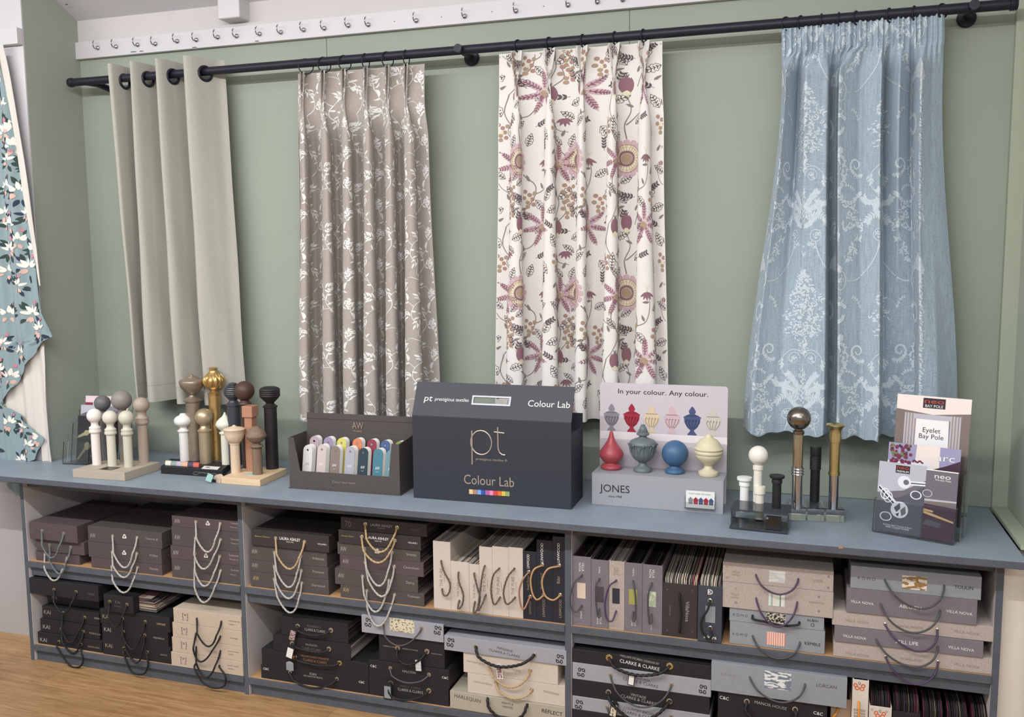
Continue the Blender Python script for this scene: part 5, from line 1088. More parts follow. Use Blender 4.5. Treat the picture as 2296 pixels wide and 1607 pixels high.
s = stack('right stack, upper shelf, right bay', ZM, (1267, 1293.6), [
    dict(x=(1907, 2200), b=(1318.5, 1346.6), y=-.51, m=SB, d='steel-grey sample book with ochre window', h=((1984, 1300), (2117, 1313), [(2061, 1364)], 'smooth', dict(out=.02, eye=None)), t=[('R O M O', 1943, 1297, 37, 'ink_dark', dict(h=7)), ('TOULIN', 2161, 1317, 38, 'ink_black')], c=[(2022, 1294, 2079, 1319, 'chip_ochre')]),
    dict(x=(1897.5, 2190), b=(1373, 1404), y=-.51, m=MB_, d='mauve-grey sample book', h=((1974.6, 1354), (2107.7, 1369), [(2044.7, 1418)], 'smooth', dict(out=.018, eye=None)), t=[('VILLA NOVA', 1933, 1350.5, 48, 'ink_white', dict(rot=-.04)), ('VILLA NOVA', 2151, 1373, 53, 'ink_white', dict(rot=-.04)), ('ABLOOM', 2041, 1361, 46, 'ink_white', dict(rot=-.04, bold=.01))]),
    dict(x=(1866, 2229.7), b=(1404, 1439.5), y=-.505, m=OL, d='wide oatmeal linen sample book', h=((1984.5, 1399.6), (2101.5, 1412), [(2058, 1460)], 'purple', dict(out=.016, er=.0035)), t=[('VILLA NOVA', 1922, 1393, 50, 'ink_bronze', dict(rot=-.04)), ('VILLA NOVA', 2167, 1418, 53, 'ink_bronze', dict(rot=-.04)), ('HANA PRINTS', 2041, 1405.5, 53, 'ink_bronze')]),
    dict(x=(1871, 2204.7), b=(1440, 1477), y=-.51, m=MB_, d='mauve-grey sample book', h=((1964, 1433), (2103, 1449.5), [(2045, 1494.7)], 'smooth', dict(out=.014, eye=None)), t=[('VILLA NOVA', 1916, 1428, 49, 'ink_white', dict(rot=-.04)), ('VILLA NOVA', 2155, 1454, 53, 'ink_white', dict(rot=-.04)), ('STILL LIFE', 2033, 1440.5, 47, 'ink_white', dict(bold=.01))]),
    dict(x=(1868.5, 2230), b=(1474.5, 1513.5), y=-.505, m=OL, d='wide oatmeal linen sample book', h=((1986, 1473), (2103, 1484), [(2053, 1534)], 'purple', dict(out=.012, er=.0035)), t=[('VILLA NOVA', 1922, 1467, 50, 'ink_bronze', dict(rot=-.04)), ('VILLA NOVA', 2167, 1492, 53, 'ink_bronze', dict(rot=-.04)), ('NORRLAND', 2043, 1478.5, 46, 'ink_bronze')])], depth=.40, group='sample books in the right bay')
# right bay, lower shelf
s = stack('left stack, lower shelf, right bay', ZB, (1456, 1491), [
    dict(x=(1286, 1594), x0=2.4145, b=(1484, 1525), y=-.508, m=K_, d='wide black sample book with gold eyelets', h=((1365.5, 1474.5), (1501.4, 1493.6), [(1425, 1513)], 'thick', dict(out=.018, er=.0095, eye='eyelet_gold')), t=[('WILLIAM MORRIS DESIGNS BY', 1434, 1478.5, 89, 'ink_silver', dict(h=5, rot=-.1)), ('CLARKE & CLARKE', 1434, 1490.5, 90, 'ink_white', dict(h=8, rot=-.1))], tag=(1415.5, 1524, 15, 26, -.1, 'card_white')),
    dict(x=(1287, 1594), x0=2.415, b=(1523, 1563), y=-.51, m='grey_board', d='wide silver-grey sample book', h=((1368.8, 1514), (1505.5, 1535), [(1434, 1584.6)], 'smooth', dict(out=.016)), t=gg(1303, 1507)+gg(1576, 1545)+[('AMAZONIA', 1438, 1521.5, 40, 'ink_dark', dict(rot=-.1)), ('CLARKE & CLARKE', 1436, 1530, 80, 'ink_dark', dict(h=7, rot=-.11))]),
    dict(x=(1282, 1591), x0=2.414, b=(1561.5, 1600), y=-.508, m=K_, d='wide black sample book', h=((1364, 1552), (1500.6, 1572.4), [(1374, 1580), (1423, 1616), (1470, 1604)], 'thick', dict(out=.018, er=.0075)), t=[('VINTAGE', 1431, 1560, 35, 'ink_silver', dict(rot=-.1)), ('CLARKE & CLARKE', 1432, 1568.5, 80, 'ink_silver', dict(h=7, rot=-.11))], tag=(1376, 1592, 17, 34, -.2, 'chip_bloom')),
    dict(x=(1284, 1592), x0=2.4145, b=(1592, 1632), y=-.51, m='grey_board', d='wide silver-grey sample book', h=((1361, 1586), (1504.7, 1606), [(1434, 1650)], 'smooth', dict(out=.014)), t=gg(1298, 1579)+[('COUNTRY ESCAPE', 1433, 1594, 70, 'ink_dark', dict(rot=-.1)), ('CLARKE & CLARKE', 1434, 1603, 80, 'ink_dark', dict(h=7, rot=-.11))]),
    dict(x=(1284, 1592), x0=2.4145, b=(1634, 1674), y=-.51, m=K_, d='wide black sample book')], depth=.40, group='sample books in the right bay')
s = stack('middle stack, lower shelf, right bay', ZB, (1482, 1521), [
    dict(x=(1594.5, 1899), b=(1536.8, 1571.8), y=-.515, m=SB, d='steel-grey sample book with brush-patterned window', h=((1681, 1518), (1805, 1533.7), [(1749, 1574)], 'smooth', dict(out=.016, eye=None)), t=[('R O M O', 1633, 1513, 33, 'ink_bronze'), ('LORCAN', 1853, 1538, 43, 'ink_dark')], c=[(1713.5, 1510, 1774, 1541, 'chip_brush')]),
    dict(x=(1609.6, 1854.5), b=(1592, 1622), y=-.505, m=K_, d='black sample book', h=((1674.5, 1572.7), (1782.7, 1590.5), [(1676, 1600), (1728, 1632), (1780, 1612)], 'thick', dict(out=.012, er=.0070)), t=[('MANOR HOUSE', 1728, 1581, 70, 'ink_silver', dict(rot=-.09)), ('C&C', 1624, 1564.5, 20, 'ink_white', dict(rot=-.09)), ('C&C', 1834.5, 1599, 20, 'ink_white', dict(rot=-.09))]),
    dict(x=(1609.6, 1854.5), b=(1640, 1668), y=-.503, m=K_, d='black sample book')], depth=.40, group='sample books in the right bay')
def sciss(px, py, s_=1.0): return [('8', px-7*s_, py+1, 10*s_, 'ink_orange', dict(h=17*s_, rot=.5)), ('8', px+7*s_, py+3, 10*s_, 'ink_orange', dict(h=17*s_, rot=-.3)), ('Q', px, py-6, 5*s_, 'ink_black', dict(h=7*s_))]
mat('kraft_tan', (186, 160, 138), .8, noise=.04); mat('scissor_cream', (206, 196, 184), .7, noise=.04)
standing([dict(x=(1862, 1907), t=1566, b=1660, m='kraft_tan', d='tan sample book with orange cord, mostly behind the grey stack', y=-.47, h=((1879, 1586), (1879, 1625), [(1874, 1600), (1866, 1612), (1872, 1625)], 'orange', dict(eye=None)), txt=[('S', 1876, 1574, 8, 'ink_orange'), ('8', 1886, 1576, 9, 'ink_orange')]),
          dict(x=(1909.5, 1946), t=1524, b=1680, m='scissor_cream', d='tall cream sample book with orange scissors mark and cord', y=-.505, h=((1925, 1573.6), (1927, 1650), [(1926, 1590), (1926, 1615), (1928, 1640)], 'orange', dict(eye=None)), txt=sciss(1927, 1538)+[('=====', 1927, 1592, 24, 'ink_dark', dict(h=4)), ('=====', 1927, 1599, 24, 'ink_dark', dict(h=4)), ('=====', 1927, 1606, 24, 'ink_dark', dict(h=4))])],
         '', ZB, 'standing sample books in the right bay')
tray((1947, 1998), 1584, 1680, -.505, 'scissor_cream', 'cream box with orange scissors mark holding striped cloth samples', ZB, .055, txt=sciss(1973, 1600)+[('o', 1955, 1590, 5, 'ink_bronze'), ('o', 1988, 1595, 5, 'ink_bronze')], pages='cloth_dark_up')
tray((1999.5, 2062), 1596, 1690, -.50, 'black_board', 'black box of dark cloth samples, first right of the cream box', ZB, .075, pages='cloth_dark_up')
tray((2064, 2116), 1616, 1700, -.50, 'black_board', 'black box of dark cloth samples, second right of the cream box', ZB, .085, pages='cloth_dark_up')
tray((2118, 2172), 1622, 1705, -.50, 'black_board', 'black box of dark cloth samples, third right of the cream box', ZB, .085, pages='cloth_dark_up')
tray((2174, 2228), 1628, 1710, -.50, 'black_board', 'black box of dark cloth samples against the right end panel', ZB, .085, pages='cloth_dark_up')
# ---------------------------------------------------------------- finial displays on the counter
mat('paint_white', (226, 218, 212), .45); mat('paint_cream', (206, 201, 186), .45); mat('paint_sagecream', (194, 191, 174), .45); mat('paint_dgrey', (98, 96, 98), .5); mat('paint_grey', (132, 126, 122), .5); mat('paint_taupe', (164, 148, 136), .5)
mat('base_taupe', (172, 160, 144), .6, noise=.03); mat('plate_dark', (84, 80, 74), .35, .6)
mat('antique', (150, 136, 120), .38, .55, noise=.12, scale=60); mat('gilt', (196, 164, 108), .34, .8, noise=.15, scale=80); mat('soft_gold', (182, 164, 136), .4, .6); mat('graphite', (70, 72, 78), .35, .3); mat('walnut', (72, 50, 42), .5); mat('ebony', (34, 32, 32), .5)
mat('copper_wood', (168, 124, 100), .5); mat('lid_white', (222, 220, 216), .45); mat('onion_cream', (214, 214, 198), .4)
woodmat('pale_oak', (214, 192, 168), (198, 174, 148), (30, 30, 2.2), 4, .55); woodmat('grey_oak', (134, 112, 94), (104, 84, 70), (40, 40, 2.0), 4, .6); woodmat('beech', (218, 194, 160), (204, 178, 142), (2, 26, 26), 4, .5)
mat('teal_card', (150, 188, 180), .7); mat('string_green', (92, 104, 84), .9)
def onz(px, py, z): return at(px, py, z=z)
def zat(px, py, y): return at(px, py, y=y)[2]
def arcp(r, c, a0, a1, n=14): return [(max(0.0, r*math.sin(a)), c-r*math.cos(a)) for a in np.linspace(a0, a1, n)]
def pole_sample(t, bx, by, zb, r, zt, finial, mt, fm=None, name='pole_sample', square=False):
    """pole of radius r from zb to zt with a finial (profile relative to zt)"""
    if square: o = obj(name, MB().box(bx-r, bx+r, by-r, by+r, zb, zt), mt, t, smooth=0, bevel=.001)
    else: o = obj(name, MB().lathe([(r, zb), (r, zt)], (bx, by, 0), 26), mt, t)
    f = MB().lathe([(q, zt+h) for q, h in finial], (bx, by, 0), 36); obj('finial', f, fm or mt, o, smooth=50); return o
def ballfin(r, rp, s=1.0):
    """collar, neck and ball; total height scaled by pole radius"""
    c = rp*1.35; h = rp*1.0
    neck = [(rp, -.001), (rp*1.05, 0), (c, h*.25), (c*1.02, h*.6), (c*.9, h*1.0), (c*.95, h*1.15), (c*.95, h*1.4), (rp*.9, h*1.7), (rp*.78, h*2.2), (rp*.95, h*2.7)]
    z0 = h*2.7; a0 = math.asin(min(.95, rp*.95/r)); cz = z0+r*math.cos(a0)
    return neck+arcp(r, cz, a0, PI, 20)[1:], cz
# -- stand 1
zt = H+.034
BL = onz(163.5, 1070.5, H); BR = onz(280, 1078.5, H); FR = onz(358.5, 1053.5, H)
u = BR-BL; w = FR-BR
t = thing('finial_stand', (BL+(u+w)/2), 'taupe block stand with six painted ball-topped pole samples in whites and greys', 'finial display', 'finial displays')
obj('base', MB().obox(BL+np.array([0, 0, .0004]), u, w, (0, 0, .034)), 'base_taupe', t, smooth=0, bevel=.0012)
P0 = onz(206, 1048.5, zt+.001); du = u/np.linalg.norm(u)*.066; dw = w/np.linalg.norm(w)*.05
obj('name_plate', MB().obox(BL+u*.42+w*.12+np.array([0, 0, .0345]), du*.95, dw, (0, 0, .0008)), 'plate_dark', t, smooth=0)
for (bx, by, fx, fy, rb, rp, mt) in ((217.7, 1041, 214.7, 932, 16, 9.6, 'paint_white'), (252.3, 1043.5, 245, 935.7, 16, 9.6, 'paint_cream'), (289, 1046, 286.5, 936.6, 16.5, 9.6, 'paint_sagecream'), (237, 1031, 238.5, 904, 17.5, 7.5, 'paint_dgrey'), (280, 1034, 279.6, 897, 22, 10, 'paint_grey'), (323.4, 1036.6, 319, 908, 17.5, 11, 'paint_taupe')):
    b_ = onz(bx, by, zt); mp = mpp(b_); cz = zat(fx, fy, b_[1]); prof, c = ballfin(rb*mp, rp*mp)
    pole_sample(t, b_[0], b_[1], zt, rp*mp, cz-c, prof, mt)
# -- stand 2 : black tray base
zt = H+.030
BL = onz(361, 1061.5, H); BR = onz(499, 1071, H); u = BR-BL; w = np.array([-u[1], u[0], 0]); w = w/np.linalg.norm(w)*.15
wb = onz(517, 1052, H)-BR; w = wb/np.linalg.norm(wb)*.15
t = thing('finial_stand', (BL+(u+w)/2), 'black tray stand with tall metallic and white finial pole samples', 'finial display', 'finial displays')
obj('base', MB().obox(BL+np.array([0, 0, .0004]), u, w, (0, 0, .0295)), 'black_board', t, smooth=0, bevel=.001)
ua = u/np.linalg.norm(u); wa = w/np.linalg.norm(w); up = np.array([0, 0, 1.0])
mp = mpp(BL); cols = [('ring_cream', (206, 204, 190)), ('ring_green', (128, 146, 138)), ('ring_lilac', (176, 162, 178)), ('ring_peach', (206, 160, 138)), ('ring_plum', (70, 58, 78)), ('ring_coral', (184, 92, 78))]
c0 = onz(370, 1042.5, zt)+wa*.016; L = 83*mp/6*1.06
for k, (nm, c) in enumerate(cols):
    mat(nm, c, .5); b = MB(); n = 14; V = []
    for e in (0, L*.985):
        for q in range(n+1):
            a = PI*q/n; V.append(c0+ua*(k*L+e)+wa*(-math.cos(a)*.0155)+up*(math.sin(a)*.0165))
    fs = [(q+1, q, q+n+1, q+n+2) for q in range(n)]+[tuple(range(n+1)), tuple(range(n+1, 2*n+2))[::-1], (0, n, 2*n+1, n+1)]
    b.add(V, fs); obj('colour_sample', b, nm, t, smooth=40)
obj('card', MB().obox(BL+ua*(.66*np.linalg.norm(u))+wa*.006+up*.0302, ua*.075, wa*.05, up*.0008), 'card_white', t, smooth=0)
b = MB(); cc = BL+ua*(.66*np.linalg.norm(u)+.022)+wa*.034+up*.0311; b.add([cc+ua*.012*math.cos(a)+wa*.007*math.sin(a) for a in np.linspace(0, 2*PI, 14, endpoint=False)], [tuple(range(14))]); put_text(b, 'Designer', BL+ua*(.66*np.linalg.norm(u)+.045)+wa*.014+up*.0312, .03, ua, wa)
obj('card_print', b, 'plate_dark', t, smooth=0)
def S2(bx, by, rp, ztop_px, prof_fn, mt, T=t, fm=None, z=None, sq=False):
    b_ = onz(bx, by, z or zt); mp = mpp(b_); rp *= mp; z1 = zat(bx-1.5, ztop_px, b_[1]); return pole_sample(T, b_[0], b_[1], z or zt, rp, z1, prof_fn(rp, mp), mt, fm, square=sq)
S2(415, 1032, 10.5, 967, lambda r, m: [(r, 0), (r*1.25, .001), (r*1.28, .006), (r*.9, .009), (r*.75, .016), (r*.85, .021)]+[(20*m*math.sin(a)**.8, .021+13*m*(1-math.cos(a))) for a in np.linspace(.45, 2.75, 14)]+[(7*m, .021+27*m), (6*m, .021+29.5*m), (0, .021+30.5*m)], 'lid_white')
S2(438, 1030, 15, 900, lambda r, m: [(r, 0), (r*1.25, .001), (r*1.3, .007), (r*.95, .014), (r*.5, .022), (r*.45, .028), (r*.9, .036), (24*m, .036+13*m), (27*m, .036+21*m), (27.5*m, .036+27*m), (26*m, .036+29*m), (20*m, .036+31*m), (12*m, .036+35*m), (11*m, .036+37*m), (5*m, .036+38*m), (4.5*m, .036+41*m), (0, .036+42*m)], 'antique')
o = S2(487, 1030, 13, 885, lambda r, m: [(r, 0), (r*1.08, .001), (r*1.12, .006), (r*.8, .010), (r*.5, .018), (r*.6, .024)], 'gilt')
b_ = onz(487, 1030, zt); mp = mpp(b_); z1 = zat(485.5, 885, b_[1])+.024
f = MB().lathe([(8*mp, z1), (14*mp, z1+3*mp), (21*mp, z1+11*mp), (23*mp, z1+18*mp), (21*mp, z1+26*mp), (15*mp, z1+33*mp), (9.5*mp, z1+38*mp), (8*mp, z1+43*mp), (10*mp, z1+47*mp), (7*mp, z1+48.5*mp), (0, z1+47*mp)], (b_[0], b_[1], 0), 72, mod=lambda a, h: 1+.085*math.cos(9*a)*math.sin(min(1, max(0, (h-z1)/(30*mp)))*PI)**.5+.03*math.cos(27*a))
for k in range(9):
    a = 2*PI*k/9
    for s_ in (-1, 1):
        pts = []
        for q in np.linspace(0, 1, 9): rr = (np.interp(3+31*q, [0, 3, 11, 18, 26, 33, 38], [8, 14, 21, 23, 21, 15, 9.5])+.6)*mp; aa = a+s_*.30*math.sin(PI*q*.95); pts.append((b_[0]+rr*math.cos(aa), b_[1]+rr*math.sin(aa), z1+(3+31*q)*mp))
        f.tube(pts, [.0017*(1-.4*q) for q in np.linspace(0, 1, 9)], 6)
    for q in range(4): rr = (22.8-.25*q*q)*mp; f.lathe([(0, -.002), (.0016, -.001), (.002, 0), (.0016, .001), (0, .002)], (b_[0]+rr*math.cos(a+.35)*(1-.05*q), b_[1]+rr*math.sin(a+.35)*(1-.05*q), z1+(14+q*5)*mp), 8)
obj('carved_top', f, 'gilt', o, smooth=50)
def fn(r, m):
    p, c = ballfin(19.5*m, r*.95); return p
S2(462, 1037, 13, 967, lambda r, m: [(r, 0), (r*1.15, .001), (r*1.18, .006), (r*.9, .010), (r*.7, .02), (r*.62, .024), (r*.72, .027), (r*.72, .029)]+arcp(19.5*m, .027+18*m, math.asin(.45), PI, 20), 'soft_gold')
S2(508.5, 1040, 10.5, 972, lambda r, m: [(r, 0), (r*1.25, .001), (r*1.28, .007), (r*.8, .010), (r*.9, .014), (16*m, .014+5*m), (20*m, .014+11*m), (20.5*m, .014+15*m), (18*m, .014+21*m), (12*m, .014+27*m), (5.5*m, .014+32*m), (2.5*m, .014+37*m), (2*m, .014+40*m), (0, .014+41*m)], 'onion_cream')
def ribbed(r, m, R, z0, n, h, top): 
    out = []
    for k in range(n):
        a = math.sin(PI*(.22+.6*k/n)) if top else 1; out += [(R*a*m*.95, z0+k*h), (R*a*m, z0+k*h+h*.4), (R*a*m*.93, z0+k*h+h*.9)]
    return out
S2(529, 1041, 14.5, 909, lambda r, m: [(r, 0), (r*1.15, .001), (r*1.15, .006), (r*.85, .012), (r*.6, .02), (r*.62, .024), (14*m, .024+5*m), (19*m, .024+11*m)]+[q for k, R in enumerate((20, 20.5, 20, 17.5, 14, 10)) for q in ((R*m*.94, .024+(13+k*4)*m), (R*m, .024+(14.5+k*4)*m), (R*m*.96, .024+(16.3+k*4)*m))]+[(6*m, .024+38*m), (0, .024+39*m)], 'graphite')
# -- stand 3 : beech base
BL = onz(496, 1084, H); BR = onz(583.5, 1090.5, H); FR = onz(643.5, 1063.5, H); u = BR-BL; w = FR-BR; zt = H+.026
t = thing('finial_stand', (BL+(u+w)/2), 'pale beech block stand with five wooden, copper and black finial pole samples', 'finial display', 'finial displays')
obj('base', MB().obox(BL+np.array([0, 0, .0004]), u, w, (0, 0, .0256)), 'beech', t, smooth=0, bevel=.001)
obj('label_sticker', MB().obox(BL+u*.38+w*.30+up*.0262, u*.25, w*.14, up*.0005), 'teal_card', t, smooth=0)
S2(529, 1058.5, 10.5, 995, lambda r, m: [(r, 0), (r*1.15, .001), (r*1.1, .005), (15*m, .005+3*m), (20*m, .005+11*m), (22*m, .005+20*m), (22.5*m, .005+29*m), (24*m, .005+30.5*m), (23*m, .005+32.5*m), (14*m, .005+35*m), (5*m, .005+37*m), (3*m, .005+39.5*m), (0, .005+40.5*m)], 'pale_oak', T=t, z=zt)
S2(578, 1062.5, 11, 1003, lambda r, m: [(r, 0), (r*1.3, .002), (r*1.42, .006), (r*1.2, .010), (r*.75, .013), (r*.7, .018), (15*m, .018+5*m), (19.5*m, .018+10*m), (21*m, .018+13*m), (22.5*m, .018+14.5*m), (22.5*m, .018+18*m), (21.5*m, .018+19.5*m), (20*m, .018+25*m), (16*m, .018+31*m), (9*m, .018+35*m), (8*m, .018+37*m), (5*m, .018+38*m), (0, .018+39*m)], 'grey_oak', T=t, z=zt)
b_ = onz(566, 1054.5, zt); mp = mpp(b_); z1 = zat(564.5, 934, b_[1]); z2 = zat(564.5, 909, b_[1])
o = obj('pole_sample', MB().box(b_[0]-9.5*mp, b_[0]+9.5*mp, b_[1]-9.5*mp, b_[1]+9.5*mp, zt, z1), 'copper_wood', t, smooth=0, bevel=.001)
obj('finial', MB().box(b_[0]-13*mp, b_[0]+13*mp, b_[1]-13*mp, b_[1]+13*mp, z1, z2), 'copper_wood', o, smooth=0, bevel=.002)
S2(555, 1048, 9.5, 906, lambda r, m: [(r, 0), (r*1.5, .001), (r*1.5, .004), (r*1.1, .010), (r*.9, .017), (r*1.1, .019)]+arcp(22*m, .016+21*m, .5, PI, 20), 'walnut', T=t, z=zt)
S2(611, 1049.5, 14, 913, lambda r, m: [(r, 0), (r*1.15, .001), (r*1.15, .006), (r*.85, .010), (r*.62, .016), (r*.68, .021), (16*m, .021+6*m), (21*m, .021+12*m)]+[q for k in range(4) for q in ((22*m, .021+(13+k*4.3)*m), (23*m, .021+(15+k*4.3)*m), (21.8*m, .021+(16.8+k*4.3)*m))]+[(20*m, .021+32*m), (14*m, .021+34.5*m), (0, .021+35.5*m)], 'ebony', T=t, z=zt)
# -- tag with cut wood slice
c = onz(487, 1082, H); mp = mpp(c); t = thing('wood_offcut', c, 'small cut wooden slice with a teal paper tag on green string', 'wood sample')
a_ = np.array([.94, -.34, 0]); n_ = np.array([.34, .94, 0])
b = MB(); n = 12; V = []
for e in (0, .018):
    for q in range(n+1): g = PI*q/n; V.append(c+a_*(-math.cos(g)*12*mp)+up*(.0006+.014+math.sin(g)*.028*.62)+n_*e)
    V += [c+a_*(12*mp)+up*.0006+n_*e, c-a_*(12*mp)+up*.0006+n_*e]
N_ = n+3; b.add(V, [(i, (i+1) % N_, N_+(i+1) % N_, N_+i) for i in range(N_)]+[tuple(range(N_))[::-1], tuple(range(N_, 2*N_))])
obj('slice', b, 'pale_oak', t, smooth=40)
q = at(469, 1070, y=c[1]-.02); e = .0165
obj('paper_tag', MB().prism([(-e, -e*.75), (e*.55, -e*1.15), (e*1.15, e*.55), (-e*.45, e*1.05)], q, (1, 0, 0), (0, .2, .98), (0, .001, 0)), 'teal_card', t, smooth=0)
pts = smooth_path([q+np.array([-.004, -.002, e*.9]), at(452, 1059, y=c[1]-.02), at(440, 1064, y=c[1]-.02), at(433, 1061, y=c[1]-.02), at(440, 1057.5, y=c[1]-.02), at(462, 1061, y=c[1]-.01), c+up*.035])
obj('string', MB().tube(pts, .0011, 5), 'string_green', t)
obj('black_foot', MB().obox(c-a_*.030-n_*.004+up*.0005, a_*.022, n_*.014, up*.010), 'ebony', t, smooth=0)

# ---------------------------------------------------------------- leaflet holders (clear acrylic, tiered)
def art(name, holder_c, u, w, items, mats):
    pass
def leaflet(label, c, u, wv, W_, H_, bg, prints, group, thick=.0016):
    """printed leaflet: c = bottom-left corner, u right unit vector, wv up unit vector"""
    u = np.array(u, float); wv = np.array(wv, float); nrm = np.cross(u, wv); nrm /= np.linalg.norm(nrm)
    t = thing('leaflet', c, label, 'leaflet', group)
    obj('sheet', MB().obox(c, u*W_, wv*H_, -nrm*thick), bg, t, smooth=0)
    mats = []; b = MB(); lay = 0
    for it in prints:
        kind, m_ = it[0], it[1]
        if m_ not in mats: mats.append(m_)
        k = mats.index(m_); lay += 1; o = np.array(c)+nrm*(.0002+.00002*lay)
        if kind == 'poly': b.add([o+u*W_*x+wv*H_*y for x, y in it[2]], [tuple(range(len(it[2])))], k)
        elif kind == 'text': put_text(b, it[2], o+u*W_*it[3]+wv*H_*it[4], it[5]*W_, u, wv, mi=k, h=(it[6]*H_ if len(it) > 6 else None))
        elif kind == 'disc':
            x, y, r = it[2][:3]; ex = it[2][3] if len(it[2]) > 3 else 1; b.add([o+u*(W_*x+r*W_*math.cos(a))+wv*(H_*y+r*W_*ex*math.sin(a)) for a in np.linspace(0, 2*PI, 24, endpoint=False)], [tuple(range(24))], k)
        elif kind == 'ring':
            x, y, r, th = it[2][:4]; V = []; n = 28; ex = it[2][4] if len(it[2]) > 4 else 1
            for q in range(n):
                a = 2*PI*q/n
                for rr in (r-th, r): V.append(o+u*(W_*x+rr*W_*math.cos(a))+wv*(H_*y+rr*W_*ex*math.sin(a)))
            b.add(V, [(2*q, 2*q+1, (2*q+3) % (2*n), (2*q+2) % (2*n)) for q in range(n)], k)
    if b.f: obj('print', b, mats, t, smooth=0)
    return t
mat('p_pink', (214, 192, 196), .35); mat('p_crimson', (122, 46, 66), .4); mat('p_greyp', (134, 132, 142), .35); mat('p_black', (44, 42, 46), .3); mat('p_gold', (196, 186, 140), .4); mat('p_white', (228, 226, 226), .35)
mat('p_midgrey', (104, 102, 108), .35); mat('p_lightgrey', (176, 176, 186), .35); mat('p_red', (190, 62, 50), .4); mat('p_taupe', (150, 136, 128), .4); mat('p_taupe2', (118, 106, 100), .4); mat('p_cream', (226, 214, 208), .4); mat('p_berry', (112, 40, 70), .4); mat('p_sky', (150, 146, 178), .4); mat('p_steel', (82, 84, 96), .35); mat('p_plum', (64, 40, 56), .4); mat('p_glass', (216, 218, 226), .3); mat('p_oak', (202, 168, 122), .4); mat('p_leaf', (110, 120, 80), .5)
def acryl(t, c, u, v, w, tiers, name='pocket'):
    """tiers: list of (offset along v, height, front height)"""
    th = .0022
    for (o, h, fh, wd, x0) in tiers:
        b = MB(); p = c+v*o+u*x0
        b.obox(p, u*wd, v*th, w*fh); obj(name, b, 'clear', t, smooth=0)
        b = MB().obox(p+v*(.030), u*wd, v*th, w*h); obj('back_plate', b, 'clear', t, smooth=0)
        for s_ in (0, wd-th): obj('side_plate', MB().obox(p+u*s_+v*(th+.0002), u*th, v*(.030-th-.0004), w*(fh)), 'clear', t, smooth=0)
    L = tiers[-1][0]+.032; obj('base', MB().obox(c+np.array([0, 0, .0004]), u*max(q[3] for q in tiers), v*L, up*th), 'clear', t, smooth=0)
# left holder
c = onz(140, 1041, H); e = onz(262, 1046, H); u = (e-c)/np.linalg.norm(e-c); v = np.array([-u[1], u[0], 0]); lean = .16; w = up*math.cos(lean)+v*math.sin(lean); mp = mpp(c)
t = thing('leaflet_holder', c, 'clear tiered acrylic leaflet holder in the back left corner, behind the taupe stand', 'leaflet holder', 'leaflet holders')
acryl(t, c+up*.003, u, v, w, [(0, .12, .095, .125, 0.0), (.040, .19, .17, .21, .012), (.080, .25, .22, .24, .012)], 'pocket')
g = 'leaflets in the left holder'
leaflet('dark leaflet with gold finials, in front in the left acrylic holder', c+v*.046+u*.032+up*.009+w*.0, u, w, .17, .195, 'p_black',
        [('poly', 'p_gold', [(.02, .50), (.05, .56), (.22, .64), (.40, .72), (.52, .78), (.56, .72), (.44, .64), (.26, .57)]), ('disc', 'p_gold', (.27, .62, .07)), ('poly', 'p_gold', [(.02, .02), (.08, .02), (.30, .26), (.24, .30)]), ('disc', 'p_gold', (.31, .33, .085, 1.2)), ('text', 'p_white', 'Wood Pole', .55, .13, .26), ('text', 'p_white', 'Collection by hand', .58, .10, .34)], g)
leaflet('grey leaflet showing a curved pole, middle of the left acrylic holder', c+v*.086+u*.020+up*.040, u, w, .20, .205, 'p_greyp', [('poly', 'p_midgrey', [(.0, .55), (.6, .78), (.95, .9), (1, .86), (.7, .68), (0, .50)]), ('poly', 'p_lightgrey', [(0, .80), (.5, .97), (1, .99), (1, 1), (0, 1)]), ('ring', 'p_black', (.72, .84, .12, .02, .5))], g)
leaflet('pale pink leaflet with red curtain pictures, at the back of the left holder', c+v*.093+u*.040+up*.080, u, w, .21, .205, 'p_pink', [('poly', 'p_crimson', [(0, .66), (.18, .68), (.18, .86), (0, .86)]), ('poly', 'p_crimson', [(.36, .60), (.58, .60), (.58, .80), (.36, .82)]), ('poly', 'p_cream', [(.60, .60), (.78, .60), (.76, .80), (.60, .80)]), ('ring', 'p_black', (.25, .70, .04, .007)), ('text', 'p_crimson', 'Bay', .88, .94, .1)], g)

# ---------------------------------------------------------------- open box of plain swatch fans
AWC = 'umber_board'
BL = onz(650, 1094, H); BR = onz(897, 1111, H); FR = onz(924.5, 1095, H); u = (BR-BL); Lw = np.linalg.norm(u); u = u/Lw; wd = FR-BR; v = np.array([-u[1], u[0], 0]); D_ = .135
hf = zat(650, 982.5, BL[1])-H; t = thing('swatch_box', BL+u*Lw/2+v*D_/2, 'dark brown card display box holding two rows of colour swatch fans', 'display box')
th = .004; hlow = zat(700, 1060, BL[1])-H
z0 = H+.0035
obj('tray', MB().obox(BL-u*.004-v*.004+up*.0004, u*(Lw+.008), v*(D_+.008), up*.003), AWC, t, smooth=0)
poly = [(0, 0), (Lw, 0), (Lw, hf-.006), (Lw*.935, hf-.004), (Lw*.905, hlow-.001), (Lw*.10, hlow), (Lw*.05, hf), (0, hf)]
obj('front_panel', MB().prism(poly, BL+up*.0035, u, up, v*th), AWC, t, smooth=0)
obj('side_panel', MB().obox(BL+v*(th+.0002)+up*.0035, u*th, v*(D_-th), up*hf), AWC, t, smooth=0)
obj('side_panel', MB().prism([(0, 0), (D_-th, 0), (D_-th, hf+.004), (0, hf-.006)], BL+u*Lw+v*(th+.0002)+up*.0035, v, up, -u*th), AWC, t, smooth=0)
obj('back_panel', MB().obox(BL+v*D_+up*.0035, u*Lw, v*th, up*(hf+.002)), AWC, t, smooth=0)
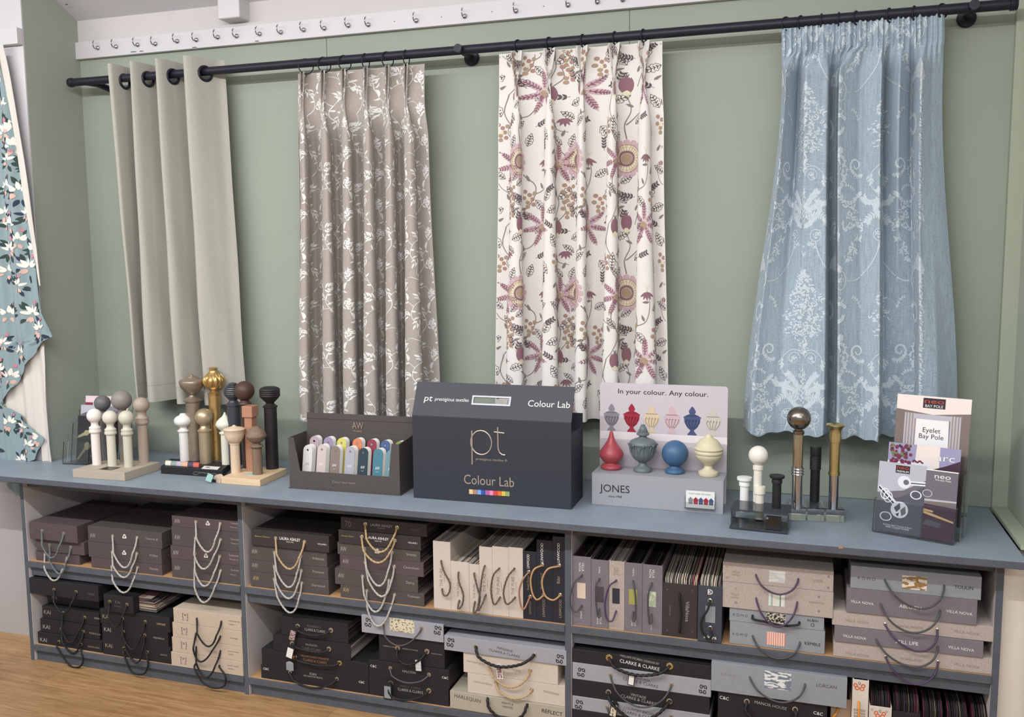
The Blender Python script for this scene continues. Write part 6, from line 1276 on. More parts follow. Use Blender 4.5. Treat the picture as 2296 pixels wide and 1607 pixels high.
hb = zat(685, 925, BL[1]+D_)-H-.003
bp = obj('raised_lid', MB().obox(BL+u*.005+v*(D_+.0045)+up*.0035, u*(Lw-.004), v*.006, up*(hb)), AWC, t, smooth=0, bevel=.0008)
obj('lid_crease', MB().obox(BL+u*.005+v*(D_+.0038)+up*(hb-.020), u*(Lw-.004), v*.0008, up*.0014), 'dark_board', t, smooth=0)
b = MB(); yb_ = BL+v*(D_+.0036)
q = at(802, 954, y=(BL+u*Lw*.55+v*D_)[1]-.001); put_text(b, 'AW', q, 27*mpp(q), u, up, h=15*mpp(q)); q = at(802, 966.5, y=q[1]); put_text(b, 'PLAINS', q, 21*mpp(q), u, up)
q = at(771, 1082, y=(BL+u*Lw*.5)[1]-.0008); put_text(b, 'Colour your home', q, 57*mpp(q), u, up, italic=.3, h=7*mpp(q)); obj('lettering', b, 'ink_bronze', t, smooth=0)
fr = [('off-white', (206, 202, 198)), ('pale stone', (186, 174, 170)), ('taupe', (122, 110, 102)), ('silver-grey', (156, 156, 164)), ('dark teal-navy', (34, 54, 64)), ('teal blue', (62, 116, 132)), ('grey-blue', (104, 138, 148))]
bk = [('mauve-grey', (164, 146, 156)), ('lilac', (142, 126, 156)), ('yellow', (192, 186, 96)), ('orange', (194, 118, 80)), ('crimson', (128, 48, 66)), ('royal blue', (66, 84, 128)), ('leaf green', (112, 140, 70))]
fpx = [(175, 553), (278, 550), (377, 560), (487, 565), (585, 575), (695, 582), (790, 590)]; bpx = [(222, 488), (325, 495), (425, 502), (540, 505), (647, 512), (748, 520), (852, 528)]
for row_, (cl_, px_, dv) in enumerate(((fr, fpx, .022), (bk, bpx, .062))):
    for k, ((nm, c), (sx, sy)) in enumerate(zip(cl_, px_)):
        px, py = 630+sx*.3049, 830+sy*.3049; m_ = mat('fan_%d_%d' % (row_, k), c, .55)
        base = BL+v*dv; # find along-u position whose picture column is px
        ts = np.linspace(0, Lw, 400); P = base[None]+u[None]*ts[:, None]+up*.15; d = (P-CAM) @ RM.T; qx = 1148+FOC*d[:, 0]/d[:, 2]; s_ = ts[int(np.argmin(np.abs(qx-px)))]
        s_ = min(max(s_, .022), Lw-.024)
        cc = base+u*s_; ztop = zat(px, py, cc[1]); hw = .0195; zz = H+.012+.0 if row_ == 0 else H+.03
        ln = v*.18+up*.98; hh = ztop-zz
        f = thing('swatch_fan', cc+up*(zz-H), '%s rounded swatch fan in the %s row of the brown display box' % (nm, ('front', 'back')[row_]), 'swatch fan', 'swatch fans in the brown box')
        def shape(off, dep, du_=0.0, dz=0.0):
            n = 16; poly = [(-hw, 0), (hw, 0)]+[(hw*math.cos(a), hh-hw+hw*math.sin(a)) for a in np.linspace(0, PI, n)]
            return MB().prism(poly, cc+up*(zz-H+dz)+v*off+u*du_, u, ln, v*dep)
        cvr = obj('cover', shape(0, .0016), m_, f, smooth=30)
        pg_ = MB()
        for q in range(7):
            n = 14; poly = [(-hw, 0), (hw, 0)]+[(hw*math.cos(a), hh-hw+hw*math.sin(a)) for a in np.linspace(0, PI, n)]
            pg_.prism(poly, cc+up*(zz-H+.0)+v*(.0022+q*.0032)+u*(.0006*q), u, ln, v*.0026)
        obj('swatches', pg_, 'card_white', f, smooth=30)
        rc = cc+up*(zz-H)+ln*(hh-hw*.95)-v*.0008; obj('rivet', MB().lathe([(0, -.0022), (.0022, -.0018), (.0036, -.0004), (.0038, .001)], rc, 16, axis='y').xf(lambda p: p), 'chrome', f)
        if row_ == 0:
            b = MB(); q1 = cc+up*(zz-H)+ln*(hh*.52)-v*.0006; put_text(b, 'AW', q1, .017, u, ln, h=.011); put_text(b, 'PLAINS', cc+up*(zz-H)+ln*(hh*.43)-v*.0006, .010, u, ln); put_text(b, 'LUXEMBOURG', cc+up*(zz-H)+ln*(hh*.26)-v*.0006, .020, u, ln)
            obj('lettering', b, 'ink_white' if k != 0 else 'ink_silver', f, smooth=0)
# ---------------------------------------------------------------- large dark carrying box
mat('lab_box', (45, 48, 57), .55, noise=.04, scale=80, bump=.1, bscale=400, spec=.5); mat('lab_handle', (176, 180, 188), .4); mat('lab_pale', (206, 206, 204), .4); mat('lab_bronze', (168, 154, 140), .35, .3)
BL = onz(927.5, 1115.5, H); BR = onz(1281, 1142.5, H); u = BR-BL; Lw = float(np.linalg.norm(u)); u = u/Lw; v = np.array([-u[1], u[0], 0])
hB = (zat(920.5, 930.6, BL[1])+zat(1276.5, 947.4, BR[1]))/2-H; D_ = .125
x = onz(1307, 1113.6, H); D_ = float(np.dot(x-BR, v)); D_ = min(max(D_, .1), .2)
t = thing('swatch_carry_case', BL+u*Lw/2+v*D_/2, 'large dark slate carrying case lettered pt with a handle slot in its raised lid', 'carrying case'); th = .004
o0 = BL+up*.0005
obj('front_panel', MB().obox(o0, u*Lw, v*th, up*hB), 'lab_box', t, smooth=0, bevel=.0012)
obj('side_panel', MB().obox(o0+v*(th+.0003), u*th, v*(D_-2*th), up*hB), 'lab_box', t, smooth=0)
obj('side_panel', MB().obox(o0+u*(Lw-th)+v*(th+.0003), u*th, v*(D_-2*th), up*(hB*.86)), 'lab_box', t, smooth=0)
obj('back_panel', MB().obox(o0+v*(D_-th), u*Lw, v*th, up*(hB+.004)), 'lab_box', t, smooth=0)
obj('bottom_panel', MB().obox(o0+u*th+v*(th+.0003), u*(Lw-2*th), v*(D_-2*th-.0006), up*th), 'lab_box', t, smooth=0)
obj('inner_tray', MB().obox(o0+u*(th+.001)+v*(th+.001)+up*.01, u*(Lw-2*th-.002), v*(D_-2*th-.002), up*(hB*.80)), 'lab_box', t, smooth=0)
obj('side_seam', MB().obox(o0+u*(Lw-.0004)+v*.012+up*(hB*.52), u*.0008, v*(D_-.02), up*.0025), 'navy_board', t, smooth=0)
# lid: panel leaning back, with a slot
pT = at(950.5, 857, y=BL[1]+.055); A0 = o0+up*(hB+.0004)
lean = .055; zt_ = (zat(951, 857, BL[1]+lean)+zat(1295, 867, BR[1]+lean))/2-(H+hB); w = up*zt_+v*lean; Hl = float(np.linalg.norm(w)); w = w/Hl
s0, s1, q0, q1 = .385, .61, .42, .60
b = MB(); nrm = np.cross(u, w)
for (a0, a1, c0_, c1_) in ((0, s0, 0, 1), (s1, 1, 0, 1), (s0, s1, 0, q0), (s0, s1, q1, 1)): b.obox(A0+u*Lw*a0+w*Hl*c0_, u*Lw*(a1-a0), w*Hl*(c1_-c0_), -nrm*th)
obj('lid', b, 'lab_box', t, smooth=0)
b = MB(); fw = .006
for (a, c_, da, dc) in ((s0*Lw-fw, q0*Hl-fw, (s1-s0)*Lw+2*fw, fw), (s0*Lw-fw, q1*Hl, (s1-s0)*Lw+2*fw, fw), (s0*Lw-fw, q0*Hl, fw, (q1-q0)*Hl), (s1*Lw, q0*Hl, fw, (q1-q0)*Hl)): b.obox(A0+u*a+w*c_+nrm*.0006, u*da, w*dc, nrm*.002)
obj('handle_frame', b, 'lab_handle', t, smooth=0)
b = MB(); LA = lambda a, c_: A0+u*Lw*a+w*Hl*c_+nrm*.0009
put_text(b, 'pt', LA(.092, .47), Lw*.052, u, w, h=Hl*.20, italic=.1); put_text(b, 'prestigious textiles', LA(.245, .485), Lw*.218, u, w, h=Hl*.13, italic=.1); put_text(b, 'Colour Lab', LA(.855, .485), Lw*.255, u, w, h=Hl*.18)
obj('lid_lettering', b, 'lab_pale', t, smooth=0)
FA = lambda px, py: at(px, py, y=(BL[1]+(BR[1]-BL[1])*(px-927)/354)-.0009); b = MB()
# tall round letters p and t from bent strips
def strip3(pts, r=.0024): b.tube(pts, r, 6)
m_ = mpp(FA(1085, 1000)); c_ = FA(1079, 992)
strip3([FA(1058, 965), FA(1059, 1041)], .0026)
strip3([c_+m_*26*(math.cos(a)*u*.95+math.sin(a)*up*1.05) for a in np.linspace(0, 2*PI, 48)])
strip3([FA(1116, 957), FA(1117, 1005), FA(1120, 1014), FA(1126, 1019), FA(1133, 1020)], .0026); strip3([FA(1108, 968), FA(1131, 971)], .0024)
put_text(b, 'prestigious textiles ®', FA(1102, 1031), 74*m_, u, up, h=7.5*m_)
put_text(b, 'Colour Lab', FA(1096, 1077.5), 119*m_, u, up, h=22*m_)
obj('front_lettering', b, 'lab_bronze', t, smooth=0)
cc = [(222, 190, 140), (176, 128, 104), (120, 160, 214), (52, 82, 160), (176, 90, 150), (222, 130, 170), (206, 66, 60), (214, 110, 52), (214, 180, 76), (132, 160, 104)]; b = MB(); ms = []
for k, c in enumerate(cc):
    ms.append('lab_c%d' % k); mat(ms[-1], c, .5); p = FA(1052+k*9.1, 1106.5+k*.55); b.obox(p-up*.0005, u*9.1*m_, up*10.5*m_, -v*.0004, k)
obj('colour_bar', b, ms, t, smooth=0)

# ---------------------------------------------------------------- painted finial counter display
mat('frost', (205, 206, 212), .45, trans=.55, ior=1.3, spec=.4); mat('poster', (192, 185, 192), .5); mat('poster_white', (222, 214, 216), .5); mat('poster_shadow', (128, 120, 124), .6)
mat('fin_red', (162, 66, 76), .4, sheen=.1); mat('fin_green', (100, 110, 113), .45); mat('fin_blue', (62, 96, 130), .45); mat('fin_cream', (202, 194, 164), .42)
BL = onz(1327, 1130.5, H); BR = onz(1621, 1153.5, H); u = BR-BL; Lw = float(np.linalg.norm(u)); u = u/Lw; v = np.array([-u[1], u[0], 0])
hS = (zat(1327, 1061, BL[1])+zat(1621, 1081, BR[1]))/2-H; q = at(1346, 1043, z=H+hS); D_ = float(np.dot(q-(BL), v)); D_ = min(max(D_, .06), .14)
t = thing('finial_counter_display', BL+u*Lw/2+v*D_/2, 'frosted acrylic step display with a lilac-grey poster of coloured urns', 'counter display')
obj('front_plate', MB().obox(BL+up*.0005, u*Lw, v*.003, up*(hS-.0004)), 'frost', t, smooth=0, bevel=.001)
obj('top_plate', MB().obox(BL+up*hS, u*Lw, v*D_, up*.003), 'frost', t, smooth=0, bevel=.001)
pB = BL+v*(D_+.004); x0 = -.0; P1 = at(1345, 857, y=pB[1]); hP = zat(1346, 857, pB[1])-H
e0 = float(np.dot(at(1345, 950, y=pB[1])-pB, u)); e1 = float(np.dot(at(1631, 950, y=(pB+u*Lw)[1])-pB, u)); r = .010; WP = e1-e0; pl = [(0, 0), (WP, 0)]+[(WP-r+r*math.cos(a), hP-r+r*math.sin(a)) for a in np.linspace(0, PI/2, 7)]+[(r+r*math.cos(a), hP-r+r*math.sin(a)) for a in np.linspace(PI/2, PI, 7)]
O = pB+u*e0+up*.0005; obj('poster_panel', MB().prism(pl, O, u, up, v*.0035), 'poster', t, smooth=0)
m_ = mpp(O+up*.2); 
def PP(px, py, d=.0006): # point on the poster face
    y = O[1]; 
    for _ in range(3): p = at(px, py, y=y); y = (O+u*float(np.dot(p-O, u)))[1]-d
    return at(px, py, y=y)
b = MB(); b.add([PP(1345.5, 965, .0004), PP(1630.5, 981, .0004), PP(1630.5, 997, .0004), PP(1345.5, 982, .0004)], [(0, 3, 2, 1)]); obj('poster_shelf_print', b, 'poster_white', t, smooth=0)
b = MB(); put_text(b, 'In your colour. Any colour.', PP(1485.5, 882), 196*m_, u, up, h=14*m_, bold=.004); put_text(b, 'JONES', BL+u*0+v*0, 1) if False else None
obj('poster_heading', b, 'ink_black', t, smooth=0)
urnp = [(0, 0), (9.5, 0), (9.5, 2), (4.5, 8), (4, 11), (11, 17), (16.5, 28), (17, 36), (19, 38.5), (16, 40), (13, 42), (5, 45.5), (7.5, 50), (6.5, 53), (3, 59), (0, 62)]
uc = [('urn_grey', (128, 126, 134)), ('urn_red', (150, 36, 54)), ('urn_sand', (206, 188, 160)), ('urn_pink', (196, 170, 176)), ('urn_navy', (66, 78, 116)), ('urn_bone', (192, 186, 176))]
for k, ((nm, c), (ux, uy, s_)) in enumerate(zip(uc, ((1371, 965, .98), (1416, 968, 1.02), (1460.5, 970.5, 1.02), (1506, 972.5, 1.0), (1551.5, 975.5, 1.02), (1598, 977.5, 1.0)))):
    mat(nm, c, .5); dk = mat(nm+'_line', tuple(int(q*.62) for q in c), .6); b = MB(); o_ = PP(ux, uy, .0008)
    V = [o_+u*a*s_*m_+up*h*s_*m_ for a, h in urnp]; V2 = [o_-u*a*s_*m_+up*h*s_*m_ for a, h in urnp[::-1]]; 
    n = len(urnp); allv = V+V2; fs = [(i, i+1, 2*n-2-i, 2*n-1-i) for i in range(n-1)]; b.add(allv, fs, 0)
    for j in range(5):
        a = (j-2)*5.2; 
        pth = [o_+u*(a*.45)*m_*s_+up*13*m_*s_-v*.0004, o_+u*(a*1.2)*m_*s_+up*24*m_*s_-v*.0004, o_+u*(a*1.25+1.5)*m_*s_+up*33*m_*s_-v*.0004, o_+u*(a*1.1+3)*m_*s_+up*30*m_*s_-v*.0004]
        b.tube(smooth_path(pth, 4), .00075, 4, 1)
    b.add([o_+u*a*m_*s_+up*h*m_*s_-v*.0003 for a, h in ((-13, 41), (13, 41), (13, 42.3), (-13, 42.3))], [(0, 1, 2, 3)], 1)
    obj('urn_print', b, [nm, nm+'_line'], t, smooth=0)
b = MB(); F2 = lambda px, py: BL+u*float(np.dot(at(px, py, y=BL[1]-.0008)-BL, u))+up*(zat(px, py, BL[1])-H)-v*.0009
put_text(b, 'JONES', F2(1378, 1097.5), 65*m_, u, up, h=21*m_); put_text(b, 'since 1968', F2(1379, 1112.5), 29*m_, u, up); obj('front_lettering', b, 'ink_black', t, smooth=0)
c0_ = F2(1535, 1136); ch = obj('card_holder', MB().obox(c0_-v*.012, u*64*m_, v*.0015, up*14*m_).obox(c0_-v*.012, u*64*m_, v*.011, up*.0015).obox(c0_-v*.0015, u*64*m_, v*.0012, up*26*m_), 'clear', t, smooth=0)
b = MB(); q = c0_-v*.007+u*3*m_+up*.002; b.obox(q, u*59*m_, v*.003, up*36*m_, 0)
for k, c in enumerate((1, 2, 3, 4, 5)): b.add([q-v*.0003+u*(6+k*10.5)*m_+up*8*m_, q-v*.0003+u*(14+k*10.5)*m_+up*8*m_, q-v*.0003+u*(15+k*10.5)*m_+up*18*m_, q-v*.0003+u*(10+k*10.5)*m_+up*23*m_, q-v*.0003+u*(5+k*10.5)*m_+up*18*m_], [(0, 1, 2, 3, 4)], c)
put_text(b, 'In your colour. Any colour.', q-v*.0004+u*29*m_+up*30*m_, 46*m_, u, up, mi=6)
obj('business_cards', b, ['card_white', 'urn_grey', 'urn_red', 'urn_navy', 'urn_red', 'urn_navy', 'ink_dark'], ch, smooth=0)
zs = H+hS+.0032; g = 'finials standing on the frosted display'
def solo(label, px, py, prof, m, mod=None, extra=None):
    b_ = onz(px, py, zs); mp = mpp(b_); t = thing('finial', (b_[0], b_[1], zs), label, 'finial', g)
    obj('body', MB().lathe([(r*mp, zs+.0004+h*mp) for r, h in prof], (b_[0], b_[1], 0), 64 if mod else 40, mod=mod), m, t, smooth=50)
    if extra: extra(t, b_, mp)
    return t
solo('red onion-shaped finial with a tall point on the frosted display', 1370.5, 1050, [(0, 0), (21, 0), (23.5, 2), (24, 5), (22, 8.5), (15, 11), (14, 13.5), (20, 19), (27, 28), (28, 33), (25, 41), (16, 53), (9, 64), (5.5, 74), (4, 82), (2.5, 85), (0, 86)], 'fin_red')
def urnx(t, b_, mp):
    b = MB()
    for k in range(8):
        a = 2*PI*k/8+.2
        for s_ in (-1, 0, 1):
            pts = [(b_[0]+rr*mp*math.cos(a+s_*ang), b_[1]+rr*mp*math.sin(a+s_*ang), zs+h*mp) for rr, h, ang in ((10, 23, .08), (20, 31, .25), (27, 42, .34), (29.5, 52, .28), (31, 60, .16))]
            b.tube(smooth_path(pts, 4), .0019, 6)
        b.lathe([(0, -.004), (.004, -.003), (.0055, 0), (.004, .003), (0, .004)], (b_[0]+31*mp*math.cos(a), b_[1]+31*mp*math.sin(a), zs+62*mp), 8)
    obj('leaf_carving', b, 'fin_green', t, smooth=50)
    b = MB(); z = zs+91*mp
    for j in range(4):
        for k in range(8): a = 2*PI*(k+.5*(j % 2))/8; rr = (9.5-2.0*j)*mp; b.lathe([(0, -.004), (.0026, -.002), (.003, 0), (.0018, .003), (0, .0045)], (b_[0]+rr*math.cos(a), b_[1]+rr*math.sin(a), z+j*4.2*mp), 7)
    obj('cone_tip', b, 'fin_green', t, smooth=50)
solo('grey-green carved urn finial, the tallest on the frosted display', 1441, 1056, [(0, 0), (20, 0), (21, 3), (20, 7), (14, 10), (8.5, 15), (8, 19), (13, 24), (22, 31), (27, 41), (28, 52), (28, 60), (30, 62), (29.5, 66), (26, 70), (16, 74), (9, 77), (8, 80), (14, 83), (14, 87), (8, 90), (9, 93), (7, 99), (3, 105), (0, 107)], 'fin_green', None, urnx)
solo('plain blue ball finial on the frosted display', 1513, 1059.5, [(0, 0), (21, 0), (22.5, 3), (21.5, 7), (16, 10), (11.5, 14), (11.5, 17)]+[(29.5*math.sin(a), 44-29.5*math.cos(a)) for a in np.linspace(.42, PI, 20)], 'fin_blue')
solo('cream banded acorn finial on the frosted display', 1588, 1065, [(0, 0), (21, 0), (22.5, 3), (22, 8), (15, 12), (10, 16), (9, 22), (14, 27), (23, 34), (28, 41), (29.5, 45), (29, 48), (31, 49.5), (32, 53), (31, 56), (29.5, 57), (31.5, 58.5), (32, 61), (30, 63), (28, 64), (25, 73), (19, 80), (11, 84.5), (10, 86), (8, 86.5), (7, 90), (3, 93.5), (0, 94)], 'fin_cream')

# ---------------------------------------------------------------- smoked acrylic stand with matt samples
mat('smoke', (110, 114, 122), .08, trans=.75, ior=1.3, spec=.5); mat('gloss_black', (26, 24, 26), .12, coat=.5); mat('gloss_white', (222, 218, 208), .18, coat=.6); mat('matt_white', (228, 228, 226), .4); mat('matt_cream', (224, 220, 204), .45); mat('matt_black', (28, 28, 32), .45)
A = onz(1635, 1185.5, H); B = onz(1766, 1199, H); u = B-A; Lw = float(np.linalg.norm(u)); u /= Lw; v = np.array([-u[1], u[0], 0]); D_ = .115
zu = (zat(1637.5, 1141, A[1])+zat(1767, 1151.5, B[1]))/2
t = thing('finial_stand', A+u*Lw/2+v*D_/2, 'low smoked acrylic two-tier stand with white, cream and black pole samples', 'finial display', 'finial displays')
obj('lower_plate', MB().obox(A+up*.002, u*Lw, v*D_, up*.007), 'smoke', t, smooth=0, bevel=.001)
zu -= .006; A2 = A+up*(zu-H)
obj('upper_plate', MB().obox(A2, u*Lw, v*D_, up*.006), 'smoke', t, smooth=0, bevel=.001)
for s_ in (.0, Lw-.004): obj('side_plate', MB().obox(A+u*s_+v*.03+up*.0092, u*.004, v*(D_-.035), up*(zu-H-.0094)), 'smoke', t, smooth=0)
for q in ((.006, .006), (Lw-.012, .006), (.006, D_-.012), (Lw-.012, D_-.012)): obj('foot', MB().lathe([(.004, 0), (.004, .002)], A+u*(q[0]+.003)+v*(q[1]+.003)+up*.0002, 12), 'matt_black', t)
def P4(bx, by, z, rp, ztop, prof, m, fm=None, T=t):
    b_ = onz(bx, by, z); mp = mpp(b_); z1 = zat(bx, ztop, b_[1]); return pole_sample(T, b_[0], b_[1], z, rp*mp, z1, [(r*mp, h*mp) for r, h in prof], m, fm), b_, mp
zl = H+.0092
P4(1668, 1146, zl+.012, 9.7, 1089, [(9.7, 0), (12, 1), (12, 9), (11, 11), (16.3, 14), (16.6, 17), (16.5, 20), (0, 21)], 'matt_white')
P4(1698, 1124, zu+.0065, 9.5, 1052, [(9.5, 0), (11.5, .5), (11.5, 9), (8, 11), (8, 12)]+[(21.5*math.sin(a), 32-21.5*math.cos(a)) for a in np.linspace(.4, PI, 20)], 'gloss_white')
P4(1702, 1162, zl+.004, 9.8, 1106, [(9.8, 0), (12.5, .5), (12.5, 15), (12, 16.5), (0, 17)], 'matt_cream')
P4(1740.6, 1138, zu+.0065, 9.8, 1083, [(9.8, 0), (11.5, 1), (11.5, 8), (10.5, 10), (16.3, 13), (16.8, 16), (16.6, 18), (0, 19)], 'matt_black')
q = onz(1717, 1186.5, zl+.0003); sc = obj('swatch_clip', MB().obox(q, u*33*mpp(q), v*.014, up*30*mpp(q)), 'gloss_black', t, smooth=0, bevel=.001)
obj('clip_rivet', MB().lathe([(0, -.002), (.003, -.0015), (.0036, 0)], q+u*.004+up*26*mpp(q)-v*.0012, 14, axis='y'), 'chrome', sc)
# ---------------------------------------------------------------- clear acrylic block with three metal poles
mat('gunmetal', (140, 132, 122), .22, 1); mat('brass', (214, 192, 134), .28, 1); mat('brass2', (196, 180, 150), .22, 1); mat('ghost', (220, 215, 200), .1, 1)
A = onz(1770, 1166, H); B = onz(1892.6, 1171.5, H); u = B-A; Lw = float(np.linalg.norm(u)); u /= Lw; v = np.array([-u[1], u[0], 0]); D_ = .11; zb_ = H+.044
t = thing('finial_stand', A+u*Lw/2+v*D_/2, 'clear acrylic block stand with ball-topped, black and brass trumpet-topped poles', 'finial display', 'finial displays')
for k, (a, dd) in enumerate(((0, .30), (.335, .30), (.67, .33))): obj('block', MB().obox(A+u*Lw*a+up*.0005, u*Lw*dd, v*D_, up*.042), 'clear', t, smooth=0, bevel=.0015)
obj('base', MB().obox(A+v*.0+up*.0427, u*Lw, v*D_, up*.002), 'clear', t, smooth=0)
zb_ = H+.046
def P5(bx, by, rp, segs, prof, fm):
    b_ = onz(bx, by, zb_); mp = mpp(b_); z = zb_; o = None
    for (ztop, m, k) in segs:
        z1 = zat(bx, ztop, b_[1]); q = obj('pole_sample' if o is None else 'pole_section', MB().lathe([(rp*mp*k, z+.0002), (rp*mp*k, z1)], (b_[0], b_[1], 0), 28), m, o or t)
        o = o or q; z = z1
    obj('finial', MB().lathe([(r*mp, z+.0002+h*mp) for r, h in prof], (b_[0], b_[1], 0), 40), fm, o, smooth=50); return b_, mp, o
b_, mp, o = P5(1786, 1140, 11.2, [(1066, 'chrome', 1), (1046, 'chrome', 1.02), (973, 'brass2', .98)], [(11.5, 0), (12.3, 1), (12.3, 8), (9, 9.5), (9, 12), (11, 13)]+[(25.8*math.sin(a), 36-25.8*math.cos(a)) for a in np.linspace(.45, PI, 22)], 'gunmetal')
for k in range(3): z = zat(1786, 1062-k*6, b_[1]); obj('chrome_ring', MB().lathe([(11.2*mp, z-.002), (13.2*mp, z-.0018), (13.6*mp, z), (13.2*mp, z+.0018), (11.2*mp, z+.002)], (b_[0], b_[1], 0), 28), 'chrome', o)
b_, mp, o = P5(1826, 1124, 10.3, [(1052, 'matt_black', 1)], [(10.3, 0)]+[q for k in range(9) for q in ((12, .5+k*3.4), (12.3, 1.7+k*3.4), (11.5, 3.2+k*3.4))]+[(11.6, 31), (12.1, 33), (12.1, 51), (11.6, 52.5), (0, 53)], 'matt_black')
b_, mp, o = P5(1868, 1140, 11, [(1064, 'chrome', .95), (1058, 'brass', 1.15), (991, 'brass', 1)], [(11, 0), (13, .5), (13, 2), (13.3, 12), (12.5, 22), (13, 28), (15.5, 33), (19.5, 37), (20.3, 39), (19, 41), (8, 43.5), (0, 44)], 'brass')

# ---------------------------------------------------------------- right leaflet holder
c = onz(1955, 1192.5, H); e = onz(2136, 1224, H); L_ = float(np.linalg.norm(e-c)); u = (e-c)/L_; v = np.array([-u[1], u[0], 0]); lean = .13; w = up*math.cos(lean)+v*math.sin(lean)
t = thing('leaflet_holder', c, 'clear tiered acrylic leaflet holder near the right end of the counter', 'leaflet holder', 'leaflet holders')
m_ = mpp(c); acryl(t, c+up*.003, u, v, w, [(0, .125, .105, L_, 0.0), (.045, .23, .20, L_*.99, 0.01), (.090, .30, .25, L_*.99, .012)])
obj('divider', MB().obox(c+up*.004+u*L_*.605+v*.0025, u*.002, v*.026, w*.10), 'clear', t, smooth=0)
g = 'leaflets in the right holder'
def hgt(px, py, vo): # height along w of a picture point on the sheet plane offset vo
    best = None
    for a in np.linspace(-.1, .45, 1200):
        p = c+v*vo+w*a+u*L_*.3; 
        d = RM @ (p-CAM); y = 803.5-FOC*d[1]/d[2]
        if best is None or abs(y-py) < best[0]: best = (abs(y-py), a)
    return best[1]
hb1 = .245; mp_ = m_
leaflet('dark grey leaflet with a clear crystal ball finial, front left in the right holder', c+v*.012+u*.004+up*.006, u, w, L_*.595, hgt(0, 1040, .012)-.004, 'p_steel',
        [('poly', 'p_lightgrey', [(0, .55), (.55, .62), (1, .80), (1, 1), (0, 1)]), ('poly', 'p_midgrey', [(0, .42), (.5, .52), (1, .72), (1, .80), (.55, .62), (0, .55)]), ('poly', 'p_black', [(.36, .86), (.66, .86), (.66, .97), (.36, .97)]), ('text', 'p_red', 'neo', .51, .934, .25, .035), ('text', 'p_white', 'PREMIUM', .51, .885, .25),
         ('poly', 'p_glass', [(.55, .70), (1.0, .72), (1.0, .78), (.55, .76)]), ('poly', 'p_black', [(.6, .725), (1.0, .742), (1.0, .755), (.6, .74)]), ('disc', 'p_glass', (.56, .74, .14)), ('disc', 'p_midgrey', (.60, .74, .06)), ('poly', 'p_glass', [(0, .62), (.05, .66), (.42, .45), (.36, .39)]), ('poly', 'p_black', [(.02, .62), (.04, .64), (.38, .43), (.36, .41)]), ('ring', 'p_glass', (.17, .54, .10, .02, 1.3)), ('ring', 'p_glass', (.24, .50, .10, .02, 1.3)),
         ('disc', 'p_glass', (.50, .34, .185)), ('poly', 'p_steel', [(.38, .36), (.5, .44), (.52, .36), (.44, .30)]), ('poly', 'p_midgrey', [(.52, .34), (.62, .40), (.64, .30), (.55, .25)]), ('poly', 'p_black', [(.42, .27), (.50, .30), (.48, .24)]), ('ring', 'p_glass', (.82, .58, .12, .025, .8)), ('ring', 'p_glass', (.22, .22, .13, .025, .8)), ('text', 'p_white', 'Stainless Steel, Chrome & Brass', .48, .105, .6), ('text', 'p_white', 'with Crystal Finials', .48, .075, .5)], g)
leaflet('dark grey leaflet with two pale wooden poles, front right in the right holder', c+v*.012+u*L_*.612+up*.006, u, w, L_*.385, hgt(0, 1050, .012)+.003, 'p_midgrey',
        [('poly', 'p_white', [(0, .985), (1, .985), (1, 1), (0, 1)]), ('text', 'p_white', 'neo', .52, .905, .5, .045), ('text', 'p_white', 'Wooden Poles', .54, .86, .5), ('poly', 'p_plum', [(0, 0), (1, 0), (1, .48), (0, .50)]), ('poly', 'p_lightgrey', [(0, .54), (1, .56), (1, .585), (0, .57)]), ('poly', 'p_taupe2', [(0, .50), (1, .52), (1, .555), (0, .54)]), ('poly', 'p_oak', [(0, .36), (.95, .27), (.95, .295), (0, .40)]), ('poly', 'p_oak', [(0, .40), (.3, .385), (.3, .41), (0, .43)]), ('ring', 'p_lightgrey', (.08, .65, .16, .03, .8)), ('poly', 'p_steel', [(0, .20), (.5, .18), (.6, .24), (.1, .28)])], g)
h2 = hgt(0, 1000, .060)
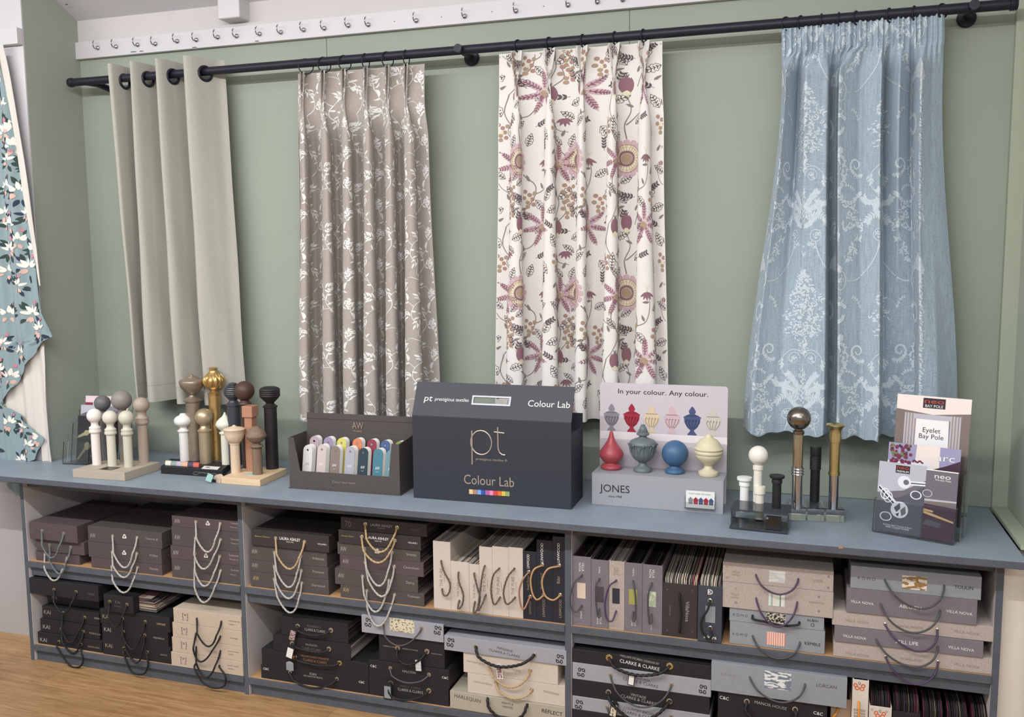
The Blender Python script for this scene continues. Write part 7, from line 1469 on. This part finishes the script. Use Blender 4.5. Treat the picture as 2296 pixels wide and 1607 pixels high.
leaflet('leaflet with crimson blossom and a purple sky, middle tier of the right holder', c+v*.060+u*.016+up*.02, u, w, L_*.90, h2-.012, 'p_sky',
        [('poly', 'p_cream', [(.38, .72), (.40, 1), (.72, 1), (.72, .70)]), ('poly', 'p_glass', [(0, .60), (.6, .66), (.6, .78), (0, .78)]), ('poly', 'p_plum', [(.56, .70), (.80, .78), (1, .86), (1, 0), (.56, 0)])]+
        [('disc', random.Random(k).choice(['p_berry', 'p_berry', 'p_crimson', 'p_plum', 'p_leaf']), (.03+random.Random(k+50).random()*.32*(1-.3*random.Random(k).random()), .72+random.Random(k+99).random()*.26, .018+.012*random.Random(k+7).random())) for k in range(60)]+
        [('disc', 'p_berry', (.36+.012*k, .80+.01*math.sin(k), .012)) for k in range(12)]+[('text', 'p_white', 'arc', .80, .865, .25, .055)], g)
h3 = hgt(0, 895, .104)
leaflet('tall leaflet picturing grey curtains in a bay window, at the back of the right holder', c+v*.104+u*.020+up*.03, u, w, L_*.93, h3-.016, 'p_taupe2',
        [('poly', 'p_cream', [(0, .885), (.5, .855), (1, .885), (1, 1), (0, 1)]), ('poly', 'p_white', [(.26, .45), (.74, .45), (.72, .85), (.28, .85)])]+[('poly', 'p_taupe' if k % 2 else 'p_lightgrey', [(.12+k*.02, .45), (.14+k*.02, .45), (.14+k*.02, .855), (.12+k*.02, .86)]) for k in range(8)]+[('poly', 'p_taupe' if k % 2 else 'p_lightgrey', [(.74+k*.02, .45), (.76+k*.02, .45), (.76+k*.02, .86), (.74+k*.02, .855)]) for k in range(7)]+
        [('poly', 'p_lightgrey', [(.24, .815), (.76, .815), (.74, .855), (.27, .855)]), ('poly', 'p_black', [(.36, .905), (.66, .905), (.66, .985), (.36, .985)]), ('text', 'p_red', 'neo', .51, .956, .26, .024), ('text', 'p_white', 'BAY POLE', .51, .923, .24), ('text', 'p_black', 'Eyelet', .50, .725, .24), ('text', 'p_black', 'Bay Pole', .50, .675, .33)], g)
# small cable clip on the wall foot behind the carrying case
q = at(1319, 1088, y=-.006); obj_ = obj('skirting_clip', MB().box(q[0]-.010, q[0]+.016, -.012, -.0045, H+.0005, H+.024), 'grey_board', smooth=0, bevel=.002)
tag(obj_, 'small grey clip at the wall foot between the case and the frosted display', 'clip')
# keep surfaces tidy: every mesh without users removed
for me in list(bpy.data.meshes):
    if me.users == 0: bpy.data.meshes.remove(me)
